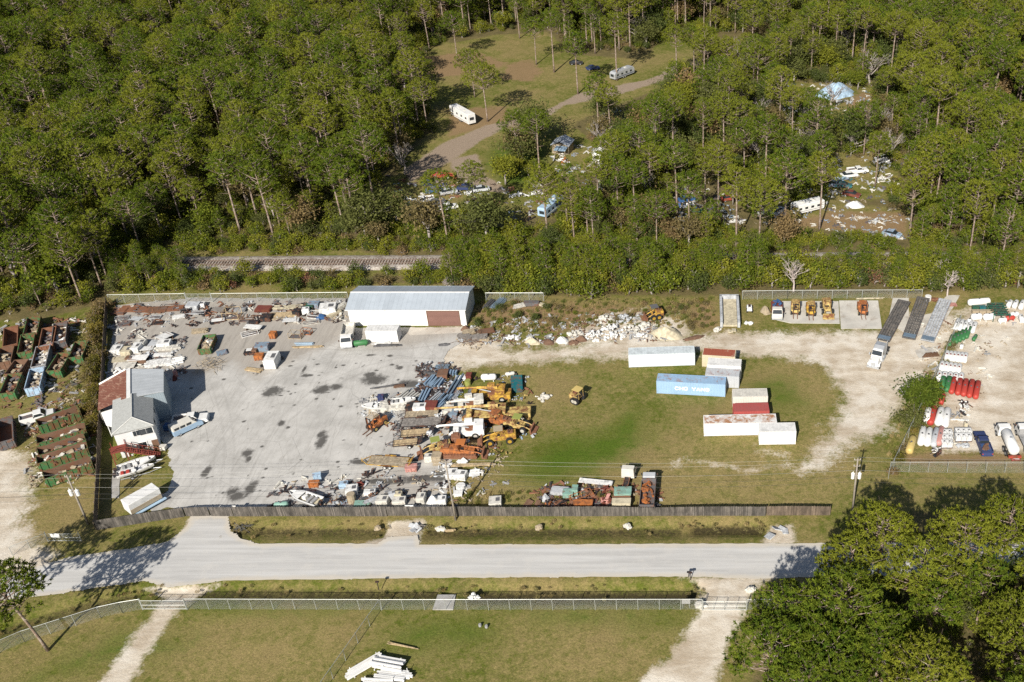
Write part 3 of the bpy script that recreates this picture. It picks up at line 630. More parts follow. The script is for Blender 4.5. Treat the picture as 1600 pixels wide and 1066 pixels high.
def scatter_object(name, sets, label, cat):
    """one object that carries many small plants as geometry-node instances: sets = [(meshes, [(x,y,scale,rot)])]"""
    V = []; K = []; S = []; A = []
    for k, (ms, P) in enumerate(sets):
        for x, y, s, a in P: V.append((x, y, -.06)); K.append(k); S.append(s); A.append(a)
    me = bpy.data.meshes.new(name); me.from_pydata(V, [], [])
    for n_, d_, t_ in (('kind_id', K, 'INT'), ('size', S, 'FLOAT'), ('turn', A, 'FLOAT')):
        at_ = me.attributes.new(n_, t_, 'POINT'); at_.data.foreach_set('value', d_)
    o = bpy.data.objects.new(name, me); COL.objects.link(o); tag(o, label, cat, None, 'stuff')
    ng = bpy.data.node_groups.new(name, 'GeometryNodeTree')
    ng.interface.new_socket('Geometry', in_out='INPUT', socket_type='NodeSocketGeometry'); ng.interface.new_socket('Geometry', in_out='OUTPUT', socket_type='NodeSocketGeometry')
    gi = ng.nodes.new('NodeGroupInput'); go = ng.nodes.new('NodeGroupOutput'); jn = ng.nodes.new('GeometryNodeJoinGeometry')
    def named(n_, t_):
        x = ng.nodes.new('GeometryNodeInputNamedAttribute'); x.data_type = t_; x.inputs[0].default_value = n_; return [q for q in x.outputs if q.enabled][0]
    kid, sz, tn = named('kind_id', 'INT'), named('size', 'FLOAT'), named('turn', 'FLOAT')
    cx = ng.nodes.new('ShaderNodeCombineXYZ'); ng.links.new(tn, cx.inputs[2])
    for k, (ms, P) in enumerate(sets):
        if not P: continue
        cm = ng.nodes.new('FunctionNodeCompare'); cm.data_type = 'INT'; cm.operation = 'EQUAL'
        ii = [q for q in cm.inputs if q.enabled and q.type == 'INT']; ng.links.new(kid, ii[0]); ii[1].default_value = k
        for m_ in ms:
            src = bpy.data.objects.new(m_.name, m_)      # carries the shared mesh only, never placed in the scene
            oi = ng.nodes.new('GeometryNodeObjectInfo'); oi.transform_space = 'ORIGINAL'; oi.inputs[0].default_value = src; oi.inputs[1].default_value = True
            ip = ng.nodes.new('GeometryNodeInstanceOnPoints')
            ng.links.new(gi.outputs[0], ip.inputs['Points']); ng.links.new(cm.outputs[0], ip.inputs['Selection']); ng.links.new(oi.outputs['Geometry'], ip.inputs['Instance'])
            ng.links.new(cx.outputs[0], ip.inputs['Rotation']); ng.links.new(sz, ip.inputs['Scale']); ng.links.new(ip.outputs[0], jn.inputs[0])
    ng.links.new(jn.outputs[0], go.inputs[0]); md = o.modifiers.new('scatter', 'NODES'); md.node_group = ng
    return o
scatter_object("pine_forest", [(PV[k], rest[k]) for k in range(len(PV))], "far-off pine woods filling the top of the scene", "pine forest")
# understory: palmetto and brush in the woods
def f_under(X, Y, rg): return view(X, Y) and (inpx(DENSE, X, Y) or inpx(MID, X, Y) or inpx(SOUTH, X, Y)) and not inpx(EXC, X, Y)
und = scatter(2.9, f_under, seed=9)
US = [(PM[0], []), (PM[1], []), (BV[0], []), (BV[2], []), (BV[4], []), (BV[1], []), (BV[3], []), (OV[1], []), (PV[6], [])]
for p in scatter(6.4, lambda X, Y, rg: view(X, Y) and (inpx(DENSE, X, Y) or inpx(MID, X, Y)) and not inpx(EXC, X, Y), seed=15): US[6 if p[2] < .5 else 7 if p[2] < .68 else 8][1].append((p[0], p[1], (.8 + .5 * p[3]) if p[2] < .5 else (.45 + .25 * p[3] if p[2] < .68 else .45 + .4 * p[3]), p[4]))
for p in und:
    r_ = p[2]; k = 0 if r_ < .2 else 1 if r_ < .38 else 2 if r_ < .6 else 3 if r_ < .74 else 4 if r_ < .9 else 5
    US[k][1].append((p[0], p[1], .55 + .5 * p[3], p[4]))
US += [(OV[0], []), (OV[2], []), ((BT[0],), []), (leafy_meshes(56, 8, 3.2, DRYB, 1300, .2, .3, .25), [])]
for p in scatter(15, lambda X, Y, rg: view(X, Y) and (inpx(DENSE, X, Y) or inpx(MID, X, Y)) and not inpx(EXC, X, Y), seed=25): US[9 if p[2] < .3 else 10 if p[2] < .6 else 11 if p[2] < .8 else 12][1].append((p[0], p[1], 1.0 + .7 * p[3], p[4]))
for p in scatter(10, lambda X, Y, rg: view(X, Y) and inpx(MID, X, Y) and not inpx(EXC, X, Y), seed=35): US[9 if p[2] < .3 else 11 if p[2] < .55 else 12 if p[2] < .85 else 5][1].append((p[0], p[1], .8 + .5 * p[3], p[4]))
scatter_object("undergrowth", US, "palmetto and brush undergrowth covering the floor of the woods", "undergrowth")
# bushes that line the railway and the yard's back fence
BELT = [poly(q) for q in ([(240,398),(300,398),(600,398),(760,394),(1000,396),(1400,392),(1400,376),(1150,362),(1000,350),(860,366),(620,352),(560,378),(300,380)],
   [(175,428),(300,431),(560,431),(750,428),(900,426),(1150,424),(1400,420),(1620,418),(1620,448),(1480,456),(1230,452),(1100,456),(920,468),(760,458),(620,446),(540,456),(175,460)])]
belt = scatter(2.5, lambda X, Y, rg: view(X, Y, 20) and inpx(BELT, X, Y) and not (inside(BELT[1], X, Y) and 290 < PXY(X, Y)[0] < 700 and rg.random() < .12), seed=12)
nb_ = 0; BREST = [[] for _ in BV]; belt.sort(key=lambda p: p[1])
for p in belt:
    u, v_ = PXY(p[0], p[1]); north = v_ < 410
    r_ = p[2]; k = (0 if r_ < .45 else 1 if r_ < .75 else 4 if r_ < .85 else 2) if north else (1 if r_ < .2 else 3 if r_ < .42 else 4 if r_ < .72 else 2 if r_ < .88 else 5 if r_ < .93 else 0)
    s = .6 + .45 * p[3] + (.45 if not north and u > 700 else 0)
    if nb_ >= 270: BREST[k].append((p[0], p[1], s, p[4])); continue
    sz_ = "small" if s < .8 else "large" if s > 1.0 else "mid-sized"
    lb = "%s %s bush %s, %s" % (sz_, ("low yellow-green", "broad green", "dry brown", "tall yellow-green", "dark green", "russet")[k], "north of the railway" if north else "south of the railway", where_x(u))
    plant("bush", BV[k], p[0], p[1], p[4], s, lb, "bush", "bushes along the railway"); nb_ += 1
scatter_object("brush_belt", [(BV[k], BREST[k]) for k in range(len(BV))], "continuous belt of brush north of the railway", "brush")
# small pines south of the railway
for i in range(150):
    x = rnd.choice([rnd.uniform(175, 300), rnd.uniform(705, 960), rnd.uniform(705, 1190), rnd.uniform(900, 1190), rnd.uniform(1260, 1620), rnd.uniform(1400, 1620)]); q = G(x, rnd.uniform(424, 450)); sc_ = rnd.uniform(.42, .66) + (.16 if 700 < x < 1200 else 0)
    plant("young_pine", PV[6] if i % 3 else PV[5], q[0], q[1], i, sc_ if i % 3 else sc_ * .62, "%s %s young pine behind the back fence, %s" % ("bushy" if i % 3 else "spreading", "low" if sc_ < .55 else "tall" if sc_ > .68 else "half-grown", where_x(x)), "tree", "young pines by the back fence")
# oaks, palms, bare trees that stand out
for i, (x, y, k, s, lb) in enumerate([(838,226,0,1.5,"grey-green live oak with pale trunk where the dirt roads meet"), (790,288,2,1.15,"round dark oak on the grass inside the road bend"), (1010,205,1,1.3,"dark oak below the silver travel trailer"), (945,195,0,1.2,"wide dark oak beside the white junk near the pale track"),
   (1060,130,2,1.1,"bright green broad tree beside the pale track"), (1090,230,1,1.1,"dark oak in the woods left of the pale fallen branches"), (1240,130,1,1.2,"oak left of the blue tarped heap"), (1340,140,2,.9,"green tree right of the blue tarped heap"),(1150,160,0,.8,"dark oak by the small yellow grass clearing"),
   (1420,440,1,.7,"oak behind the low trailers"), (1010,380,0,.8,"dense dark oak just north of the railway, middle"), (860,390,1,.8,"dense dark oak just north of the railway, left of middle"), (560,352,2,.75,"broad tree at the railway end of the left woods"), (1180,395,1,.7,"dense oak north of the railway below the scrap clearing")]):
    q = G(x, y); plant("oak_tree", OV[k], q[0], q[1], i, s, lb, "tree", "oak trees in the woods")
for i, (x, y, k, s, lb) in enumerate([(1353,130,0,1.1,"cabbage palm with a pale trunk right of the blue tarped heap"), (345,458,1,.55,"low yellow-green palm against the back fence"), (1345,95,1,.9,"cabbage palm farther back in the upper right woods"), (1243,352,1,.8,"palm under the big round-crowned pine"), (1590,450,1,.9,"palm at the right edge behind the tank yard"),(1145,320,1,.8,"palm right of the red junk car")]):
    q = G(x, y); plant("palm_tree", CP[k], q[0], q[1], i, s, lb, "palm tree", "palms")
for i, (x, y, k, s, lb) in enumerate([(632,272,0,1.1,"bare grey tree left of the dirt road in the woods"), (1240,455,1,.95,"bleached bare tree behind the yellow machines"), (940,236,0,1.1,"bare brownish tree with a straight pale stem"), (1300,172,0,1.25,"tall bare tree in front of the blue tarped heap"),
    (1185,258,2,1.2,"pale fallen-looking bare tree in the middle woods"), (430,345,2,1.0,"bare tree in the woods above the railway"), (1240,260,0,.9,"bare tree below the white junk van"), (1480,462,2,.9,"tangle of bare branches behind the low trailers"), (1395,1100,1,1.35,"bare pinkish tree at the bottom edge among the pines"),
    (1130,215,0,.8,"small bare tree with yellowish twigs in the middle woods"), (1470,440,2,.9,"reddish bare tree in the right woods"),(700,455,2,.5,"small bare bush behind the warehouse"),(505,200,0,.7,"bare tree in the left woods near the camper")]):
    q = G(x, y); plant("bare_tree", [BT[k]], q[0], q[1], i, s, lb, "bare tree", "leafless trees")
for x, y, k, s, lb in ((742,152,2,.85,"wide pine on the clearing above the white fifth-wheel camper"), (715,96,0,.9,"pine at the clearing's left edge above the bare earth"), (885,66,0,.9,"pine at the clearing's top edge above the dark junk cars"), (930,84,5,.85,"deep-crowned pine behind the dark blue junk car"), (668,200,2,.85,"wide pine at the clearing's lower left edge"), (812,60,1,.85,"narrow pine at the clearing's top edge, left")):
    q = G(x, y); plant("pine_tree", PV[k], q[0], q[1], x, s, lb, "tree", "pine trees north of the yard")
# south-east pines, near the camera
sp = scatter(7.5, lambda X, Y, rg: inpx(SOUTH, X, Y), x0=-10, x1=80, y0=60, y1=125, seed=21, jit=.42)
for x, y, k, s, lb in ((1222,1062,0,1.0,"pine at the lower right nearest the sandy drive"), (1196,1120,1,1.0,"leftmost pine of the lower right woods, at the bottom edge"), (1262,1100,2,1.05,"pine beside the bare pinkish tree at the bottom edge")):
    q = G(x, y); plant("pine_tree", NEARP[k], q[0], q[1], x, s, lb, "tree", "pine trees in the lower right")
for i, p in enumerate(sp):
    q = PXY(p[0], p[1]); s = .86 + .25 * p[3]
    lb = "%s %s at lower right, %s, %s" % ("smaller" if s < .95 else "bigger", ("full-crowned pine", "wide pine", "deep-crowned pine", "bare-limbed pine")[int(p[2] * 3.99)], "nearest the road" if q[1] < 930 else "level with the wire gate" if q[1] < 1000 else "near the bottom edge" if q[1] < 1090 else "below the bottom edge", "by the sandy drive" if q[0] < 1290 else "below the utility pole" if q[0] < 1390 else "below the tank rows" if q[0] < 1500 else "towards the right edge")
    plant("pine_tree", NEARP[int(p[2] * 3.99)], p[0], p[1], p[4], s, lb, "tree", "pine trees in the lower right")
q = G(75, 1016); plant("pine_tree", NEARP[0], q[0], q[1], .4, 1.05, "leaning pine with open crown by the chain-link fence at lower left", "tree", None, (.0, -.1))
q = G(-30, 985); plant("pine_tree", NEARP[3], q[0], q[1], 2.4, 1.0, "pine whose crown reaches in at the left edge above the road", "tree", None)
# ================================================================ MATERIALS FOR BUILT THINGS
PAL = dict(ice=(.60, .66, .68), white=(.74, .74, .72), offwhite=(.62, .60, .54), cream=(.56, .50, .36), grey=(.33, .33, .33), dgrey=(.12, .12, .125), black=(.025, .025, .028), blue=(.035, .10, .24), lblue=(.30, .42, .55), sky=(.36, .50, .64), navy=(.035, .05, .13),
 red=(.42, .055, .04), dred=(.17, .045, .035), orange=(.46, .16, .045), yellow=(.56, .35, .05), ylw2=(.55, .42, .15), green=(.045, .17, .06), dgreen=(.02, .10, .065), teal=(.01, .13, .15), mint=(.22, .38, .32), brown=(.17, .10, .065), rust=(.23, .11, .065), wood=(.36, .26, .15), lwood=(.52, .40, .24),
 pink=(.50, .25, .22), silver=(.48, .50, .52), slate=(.20, .27, .34), tan=(.40, .33, .23), gwood=(.25, .23, .21), lime=(.27, .30, .08))
RUSTC = (.17, .07, .035)
def C(n, kind='paint'):
    key = kind + "_" + n; col = PAL[n]
    if key in MATS: return MATS[key]
    if kind == 'paint': return M(key, col, .5, .07, .8, dirt=tuple(x * .45 + .03 for x in col), damt=.30, dscale=1.1)
    if kind == 'worn': return M(key, col, .7, .12, .9, dirt=RUSTC if n not in ('white', 'offwhite', 'cream', 'silver', 'grey', 'tan') else tuple(x * .5 for x in col), damt=.46 if n in ('orange', 'yellow', 'ylw2', 'green', 'red') else .40, dscale=1.2)
    if kind == 'wood': return M(key, col, .9, .28, 2.2, dirt=tuple(x * .5 for x in col), damt=.42, dscale=1.6)
    if kind == 'metal': return M(key, col, .45, .12, .9, metal=.35, dirt=tuple(x * .5 + .02 for x in col), damt=.32)
    if kind == 'stone': return M(key, col, .95, .2, 1.5, dirt=tuple(x * .6 for x in col), damt=.42, bmp=.5)
GLASS, _nt, _b = new_mat("window_glass"); MATS['glass'] = GLASS
_b.inputs['Base Color'].default_value = (.025, .032, .038, 1); _b.inputs['Roughness'].default_value = .12; _b.inputs['Specular IOR Level'].default_value = .7
TYRE = M("tyre_rubber", (.022, .022, .023), .85, .1, 3); STEEL = C('silver', 'metal'); DARK = C('black', 'worn')
def shift(mb, root):
    o = root.location; mb.v = [(x - o[0], y - o[1], z - o[2]) for x, y, z in mb.v]; return mb
def wpart(mb, name, mat, root, **k): return shift(mb, root).build(name, mat, root, **k)
def V3(x, y, z): g = G(x, y, z); return Vector((g[0], g[1], z))
# ================================================================ WAREHOUSE
def seam_mat(name, col, axis, pitch=.4, dirt=None, damt=.2, width=.1, rot=0):
    m, nt, b = new_mat(name); MATS[name] = m
    tc = nd(nt, "ShaderNodeTexCoord").outputs['Object']; mp = nd(nt, "ShaderNodeMapping"); mp.inputs['Rotation'].default_value = (0, 0, rot); nt.links.new(tc, mp.inputs[0])
    sp = nd(nt, "ShaderNodeSeparateXYZ"); nt.links.new(mp.outputs[0], sp.inputs[0])
    fr = mth(nt, 'FRACT', mth(nt, 'DIVIDE', sp.outputs[axis], pitch)); ln = mth(nt, 'LESS_THAN', fr, width)
    n1 = noise(nt, .7, 6, .65, tc)
    c = mixc(nt, ramp(nt, n1, .3, .7), tuple(x * .86 for x in col), col)
    idx = mth(nt, 'FLOOR', mth(nt, 'DIVIDE', sp.outputs[axis], pitch * 2)); wn_ = nd(nt, "ShaderNodeTexWhiteNoise", noise_dimensions='1D'); nt.links.new(idx, wn_.inputs['W'])
    c = mixc(nt, 1.0, c, ramp(nt, wn_.outputs['Value'], 0, 1, (.93,) * 3 + (1,), (1.04,) * 3 + (1,)), 'MULTIPLY')
    if dirt:
        m2 = nd(nt, "ShaderNodeMapping"); s = [1.4, 1.4, 1.4]; s[1 - axis if axis < 2 else 2] = .35; m2.inputs['Scale'].default_value = s; nt.links.new(mp.outputs[0], m2.inputs[0])
        n2 = noise(nt, 1.1, 8, .7, m2.outputs[0], .5); c = mixc(nt, ramp(nt, n2, 1 - damt - .12, 1 - damt + .06), c, dirt)
    c = mixc(nt, mth(nt, 'MULTIPLY', ln, .35), c, tuple(x * .5 for x in col))
    nt.links.new(c, b.inputs['Base Color']); b.inputs['Roughness'].default_value = .5; b.inputs['Specular IOR Level'].default_value = .4
    bump(nt, b, mth(nt, 'MULTIPLY', fr, 1.0), .5, .03); return m
ez = 3.9
FLc, FRc, BLc, BRc = V3(538.8, 484.6, ez), V3(727.5, 484.6, ez), V3(559.5, 447.2, ez), V3(745, 446.8, ez)
y0w, y1w = FLc.y, BLc.y; x0w, x1w = FLc.x, FRc.x; ymid = (y0w + y1w) / 2; rz_ = ez + 1.25
wh = thing("warehouse", "long white metal warehouse with a pale grey gabled roof and brown roll-up door", "warehouse", (x0w, y0w, 0))
oh = .55
m = MB().box(((x0w + x1w) / 2, y0w + oh, ez / 2), (x1w - x0w - .6, .16, ez)); m.box(((x0w + x1w) / 2, y1w - oh, ez / 2), (x1w - x0w - .6, .16, ez))
for xx in (x0w + .38, x1w - .38):
    k = len(m.v); q = [(y0w + oh + .08, 0), (y1w - oh - .08, 0), (y1w - oh - .08, ez - .02), (ymid, rz_ - .1), (y0w + oh + .08, ez - .02)]
    m.v += [(xx - .08, a, z) for a, z in q] + [(xx + .08, a, z) for a, z in q]; n = 5
    m.f.append(tuple(range(k + 4, k - 1, -1))); m.f.append(tuple(range(k + 5, k + 10)))
    for i in range(5): m.f.append((k + i, k + (i + 1) % 5, k + 5 + (i + 1) % 5, k + 5 + i))
wpart(m, "wall", seam_mat("white_metal_siding", (.76, .77, .76), 0, .3, (.55, .53, .48), .22), wh)
m = MB()
for (ya, za, yb, zb) in ((y0w, ez - .05, ymid, rz_), (ymid, rz_, y1w, ez - .05)):
    for t in ((0, 0),):
        m.quad((x0w, ya, za + .06), (x1w, ya, za + .06), (x1w, yb, zb + .06), (x0w, yb, zb + .06)); m.quad((x0w, yb, zb - .06), (x1w, yb, zb - .06), (x1w, ya, za - .06), (x0w, ya, za - .06))
m.box(((x0w + x1w) / 2, y0w, ez - .04), (x1w - x0w, .05, .16)); m.box(((x0w + x1w) / 2, y1w, ez - .04), (x1w - x0w, .05, .16))
for xx in (x0w, x1w):
    k = len(m.v); m.v += [(xx, y0w, ez - .15), (xx, ymid, rz_ - .1), (xx, y1w, ez - .15), (xx, y1w, ez + .02), (xx, ymid, rz_ + .06), (xx, y0w, ez + .02)]; m.f += [(k, k + 1, k + 4, k + 5), (k + 1, k + 2, k + 3, k + 4)]
rf = wpart(m, "roof", seam_mat("grey_metal_roof", (.40, .45, .50), 0, .9, (.30, .33, .35), .12, .05), wh)
m = MB().box(((x0w + x1w) / 2, ymid, rz_ + .08), (x1w - x0w, .35, .07)); wpart(m, "ridge_cap", C('white'), wh)
m = MB().box(((x0w + x1w) / 2, y0w - .07, ez - .02), (x1w - x0w + .05, .12, .12)); wpart(m, "gutter", C('white'), wh)
dx0, dx1 = G(668.5, 511)[0] + .1, G(719.5, 511)[0]
dm = seam_mat("brown_roll_door", (.20, .11, .09), 2, .25)
m = MB().box(((dx0 + dx1) / 2, y0w + oh - .12, 1.68), (dx1 - dx0, .06, 3.36)); dr = wpart(m, "roll_up_door", dm, wh)
m = MB().box(((dx0 + dx1) / 2, -.05 + y0w + oh - .12, .12), (dx1 - dx0, .06, .1))
for xx in (dx0, dx1): m.box((xx, y0w + oh - .15, 1.7), (.12, .12, 3.4))
m.box(((dx0 + dx1) / 2, y0w + oh - .15, 3.42), (dx1 - dx0 + .12, .12, .12)); wpart(m, "door_frame", C('brown'), wh)
# ================================================================ HOUSE AND SHEDS, lower left
hs = thing("house", "two-storey white house with a grey shingle hip roof and red outside stair", "house", G(205, 690))
ez = 5.1; hz = 6.7
A = dict(FL=V3(174, 680, ez), FR=V3(239.8, 664.4, ez), BR=V3(239, 612, ez), BL=V3(176, 625.7, ez))
cen = (A['FL'] + A['FR'] + A['BR'] + A['BL']) / 4
R1 = V3(205.7, 615, hz); R2 = V3(206, 652, hz)
shing = M("grey_shingles", (.36, .37, .36), .95, .12, 3, dirt=(.30, .31, .30), damt=.35, dscale=5, bmp=.3)
m = MB(); dn = Vector((0, 0, -.14))
for q in ((A['FL'], A['FR'], R2), (A['FR'], A['BR'], R1, R2), (A['BL'], A['FL'], R2, R1)): m.quad(*q)
m.quad(A['BR'], A['BL'], R1)
for a_, b_ in (('FL', 'FR'), ('FR', 'BR'), ('BR', 'BL'), ('BL', 'FL')): m.quad(A[a_] + dn, A[b_] + dn, A[b_], A[a_])
m.quad(A['BL'] + dn, A['BR'] + dn, A['FR'] + dn, A['FL'] + dn)
wpart(m, "roof", shing, hs)
m = MB()
for a_, b_ in ((A['FL'], R2), (A['FR'], R2), (R1, R2)): m.tube([a_ + Vector((0, 0, .02)), b_ + Vector((0, 0, .02))], .09, 4)
wpart(m, "ridge_cap", M("pale_ridge", (.50, .50, .48), .9), hs)
inn = {k: cen + (v - cen) * .93 for k, v in A.items()}
P_ = [(inn[k].x, inn[k].y) for k in ('FL', 'FR', 'BR', 'BL')]
m = MB().prism(P_, 0, ez - .13); wpart(m, "wall", seam_mat("white_clapboard", (.72, .73, .73), 2, .2), hs)
fl, fr = Vector((*P_[0], 0)), Vector((*P_[1], 0)); fd = (fr - fl); fl_ = fd.length; fd.normalize(); fn = Vector((fd.y, -fd.x, 0))
ha = math.atan2(fd.y, fd.x)
def on_wall(t, z, off=.03): p = fl + fd * fl_ * t + fn * off; return (p.x, p.y, z)
for t, w, z, hh in ((.55, 1.0, 4.15, .95), (.80, 1.9, 4.1, 1.1), (.6, 1.2, 1.6, 1.1)):
    fm = MB().box(on_wall(t, z, .04), (w + .25, .10, hh + .25), ha); wf = wpart(fm, "window", C('white'), hs)
    pm_ = MB()
    for s in (-1, 1):
        c_ = on_wall(t + s * w / 4 / fl_, z, .1); pm_.box(c_, (w / 2 - .05, .03, hh), ha)
    pm_.v = [(x - hs.location[0], y - hs.location[1], z) for x, y, z in pm_.v]; pm_.build("pane", GLASS, wf)
wpart(MB().box(on_wall(.92, 1.05, .04), (.95, .08, 2.05), ha), "door", C('brown'), hs)
bk = Vector((*P_[2], 0)); rd = (bk - fr); rl = rd.length; rd.normalize(); rn = Vector((rd.y, -rd.x, 0))
for t in (.25, .6):
    p = fr + rd * rl * t + rn * .04; w_ = wpart(MB().box((p.x, p.y, 4.0), (1.1, .1, 1.1), math.atan2(rd.y, rd.x)), "window", C('white'), hs)
    p = fr + rd * rl * t + rn * .1; q_ = MB().box((p.x, p.y, 4.0), (.9, .03, .9), math.atan2(rd.y, rd.x)); q_.v = [(x - hs.location[0], y - hs.location[1], z) for x, y, z in q_.v]; q_.build("pane", GLASS, w_)
rp = C('red', 'worn'); RPs = M("red_stair_paint", (.22, .05, .035), .7, .15, 1.5, dirt=(.20, .06, .04), damt=.4)
st0 = on_wall(.02, 2.6, 1.0); dk = MB().box((st0[0], st0[1], 2.6), (2.2, 1.9, .14), ha)
for s in (-1, 1):
    for t in (-1, 1): p = fl + fd * (fl_ * .02 + s * 1.0) + fn * (1.0 + t * .85); dk.box((p.x, p.y, 1.3), (.12, .12, 2.6), ha); dk.box((p.x, p.y, 3.1), (.08, .08, 1.0), ha)
p = fl + fd * (fl_ * .02) + fn * 1.9; dk.box((p.x, p.y, 3.6), (2.2, .07, .09), ha); dk.box((p.x, p.y, 3.1), (2.2, .05, .07), ha)
wpart(dk, "balcony", RPs, hs)
stp = MB(); n = 15
sa = fl + fd * (fl_ * .02 + 1.1) + fn * 1.5; sb = Vector((*G(251, 711), 0)); sv = (sb - sa); sa_ = math.atan2(sv.y, sv.x); sl_ = sv.length; sv.normalize(); sn_ = Vector((sv.y, -sv.x, 0))
for i in range(n): p = sa + sv * sl_ * (i + .5) / n; stp.box((p.x, p.y, 2.55 * (1 - i / n)), (sl_ / n + .05, 1.1, .06), sa_)
for s in (-1, 1):
    a_ = sa + sn_ * s * .58; b_ = sb + sn_ * s * .58
    stp.tube([(a_.x, a_.y, 2.5), (b_.x, b_.y, .05)], .11, 4); stp.tube([(a_.x, a_.y, 3.5), (b_.x, b_.y, 1.0)], .06, 4); stp.tube([(a_.x, a_.y, 3.05), (b_.x, b_.y, .55)], .035, 4)
    for i in range(7): q_ = a_ + (b_ - a_) * i / 6; zz = 2.5 * (1 - i / 6); stp.box((q_.x, q_.y, zz + .5), (.08, .08, 1.0), sa_)
wpart(stp, "stair", RPs, hs)
# metal workshop behind the house, rusty lean-to, white awning
ws = thing("workshop", "tall metal workshop with a pale ribbed roof behind the white house", "workshop", G(228, 640))
z1 = 6.0
q4 = [V3(197.5, 576.4, z1 + .5), V3(255.6, 576.4, z1 - .1), V3(255.6, 611.5, z1 - .1), V3(197.5, 622, z1 + .5)]
m = MB(); m.quad(q4[3], q4[2], q4[1], q4[0]); lo4 = [q + Vector((0, 0, -.12)) for q in q4]; m.quad(*lo4)
for i in range(4): m.quad(lo4[i], lo4[(i + 1) % 4], q4[(i + 1) % 4], q4[i])
m.f = [tuple(f_) for f_ in m.f]
wpart(m, "roof", seam_mat("pale_ribbed_roof", (.50, .53, .55), 1, .45, (.36, .22, .13), .13, .16), ws)
m = MB(); a_, b_ = q4[0] + Vector((.35, 0, .05)), q4[3] + Vector((.35, 0, .05)); m.box(((a_.x + b_.x) / 2, (a_.y + b_.y) / 2, (a_.z + b_.z) / 2 + .03), (math.hypot(a_.x - b_.x, a_.y - b_.y), .6, .06), math.atan2(a_.y - b_.y, a_.x - b_.x)); wpart(m, "ridge_cap", C('white'), ws)
c4 = sum(q4, Vector()) / 4; wpart(MB().prism([(c4.x + (q.x - c4.x) * .96, c4.y + (q.y - c4.y) * .96) for q in (q4[3], q4[2], q4[1], q4[0])], 0, z1 - .2), "wall", seam_mat("slate_siding", (.30, .36, .40), 0, .3), ws)
lt = thing("lean_to", "rusty red-brown metal lean-to roof against the workshop", "lean-to", G(180, 640))
q4 = [V3(197, 577.5, 6.35), V3(197, 621.7, 6.35), V3(152.5, 641, 3.3), V3(155, 602, 3.3)]
m = MB(); m.quad(*q4[::-1]); lo4 = [q + Vector((0, 0, -.1)) for q in q4]; m.quad(*lo4)
for i in range(4): m.quad(lo4[i], lo4[(i + 1) % 4], q4[(i + 1) % 4], q4[i])
wpart(m, "roof", seam_mat("rusty_ribbed_roof", (.20, .080, .055), 1, .45, (.38, .25, .18), .38, .15, .55), lt)
m = MB().tube([q4[0] + Vector((0, 0, .06)), q4[3] + Vector((0, .2, .06))], .2, 4); wpart(m, "trim_board", C('white'), lt)
m = MB()
for q in q4[2:]: m.box((q.x + .3, q.y, 1.6), (.18, .18, 3.2))
wpart(m, "post", C('gwood', 'wood'), lt)
aw = thing("awning", "white sloping awning on the left wall of the white house", "awning", G(172, 680))
q4 = [V3(157.5, 644.7, 2.7), V3(166, 664.5, 2.5), V3(177, 668, 3.4), V3(177, 638.5, 3.4)]
m = MB(); m.quad(*q4); lo4 = [q + Vector((0, 0, -.08)) for q in q4]; m.quad(*lo4[::-1])
for i in range(4): m.quad(lo4[i], lo4[(i + 1) % 4], q4[(i + 1) % 4], q4[i])
wpart(m, "panel", C('white'), aw); m = MB()
for q in q4[:2]: m.box((q.x + .2, q.y, 1.25), (.1, .1, 2.5))
wpart(m, "post", C('white'), aw)
# ================================================================ FENCES
def board_mat(name, a, b2):
    m, nt, b = new_mat(name); MATS[name] = m; geo = nd(nt, "ShaderNodeNewGeometry"); tc = nd(nt, "ShaderNodeTexCoord").outputs['Object']
    mp = nd(nt, "ShaderNodeMapping"); mp.inputs['Scale'].default_value = (1, 1, .3); nt.links.new(tc, mp.inputs[0])
    c = mixc(nt, geo.outputs['Random Per Island'], a, b2); c = mixc(nt, ramp(nt, noise(nt, 1.2, 6, .7, mp.outputs[0]), .35, .65), tuple(x * .55 for x in a), c)
    nt.links.new(c, b.inputs['Base Color']); b.inputs['Roughness'].default_value = .95; return m
GB = board_mat("weathered_fence_boards", (.085, .078, .07), (.23, .205, .18)); BB = board_mat("brown_fence_boards", (.13, .10, .075), (.26, .20, .15))
def wood_fence(pts, label, mat, h=1.85, name="wooden_fence", bow=.0, cat="fence"):
    w = [G(*p) for p in pts]; t = thing(name, label, cat, w[0]); bm_ = MB(); rl_ = MB(); ps = MB(); k = 0
    for a, b2 in zip(w, w[1:]):
        l = math.hypot(b2[0] - a[0], b2[1] - a[1]); an = math.atan2(b2[1] - a[1], b2[0] - a[0]); n = int(l / .15); dx, dy = (b2[0] - a[0]) / l, (b2[1] - a[1]) / l
        for i in range(n):
            s = (i + .5) * l / n; sag = .07 * math.sin(k * .05) + .04 * math.sin(k * .017 + 1); k += 1
            hh = h + sag + rnd.uniform(-.03, .03); lean = rnd.uniform(-.02, .02) + .04 * math.sin(k * .03)
            bm_.box((a[0] + dx * s, a[1] + dy * s, hh / 2), (.135, .022, hh), an, rnd.uniform(-.012, .012), lean)
        for z in (.4, 1.0, 1.6): rl_.box(((a[0] + b2[0]) / 2 - dy * .06, (a[1] + b2[1]) / 2 + dx * .06, z), (l, .05, .09), an)
        for i in range(int(l / 2.4) + 1): s = min(l, i * 2.4); ps.box((a[0] + dx * s - dy * .13, a[1] + dy * s + dx * .13, h / 2), (.1, .1, h), an)
    wpart(bm_, "boards", mat, t); wpart(rl_, "rails", mat, t); wpart(ps, "posts", mat, t); return t
wood_fence([(152.2, 828.5), (289, 807.5)], "slanting grey board fence left of the front gate", GB)
wood_fence([(152, 828), (160, 650), (169, 476)], "long brown board fence down the left side of the yard", BB)
wood_fence([(366, 807), (605, 806.5)], "grey board fence between the two front gates", GB)
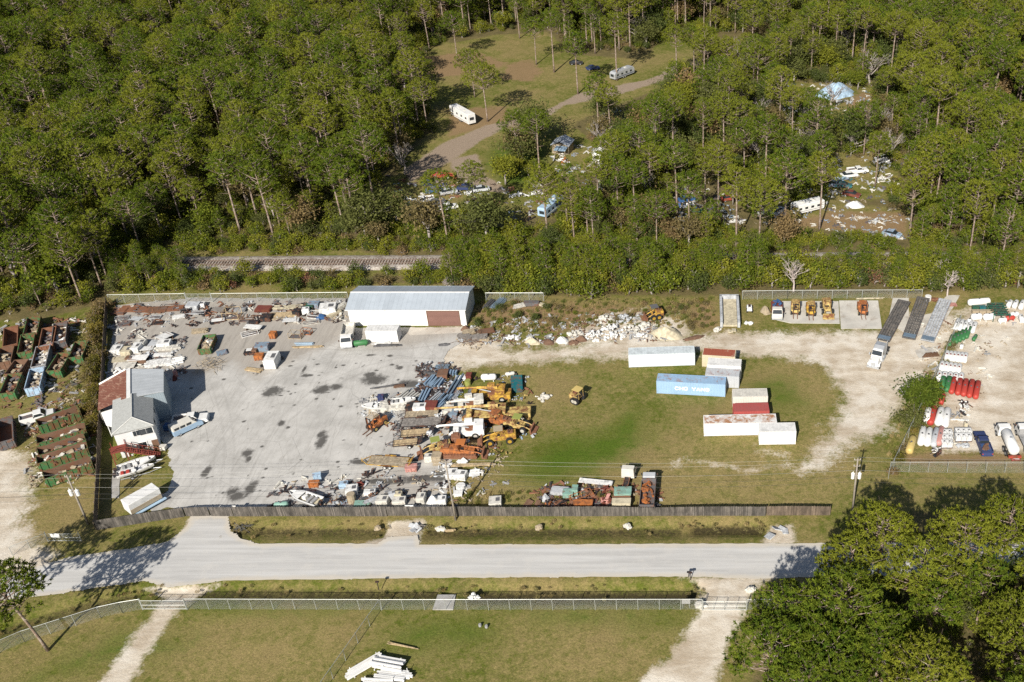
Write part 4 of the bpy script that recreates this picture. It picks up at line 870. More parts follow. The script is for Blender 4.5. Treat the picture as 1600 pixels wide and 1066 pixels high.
wood_fence([(676, 806.5), (900, 806.5), (1196, 806)], "long grey board fence right of the second gate", GB)
wood_fence([(1198, 805.5), (1297, 805.5)], "browner board fence at the right end of the front fence", BB, 1.8)
wood_fence([(291, 807), (328, 806.5)], "left leaf of the wooden yard gate by the driveway", GB, 1.75, "wooden_gate", cat="gate"); wood_fence([(330, 806.5), (365, 807)], "right leaf of the wooden yard gate by the driveway", GB, 1.75, "wooden_gate", cat="gate")
wood_fence([(606, 806), (640, 806)], "left leaf of the second wooden gate at the broken concrete apron", GB, 1.75, "wooden_gate", cat="gate"); wood_fence([(641, 806), (675, 806)], "right leaf of the second wooden gate at the broken concrete apron", GB, 1.75, "wooden_gate", cat="gate")
def chain_mat():
    m, nt, b = new_mat("chain_link"); MATS['chain'] = m; tc = nd(nt, "ShaderNodeTexCoord").outputs['UV']
    geo = nd(nt, "ShaderNodeNewGeometry"); sp = nd(nt, "ShaderNodeSeparateXYZ"); nt.links.new(nd(nt, "ShaderNodeTexCoord").outputs['Object'], sp.inputs[0])
    hx = mth(nt, 'ADD', sp.outputs[0], mth(nt, 'MULTIPLY', sp.outputs[1], .6)); a = mth(nt, 'FRACT', mth(nt, 'MULTIPLY', mth(nt, 'ADD', hx, sp.outputs[2]), 9)); b3 = mth(nt, 'FRACT', mth(nt, 'MULTIPLY', mth(nt, 'SUBTRACT', hx, sp.outputs[2]), 9))
    w = mth(nt, 'MAXIMUM', mth(nt, 'LESS_THAN', a, .075), mth(nt, 'LESS_THAN', b3, .075))
    tr = nd(nt, "ShaderNodeBsdfTransparent"); mx = nd(nt, "ShaderNodeMixShader"); b.inputs['Base Color'].default_value = (.36, .38, .37, 1); b.inputs['Roughness'].default_value = .5
    nt.links.new(w, mx.inputs[0]); nt.links.new(tr.outputs[0], mx.inputs[1]); nt.links.new(b.outputs[0], mx.inputs[2]); nt.links.new(mx.outputs[0], nt.nodes['Material Output'].inputs[0]); return m
CH = chain_mat(); GALV = M("galvanized_steel", (.44, .46, .44), .4, .1, 2, metal=.3)
def chain_fence(pts, label, h=2.0, step=3.0, name="chain_link_fence", cat="fence", r=.034):
    w = [G(*p) for p in pts]; t = thing(name, label, cat, w[0]); ps = MB(); tp = MB(); ms = MB()
    for a, b2 in zip(w, w[1:]):
        l = math.hypot(b2[0] - a[0], b2[1] - a[1]); n = max(1, round(l / step)); dx, dy = (b2[0] - a[0]) / l, (b2[1] - a[1]) / l
        for i in range(n + 1):
            s = l * i / n; p = (a[0] + dx * s, a[1] + dy * s); ps.tube([(p[0], p[1], -.1), (p[0] + rnd.uniform(-.03, .03), p[1], h + .03)], r * 1.25, 5)
        tp.tube([(a[0], a[1], h), (b2[0], b2[1], h)], r, 5); ms.quad((a[0], a[1], .03), (b2[0], b2[1], .03), (b2[0], b2[1], h), (a[0], a[1], h))
    wpart(ps, "posts", GALV, t); wpart(tp, "top_rail", GALV, t); wpart(ms, "wire_mesh", CH, t); return t
chain_fence([(-60, 1050), (0, 1020), (39, 1003), (158, 965), (192, 957.5), (223, 952.5)], "chain-link fence running down to the left edge past the leaning pine")
chain_fence([(293, 952), (596, 953)], "chain-link fence left of the diagonal fence along the road ditch")
chain_fence([(597, 953), (1097, 952.5)], "chain-link fence between the diagonal fence and the right-hand gate")
chain_fence([(1167, 953), (1300, 951)], "short chain-link fence right of the double gate under the pines")
chain_fence([(596, 953.5), (500, 1090)], "diagonal chain-link fence across the lower lawn")
chain_fence([(172, 474), (292, 472)], "chain-link back fence behind the rusty plates", r=.045); chain_fence([(333, 472), (545, 470)], "chain-link back fence between the warehouse and the wire gate", r=.045)
chain_fence([(760, 471), (850, 471)], "short chain-link back fence right of the warehouse", r=.045); chain_fence([(1160, 468), (1230, 467), (1440, 466)], "chain-link back fence behind the parked yellow machines", r=.045)
chain_fence([(1388, 748), (1440, 640), (1500, 505)], "chain-link fence overgrown with vines between the yard and the tank lot"); chain_fence([(1390, 738), (1600, 738), (1700, 738)], "chain-link fence in front of the tank lot", 2.1, 3.1)
chain_fence([(20, 868), (75, 846)], "chain-link fence by the sandy lot at lower left", 1.6)
def wire_gate(x0, x1, y, label, h=1.7):
    a, b2 = G(x0, y), G(x1, y); t = thing("wire_gate", label, "gate", a); m = MB(); mid = ((a[0] + b2[0]) / 2, (a[1] + b2[1]) / 2)
    for p, q in ((a, (mid[0] - .06, mid[1])), ((mid[0] + .06, mid[1]), b2)):
        fr_ = MB(); sh_ = MB()
        for z in (.12, h * .5, h): fr_.tube([(p[0], p[1], z), (q[0], q[1], z)], .03, 4)
        for s in (0, .5, 1): fr_.tube([(p[0] + (q[0] - p[0]) * s, p[1], .12), (p[0] + (q[0] - p[0]) * s, p[1], h)], .03, 4)
        sh_.quad((p[0], p[1], .12), (q[0], q[1], .12), (q[0], q[1], h), (p[0], p[1], h)); lf = wpart(fr_, "gate_leaf", GALV, t); sh_.v = [(x - t.location[0], yy - t.location[1], z) for x, yy, z in sh_.v]; sh_.build("wire_mesh", CH, lf)
    for p in (a, b2): m.tube([(p[0], p[1], 0), (p[0], p[1], h + .4)], .06, 6)
    wpart(m, "gate_posts", GALV, t)
wire_gate(224, 292, 952.5, "wide wire double gate across the sandy track at lower left"); wire_gate(1098, 1166, 954, "wire double gate across the sandy drive at lower right"); wire_gate(293, 332, 472, "rusty wire gate in the back fence", 1.9)
wire_gate(76, 128, 846, "wire gate with a white sign beside the left board fence", 1.5)
# ================================================================ UTILITY POLES AND WIRES
PW = C('gwood', 'wood'); PWL = M("pole_wood", (.30, .265, .22), .95, .2, 1.5)
POLES = [((712, 812), 11.6, "wooden utility pole leaning in front of the board fence, near the middle", .0), ((138, 819), 9.6, "wooden utility pole with transformers beside the left board fence", 1.0), ((1332, 797), 10.2, "wooden utility pole with transformers near the right end of the front fence", 1.0)]
tops = []
for (px_, h_, lb, tr_) in POLES:
    q = G(*px_); t = thing("utility_pole", lb, "utility pole", q); rr = .17
    MB().tube([(0, 0, -.2), (0, 0, h_ * .5), (0, 0, h_)], [rr, rr * .85, rr * .6], 8).build("pole", PWL, t, True)
    for z, w_ in ((h_ - .5, 1.2),) if not tr_ else ((h_ - .4, 1.0), (h_ - 1.6, 1.0)):
        ca = MB().box((0, .12, z), (w_, .1, .12)).build("cross_arm", PWL, t)
        ins = MB()
        for s in (-1, 0, 1): ins.tube([(s * w_ * .44, .12, z + .05), (s * w_ * .44, .12, z + .28)], [.05, .035], 6)
        ins.build("insulator", C('offwhite'), t)
    if tr_:
        for s in (-1, 1):
            z = h_ - 3.3; m = MB().tube([(s * .5, -.05, z - .5), (s * .5, -.05, z + .45)], [.27, .27], 10); m.tube([(s * .5, -.05, z + .45), (s * .5, -.05, z + .6)], [.29, .1], 10); m.tube([(s * .5, -.05, z + .55), (s * .5, -.05, z + .85)], .05, 6)
            m.build("transformer", C('white'), t); MB().box((s * .25, -.03, z), (.35, .08, .1)).build("bracket", STEEL, t)
    else:
        m = MB().tube([(0, 0, h_ - 3.2), (-.9, -.2, h_ - 2.7), (-1.5, -.35, h_ - 2.65)], .03, 5); m.build("lamp_arm", STEEL, t); MB().ball((-1.7, -.4, h_ - 2.72), .24, 8, 5, (1.4, .7, .4)).build("lamp_head", C('silver'), t)
        MB().box((.15, -.1, h_ - 4), (.2, .12, .35)).build("junction_box", C('grey'), t)
    tops.append((q, h_))
order = [tops[1], tops[0], tops[2]]
WIRE = M("aluminium_wire", (.30, .30, .28), .5, .05, metal=.3); WB = M("black_cable", (.03, .03, .03), .6)
chainp = [((order[0][0][0] - 60, order[0][0][1] - 2), 10.5)] + order + [((order[2][0][0] + 60, order[2][0][1] + 1), 10.5)]
wn_i = 0
for off, dz, mt_, lb in ((-.42, -.15, WIRE, "front pale overhead power wire, uppermost pair"), (.42, -.15, WIRE, "back pale overhead power wire, uppermost pair"), (0, -2.3, WIRE, "pale overhead wire in the middle height of the poles"), (.15, -3.7, WB, "dark overhead telephone cable, upper of the two dark ones"), (.1, -4.6, WB, "lowest dark overhead cable")):
    m = MB()
    for (a, ha_), (b2, hb_) in zip(chainp, chainp[1:]):
        pts_ = []
        for i in range(13):
            t_ = i / 12; sag = 4 * t_ * (1 - t_) * 1.0
            pts_.append((a[0] + (b2[0] - a[0]) * t_ , a[1] + (b2[1] - a[1]) * t_ + off, (ha_ + (hb_ - ha_) * t_) + dz - sag))
        m.tube(pts_, .012 if mt_ is WIRE else .018, 4, False)
    o = m.build("overhead_wire", mt_); tag(o, lb, "wire", "overhead wires")
for (x, y, h_, lb) in ((592, 922, 1.5, "thin mailbox post at the south edge of the road"), (1079, 906, 1.3, "dark mailbox post by the right-hand drive, the taller one"), (1076, 902, .9, "short dark marker post by the right-hand drive")):
    q = G(x, y); t = thing("mailbox", lb, "mailbox", q); MB().box((0, 0, h_ / 2), (.09, .09, h_)).build("post", DARK, t)
    m = MB().side([(-.25, 0), (.25, 0), (.25, .14), (.18, .22), (-.18, .22), (-.25, .14)], -.1, .1); m.v = [(x_, y_, z_ + h_) for x_, y_, z_ in m.v]; m.build("box", DARK, t)
def sign(x, y, w, h_, z, lb, col='white', rz=0):
    q = G(x, y); t = thing("sign_board", lb, "sign", q, rz); MB().box((0, 0, z), (w, .04, h_)).build("board", C(col), t); m = MB()
    for s in (-.4, .4): m.box((s * w, .05, z / 2), (.05, .05, z))
    m.build("posts", GALV, t)
sign(1072, 951, 1.15, .8, 1.35, "grey sign board on the chain-link fence beside the right-hand gate", 'grey'); sign(90, 846, 1.3, .7, 1.2, "white sign board on the wire gate at lower left")
sign(370, 805, .55, .32, 1.75, "small white sign on top of the fence beside the driveway gate"); sign(642, 804, 1.3, .28, 1.75, "long white sign on the second wooden gate")
# ================================================================ SHIPPING CONTAINERS
def cont_mats(c, roofd=None, damt=.4):
    pc = dict(red=(.40, .085, .075), sky=(.30, .45, .62)).get(c, PAL[c]); s = M("container_" + c, pc, .55, .06, .5, dirt=(.40, .27, .19) if c in ('white', 'cream', 'offwhite') else tuple(x * .72 for x in pc), damt=.30, dscale=.7)
    r = M("container_roof_" + c + str(roofd or ''), tuple(x * .95 for x in pc), .6, .07, .5, dirt=roofd or tuple(x * .7 for x in PAL[c]), damt=damt, dscale=.9); return s, r
def corr_wall(m, L, z0, z1, y, sg, p=.28, d=.036):
    """corrugated side wall along x at y, bulging outwards by d"""
    pts = []; n = int(L / p)
    for i in range(n):
        x = -L / 2 + i * L / n; w = L / n
        pts += [(x, 0), (x + w * .32, 0), (x + w * .5, d), (x + w * .82, d)]
    pts.append((L / 2, 0))
    for (xa, ya), (xb, yb) in zip(pts, pts[1:]):
        q = [(xa, y + sg * ya, z0), (xb, y + sg * yb, z0), (xb, y + sg * yb, z1), (xa, y + sg * ya, z1)]
        m.quad(*(q if sg < 0 else q[::-1]))
def container(L, H, c, label, loc, rz, roofd=None, damt=.42, doorcol=None, group="shipping containers"):
    Wd = 2.44; t = thing("shipping_container", label, "container", loc, rz, group); sm, rm_ = cont_mats(c, roofd, damt)
    m = MB(); corr_wall(m, L - .24, .16, H - .1, -Wd / 2 + .04, -1); corr_wall(m, L - .24, .16, H - .1, Wd / 2 - .04, 1)
    m.box((-L / 2 + .06, 0, H / 2), (.05, Wd - .3, H - .2)); m.build("wall", sm, t)
    m = MB(); m.box((0, 0, H - .03), (L - .1, Wd - .12, .04))
    for i in range(int(L / .6)): m.box((-L / 2 + .4 + i * .6, 0, H - .005), (.28, Wd - .3, .03))
    m.build("roof", rm_, t)
    m = MB()
    for sx in (-1, 1):
        for sy in (-1, 1): m.box((sx * (L / 2 - .06), sy * (Wd / 2 - .06), H / 2), (.13, .13, H))
        for z in (.08, H - .05): m.box((sx * (L / 2 - .06), 0, z), (.12, Wd - .26, .12))
    for sy in (-1, 1):
        for z in (.08, H - .05): m.box((0, sy * (Wd / 2 - .045), z), (L - .26, .08, .11))
    m.build("frame", sm, t); dmn = C(doorcol, 'worn') if doorcol else sm
    for s in (-1, 1):
        d = MB().box((L / 2 + .0, s * .57, H / 2), (.06, 1.1, H - .26)).build("door", dmn, t)
        b3 = MB()
        for k in (-.3, .25): b3.tube([(L / 2 + .07, s * .57 + k, .2), (L / 2 + .07, s * .57 + k, H - .2)], .025, 5)
        b3.build("lock_bar", STEEL, d)
    MB().box((0, 0, .14), (L - .3, Wd - .3, .06)).build("floor", C('brown', 'wood'), t)
    return t
def cplace(x0, y0, x1, y1, L, H, c, label, **k):
    """front bottom edge in px"""
    p, a, l = span(x0, y0, x1, y1); cx, cy = p[0] - math.sin(a) * 1.22, p[1] + math.cos(a) * 1.22
    return container(L, H, c, label, (cx, cy, .02), a, **k)
cplace(982, 574.5, 1086.5, 571, 12.19, 2.75, 'ice', "long pale grey-white shipping container at the edge of the sandy track")
cy_ = cplace(1027.5, 615, 1131.5, 620.5, 12.19, 2.65, 'sky', "long light blue shipping container with white lettering on its side", roofd=(.32, .16, .09), damt=.36)
cplace(1096, 573, 1149, 576.5, 6.06, 2.59, 'cream', "short container with cream side and heavily rusted red-brown roof", roofd=(.30, .085, .05), damt=.62)
cplace(1104, 591, 1158, 594, 6.06, 2.9, 'white', "short white container directly behind the one with two rust patches")
cplace(1102, 604, 1154, 607, 6.06, 2.5, 'silver', "short silver container with two rust patches on its roof", roofd=(.26, .10, .06), damt=.36)
cplace(1145, 639.5, 1199, 638.5, 6.06, 2.59, 'offwhite', "short grey-white container behind the red one")
cplace(1146.5, 663, 1201, 661.5, 6.06, 2.59, 'red', "short faded red container between the grey-white one and the long rusty white one", roofd=(.33, .09, .08), damt=.5)
cplace(1099.5, 682, 1213.5, 679.5, 12.19, 2.59, 'white', "long white container with rows of orange rust on its roof", roofd=(.36, .18, .09), damt=.46)
cplace(1185.5, 695.5, 1243.5, 694.5, 6.06, 2.7, 'white', "short clean white container at the right end of the group")
cplace(573.5, 535, 623, 535, 6.06, 2.5, 'white', "short white storage container in front of the warehouse", group="shipping containers")
# lettering on the blue container
LET = {'C': [[(1, .85), (.75, 1), (.25, 1), (0, .75), (0, .25), (.25, 0), (.75, 0), (1, .15)]], 'H': [[(0, 0), (0, 1)], [(1, 0), (1, 1)], [(0, .5), (1, .5)]], 'O': [[(.25, 0), (.75, 0), (1, .25), (1, .75), (.75, 1), (.25, 1), (0, .75), (0, .25), (.25, 0)]],
 'Y': [[(0, 1), (.5, .5), (1, 1)], [(.5, .5), (.5, 0)]], 'A': [[(0, 0), (.5, 1), (1, 0)], [(.22, .4), (.78, .4)]], 'N': [[(0, 0), (0, 1), (1, 0), (1, 1)]], 'G': [[(1, .85), (.75, 1), (.25, 1), (0, .75), (0, .25), (.25, 0), (.75, 0), (1, .2), (1, .5), (.6, .5)]]}
m = MB(); x = -2.75
for ch in "CHO YANG":
    if ch == ' ': x += .62; continue
    for st in LET[ch]:
        for (a, b2), (c_, d) in zip(st, st[1:]):
            xa, xb, za, zb = x + a * .56, x + c_ * .56, 1.05 + b2 * .62, 1.05 + d * .62; l = math.hypot(xb - xa, zb - za)
            m.box(((xa + xb) / 2, -1.25, (za + zb) / 2), (l + .1, .012, .17), 0, -math.atan2(zb - za, xb - xa))
    x += .80
m.build("lettering", M("white_lettering", (.88, .88, .88), .5, .01), cy_)
# ================================================================ VEHICLE BUILDERS (front towards +x)
def wheels(t, pos, r=.42, w=.26, rim='silver', two=True):
    for x, y in pos:
        o = MB().tube([(x, y - w / 2, r), (x, y + w / 2, r)], r, 14).build("wheel", TYRE, t)
        m = MB(); s = 1 if y > 0 else -1; m.tube([(x, y, r), (x, y + s * (w / 2 + .02), r)], [r * .58, r * .55], 10); m.build("rim", C(rim, 'metal'), o)
def lamps(t, x, ys, z, front=True, s=.16):
    for y in ys: MB().box((x, y, z), (.05, s * 1.4, s)).build("headlight" if front else "tail_light", C('silver') if front else C('red'), t)
def pickup(label, loc, rz, col='white', bed=None, kind='paint', L=5.6, name="pickup_truck", load=None):
    t = thing(name, label, "pickup", loc, rz); cm = C(col, kind); h = L / 2
    m = MB().side([(-h, .5), (-h + .15, 1.12), (-.3, 1.12), (-.3, 1.15), (h * .52, 1.15), (h - .12, 1.02), (h, .62), (h - .1, .42), (-h, .42)], -.93, .93); m.build("body", cm, t, bevel=.04)
    MB().side([(-.55, 1.14), (-.4, 1.78), (.75, 1.78), (1.35, 1.14)], -.86, .86, (1.5, .12)).build("cab", cm, t, bevel=.03)
    g = MB(); g.quad((.80, -.72, 1.75), (1.35, -.82, 1.18), (1.35, .82, 1.18), (.80, .72, 1.75)); g.v = [(x + .03, y, z + .02) for x, y, z in g.v]; g.build("windscreen", GLASS, t)
    for s in (-1, 1):
        g = MB(); q = [(-.35, s * .80, 1.7), (.68, s * .80, 1.7), (1.08, s * .88, 1.24), (-.45, s * .88, 1.24)]; g.quad(*(q if s > 0 else q[::-1])); g.build("side_window", GLASS, t)
        MB().box((1.1, s * 1.02, 1.3), (.12, .2, .16)).build("mirror", DARK, t)
    g = MB(); g.quad((-.48, .7, 1.7), (-.48, -.7, 1.7), (-.60, -.8, 1.25), (-.60, .8, 1.25)); g.build("rear_window", GLASS, t)
    b2 = MB().box((-h / 2 - .25, 0, 1.135), (h - .75, 1.55, .05)); b2.build("bed_floor", C(bed or 'dgrey', 'worn'), t)
    b2 = MB()
    for s in (-1, 1): b2.box((-h / 2 - .22, s * .88, 1.3), (h - .6, .1, .36))
    b2.box((-h + .06, 0, 1.3), (.08, 1.7, .36)); b2.build("bed_sides", cm, t)
    if load:
        m = MB()
        for i in range(9): m.box((-h / 2 - .3 + rnd.uniform(-.7, .7), rnd.uniform(-.5, .5), 1.3 + rnd.uniform(0, .2)), (rnd.uniform(.3, .8), rnd.uniform(.2, .5), rnd.uniform(.15, .35)), rnd.uniform(0, 3))
        m.build("load", C(load, 'worn'), t)
    wheels(t, [(h * .64, .8), (h * .64, -.8), (-h * .58, .8), (-h * .58, -.8)], .38); lamps(t, h - .02, (-.7, .7), .82); lamps(t, -h, (-.8, .8), .9, False)
    MB().box((h + .02, 0, .52), (.12, 1.8, .18)).build("bumper", STEEL, t); return t
def car(label, loc, rz, col='white', kind='paint', name="junk_car", hood=True):
    t = thing(name, label, "car", loc, rz); cm = C(col, kind)
    MB().side([(-2.2, .45), (-2.25, .85), (-1.5, .95), (1.1, .95), (2.15, .8), (2.2, .5), (2.1, .3), (-2.1, .3)], -.88, .88).build("body", cm, t, bevel=.04)
    MB().side([(-1.7, .94), (-1.05, 1.4), (.35, 1.42), (1.15, .94)], -.8, .8, (1.2, .14)).build("cabin", GLASS, t)
    MB().box((-.35, 0, 1.43), (1.4, 1.26, .05)).build("roof", cm, t, bevel=.02)
    wheels(t, [(1.35, .76), (1.35, -.76), (-1.35, .76), (-1.35, -.76)], .32, .2); lamps(t, 2.18, (-.62, .62), .68); return t
def van(label, loc, rz, col='white', band=None, name="van"):
    t = thing(name, label, "van", loc, rz)
    MB().side([(-2.5, .4), (-2.5, 1.3), (1.6, 1.3), (2.4, 1.05), (2.5, .5), (2.4, .35), (-2.4, .35)], -.95, .95).build("body", C(band or col), t, bevel=.04)
    MB().side([(-2.48, 1.3), (-2.42, 1.95), (1.0, 1.95), (1.6, 1.3)], -.92, .92, (1.6, .08)).build("cabin", C(col), t, bevel=.03)
    MB().box((-.7, 0, 1.99), (3.3, 1.66, .06)).build("roof", C(col), t)
    for s in (-1, 1):
        for x in (-1.8, -.8, .25):
            g = MB().box((x, s * .915, 1.62), (.8, .02, .42)); g.build("side_window", GLASS, t)
    g = MB(); g.quad((1.03, -.75, 1.9), (1.62, -.85, 1.34), (1.62, .85, 1.34), (1.03, .75, 1.9)); g.v = [(x + .03, y, z + .02) for x, y, z in g.v]; g.build("windscreen", GLASS, t)
    wheels(t, [(1.5, .8), (1.5, -.8), (-1.5, .8), (-1.5, -.8)], .38); lamps(t, 2.46, (-.7, .7), .85); return t
def truck(label, loc, rz, col='white', body='flat', bcol='grey', L=7.0, name="truck", kind='paint', load=None, cat="truck"):
    """cab-over or bonneted lorry with a flat, box, tank or dump body"""
    t = thing(name, label, cat, loc, rz); cm = C(col, kind); h = L / 2
    MB().box((-.2, 0, .72), (L - .6, .85, .24)).build("chassis", DARK, t)
    MB().side([(h - 1.9, .6), (h - 1.9, 2.35), (h - .75, 2.35), (h - .35, 1.5), (h, 1.35), (h, .6)], -1.05, 1.05, (1.9, .08)).build("cab", cm, t, bevel=.05)
    g = MB(); g.quad((h - .74, -.85, 2.25), (h - .36, -.95, 1.55), (h - .36, .95, 1.55), (h - .74, .85, 2.25)); g.v = [(x + .03, y, z + .02) for x, y, z in g.v]; g.build("windscreen", GLASS, t)
    for s in (-1, 1): MB().box((h - 1.3, s * 1.04, 1.85), (.8, .03, .5)).build("side_window", GLASS, t); MB().box((h - .6, s * 1.25, 1.8), (.08, .2, .35)).build("mirror", DARK, t)
    bx = -h + (L - 2.2) / 2; bl = L - 2.2
    if body == 'flat': MB().box((bx, 0, 1.08), (bl, 2.3, .14)).build("flatbed", C(bcol, 'worn'), t); MB().box((bx + bl / 2 - .05, 0, 1.6), (.1, 2.2, 1.0)).build("headboard", C(bcol, 'worn'), t)
    if body == 'dump':
        m = MB().box((bx, 0, 1.1), (bl, 2.2, .12))
        for s in (-1, 1): m.box((bx, s * 1.1, 1.5), (bl, .08, .8))
        m.box((bx - bl / 2, 0, 1.5), (.08, 2.2, .8)); m.box((bx + bl / 2, 0, 1.7), (.08, 2.2, 1.2)); m.build("dump_body", C(bcol, 'worn'), t)
    if body == 'tank':
        MB().tube([(bx - bl / 2, 0, 1.75), (bx - bl / 2 + .3, 0, 1.75), (bx + bl / 2 - .3, 0, 1.75), (bx + bl / 2, 0, 1.75)], [.55, .9, .9, .55], 16).build("tank", C(bcol), t, True); MB().tube([(bx, 0, 2.6), (bx, 0, 2.75)], .25, 10).build("manhole", STEEL, t); MB().box((bx - bl / 2 - .25, 0, 1.0), (.4, 2.1, .3)).build("rear_deck", C('red', 'worn'), t)
    if body == 'bare':
        for s in (-1, 1): MB().box((bx, s * .4, .95), (bl, .1, .2)).build("frame_rail", C('rust', 'worn'), t)
    if body == 'box': MB().box((bx, 0, 2.1), (bl, 2.3, 2.1)).build("box_body", C(bcol), t, bevel=.04)
    if load:
        m = MB()
        for i in range(14): m.box((bx + rnd.uniform(-.42, .42) * bl, rnd.uniform(-.8, .8), 1.35 + rnd.uniform(0, .4)), (rnd.uniform(.3, 1.1), rnd.uniform(.2, .6), rnd.uniform(.15, .5)), rnd.uniform(0, 3))
        m.build("load", C(load, 'worn'), t)
    wheels(t, [(h - 1.0, .95), (h - 1.0, -.95), (-h + 1.3, .92), (-h + 1.3, -.92)] + ([(-h + 2.4, .92), (-h + 2.4, -.92)] if L > 7.5 else []), .48, .34); lamps(t, h + .02, (-.8, .8), .95)
    MB().box((h + .05, 0, .62), (.14, 2.1, .25)).build("bumper", STEEL, t); return t
def semi(label, loc, rz, col='silver'):
    t = thing("semi_tractor", label, "truck", loc, rz, None); cm = C(col, 'metal')
    for s in (-1, 1): MB().box((-.4, s * .4, .85), (7.0, .1, .28)).build("frame_rail", DARK, t)
    MB().side([(1.3, .7), (1.3, 1.75), (3.1, 1.6), (3.55, 1.3), (3.6, .6)], -.85, .85, (1.4, .15)).build("bonnet", C('white'), t, bevel=.08)
    MB().side([(.1, .8), (.1, 2.7), (1.0, 2.7), (1.45, 1.75), (1.45, .8)], -1.05, 1.05, (2.0, .1)).build("cab", C('white'), t, bevel=.06)
    MB().side([(-1.7, .8), (-1.7, 3.0), (-.2, 3.15), (.75, 2.75), (.1, .8)], -1.1, 1.1, (2.2, .15)).build("sleeper", cm, t, bevel=.1)
    g = MB(); g.quad((1.04, -.88, 2.6), (1.47, -.95, 1.85), (1.47, .95, 1.85), (1.04, .88, 2.6)); g.v = [(x + .03, y, z + .02) for x, y, z in g.v]; g.build("windscreen", GLASS, t)
    for s in (-1, 1):
        MB().box((.7, s * 1.06, 2.1), (.7, .03, .5)).build("side_window", GLASS, t); MB().box((1.5, s * 1.35, 2.0), (.1, .25, .5)).build("mirror", STEEL, t)
        MB().tube([(-1.9, s * .95, .8), (-1.9, s * .95, 3.3)], .08, 8).build("exhaust_stack", STEEL, t); MB().side([(1.9, .7), (2.1, 1.15), (3.2, 1.15), (3.45, .7)], s * .85, s * 1.15).build("fender", C('white'), t, bevel=.05)
        MB().tube([(-.9, s * .95, .65), (.9, s * .95, .65)], .32, 12).build("fuel_tank", STEEL, t)
    wheels(t, [(2.7, 1.0), (2.7, -1.0), (-2.4, .98), (-2.4, -.98), (-3.6, .98), (-3.6, -.98)], .5, .4); lamps(t, 3.6, (-.85, .85), 1.0); MB().box((3.7, 0, .6), (.16, 2.3, .36)).build("bumper", STEEL, t); MB().box((3.6, 0, 1.1), (.06, .9, .8)).build("grille", STEEL, t); return t
def lowboy(label, loc, rz, L=12, col='dgrey', ramps=False):
    t = thing("flatbed_trailer", label, "trailer", loc, rz, "low flatbed trailers parked on the right pad"); cm = C(col, 'metal'); h = L / 2
    m = MB()
    for k in range(5): m.box((-.2, -1.0 + k * .5, .92), (L - .4, .40, .09))
    m.build("deck", C(col if col == 'silver' else 'gwood', 'wood') if col == 'silver' else M('dark_deck_planks', (.10, .095, .09), .9, .3, 1.5, dirt=(.17, .15, .13), damt=.45), t)
    m = MB()
    for s in (-1, 1): m.box((0, s * 1.27, .84), (L, .06, .24)); m.box((0, s * .5, .7), (L - 1, .1, .3))
    for i in range(int(L)): m.box((-h + .5 + i, 0, .8), (.09, 2.45, .12))
    m.box((-h, 0, .84), (.1, 2.6, .26)); m.box((h, 0, .84), (.1, 2.6, .26)); m.build("frame", cm, t)
    m = MB()
    for s in (-1, 1):
        for i in range(int(L / 1.2)): m.box((-h + .6 + i * 1.2, s * 1.33, .8), (.12, .05, .16))
    m.build("stake_pocket", C('rust', 'worn'), t)
    wheels(t, [(-h + 1.5, 1.0), (-h + 1.5, -1.0), (-h + 2.7, 1.0), (-h + 2.7, -1.0)], .42, .4); MB().box((h - .8, 0, 1.0), (1.2, 2.3, .1)).build("front_plate", C('slate', 'metal'), t)
    for s in (-1, 1): MB().box((h - 2.4, s * .7, .42), (.12, .12, .84)).build("landing_leg", STEEL, t)
    return t
def utrailer(label, loc, rz, L=5.0, Wd=2.0, rails=True, deck='gwood', ramp_=False, z=.6, fc='black', axle=2, group=None, high=False):
    t = thing("utility_trailer", label, "trailer", loc, rz, group); h = L / 2; m = MB()
    for k in range(9): m.box((0, -Wd / 2 + Wd * (k + .5) / 9, z + .03), (L - .12, Wd / 9 * .9, .05))
    m.build("deck", C(deck, 'wood'), t); m = MB()
    for s in (-1, 1):
        m.box((0, s * Wd / 2, z), (L, .08, .12)); m.box((s * h, 0, z), (.08, Wd, .12))
        if rails:
            m.box((0, s * Wd / 2, z + .42), (L, .05, .05))
            for i in range(5): m.box((-h + L * i / 4, s * Wd / 2, z + .2), (.05, .05, .42))
    if rails: m.box((h, 0, z + .42), (.05, Wd, .05))
    m.build("frame", C(fc, 'worn'), t)
    m = MB().tube([(h, Wd / 2 - .1, z - .02), (h + 1.3, 0, z - .05)], .05, 5); m.tube([(h, -Wd / 2 + .1, z - .02), (h + 1.3, 0, z - .05)], .05, 5); m.tube([(h + 1.25, 0, .05), (h + 1.25, 0, z + .4)], .04, 5); m.build("tongue", C(fc, 'worn'), t)
    if ramp_: MB().box((-h - .55, 0, z + .35), (1.2, Wd - .1, .05), 0, .8).build("ramp_gate", C(fc, 'worn'), t)
    P = [(-.4 + k * .85 - .3, s * (Wd / 2 + .16)) for k in range(axle) for s in (-1, 1)]; wheels(t, P, .34, .22, 'white')
    for s in (-1, 1): MB().box((.05, s * (Wd / 2 + .17), .74), (axle * .9, .26, .05)).build("fender", C(fc, 'worn'), t)
    return t
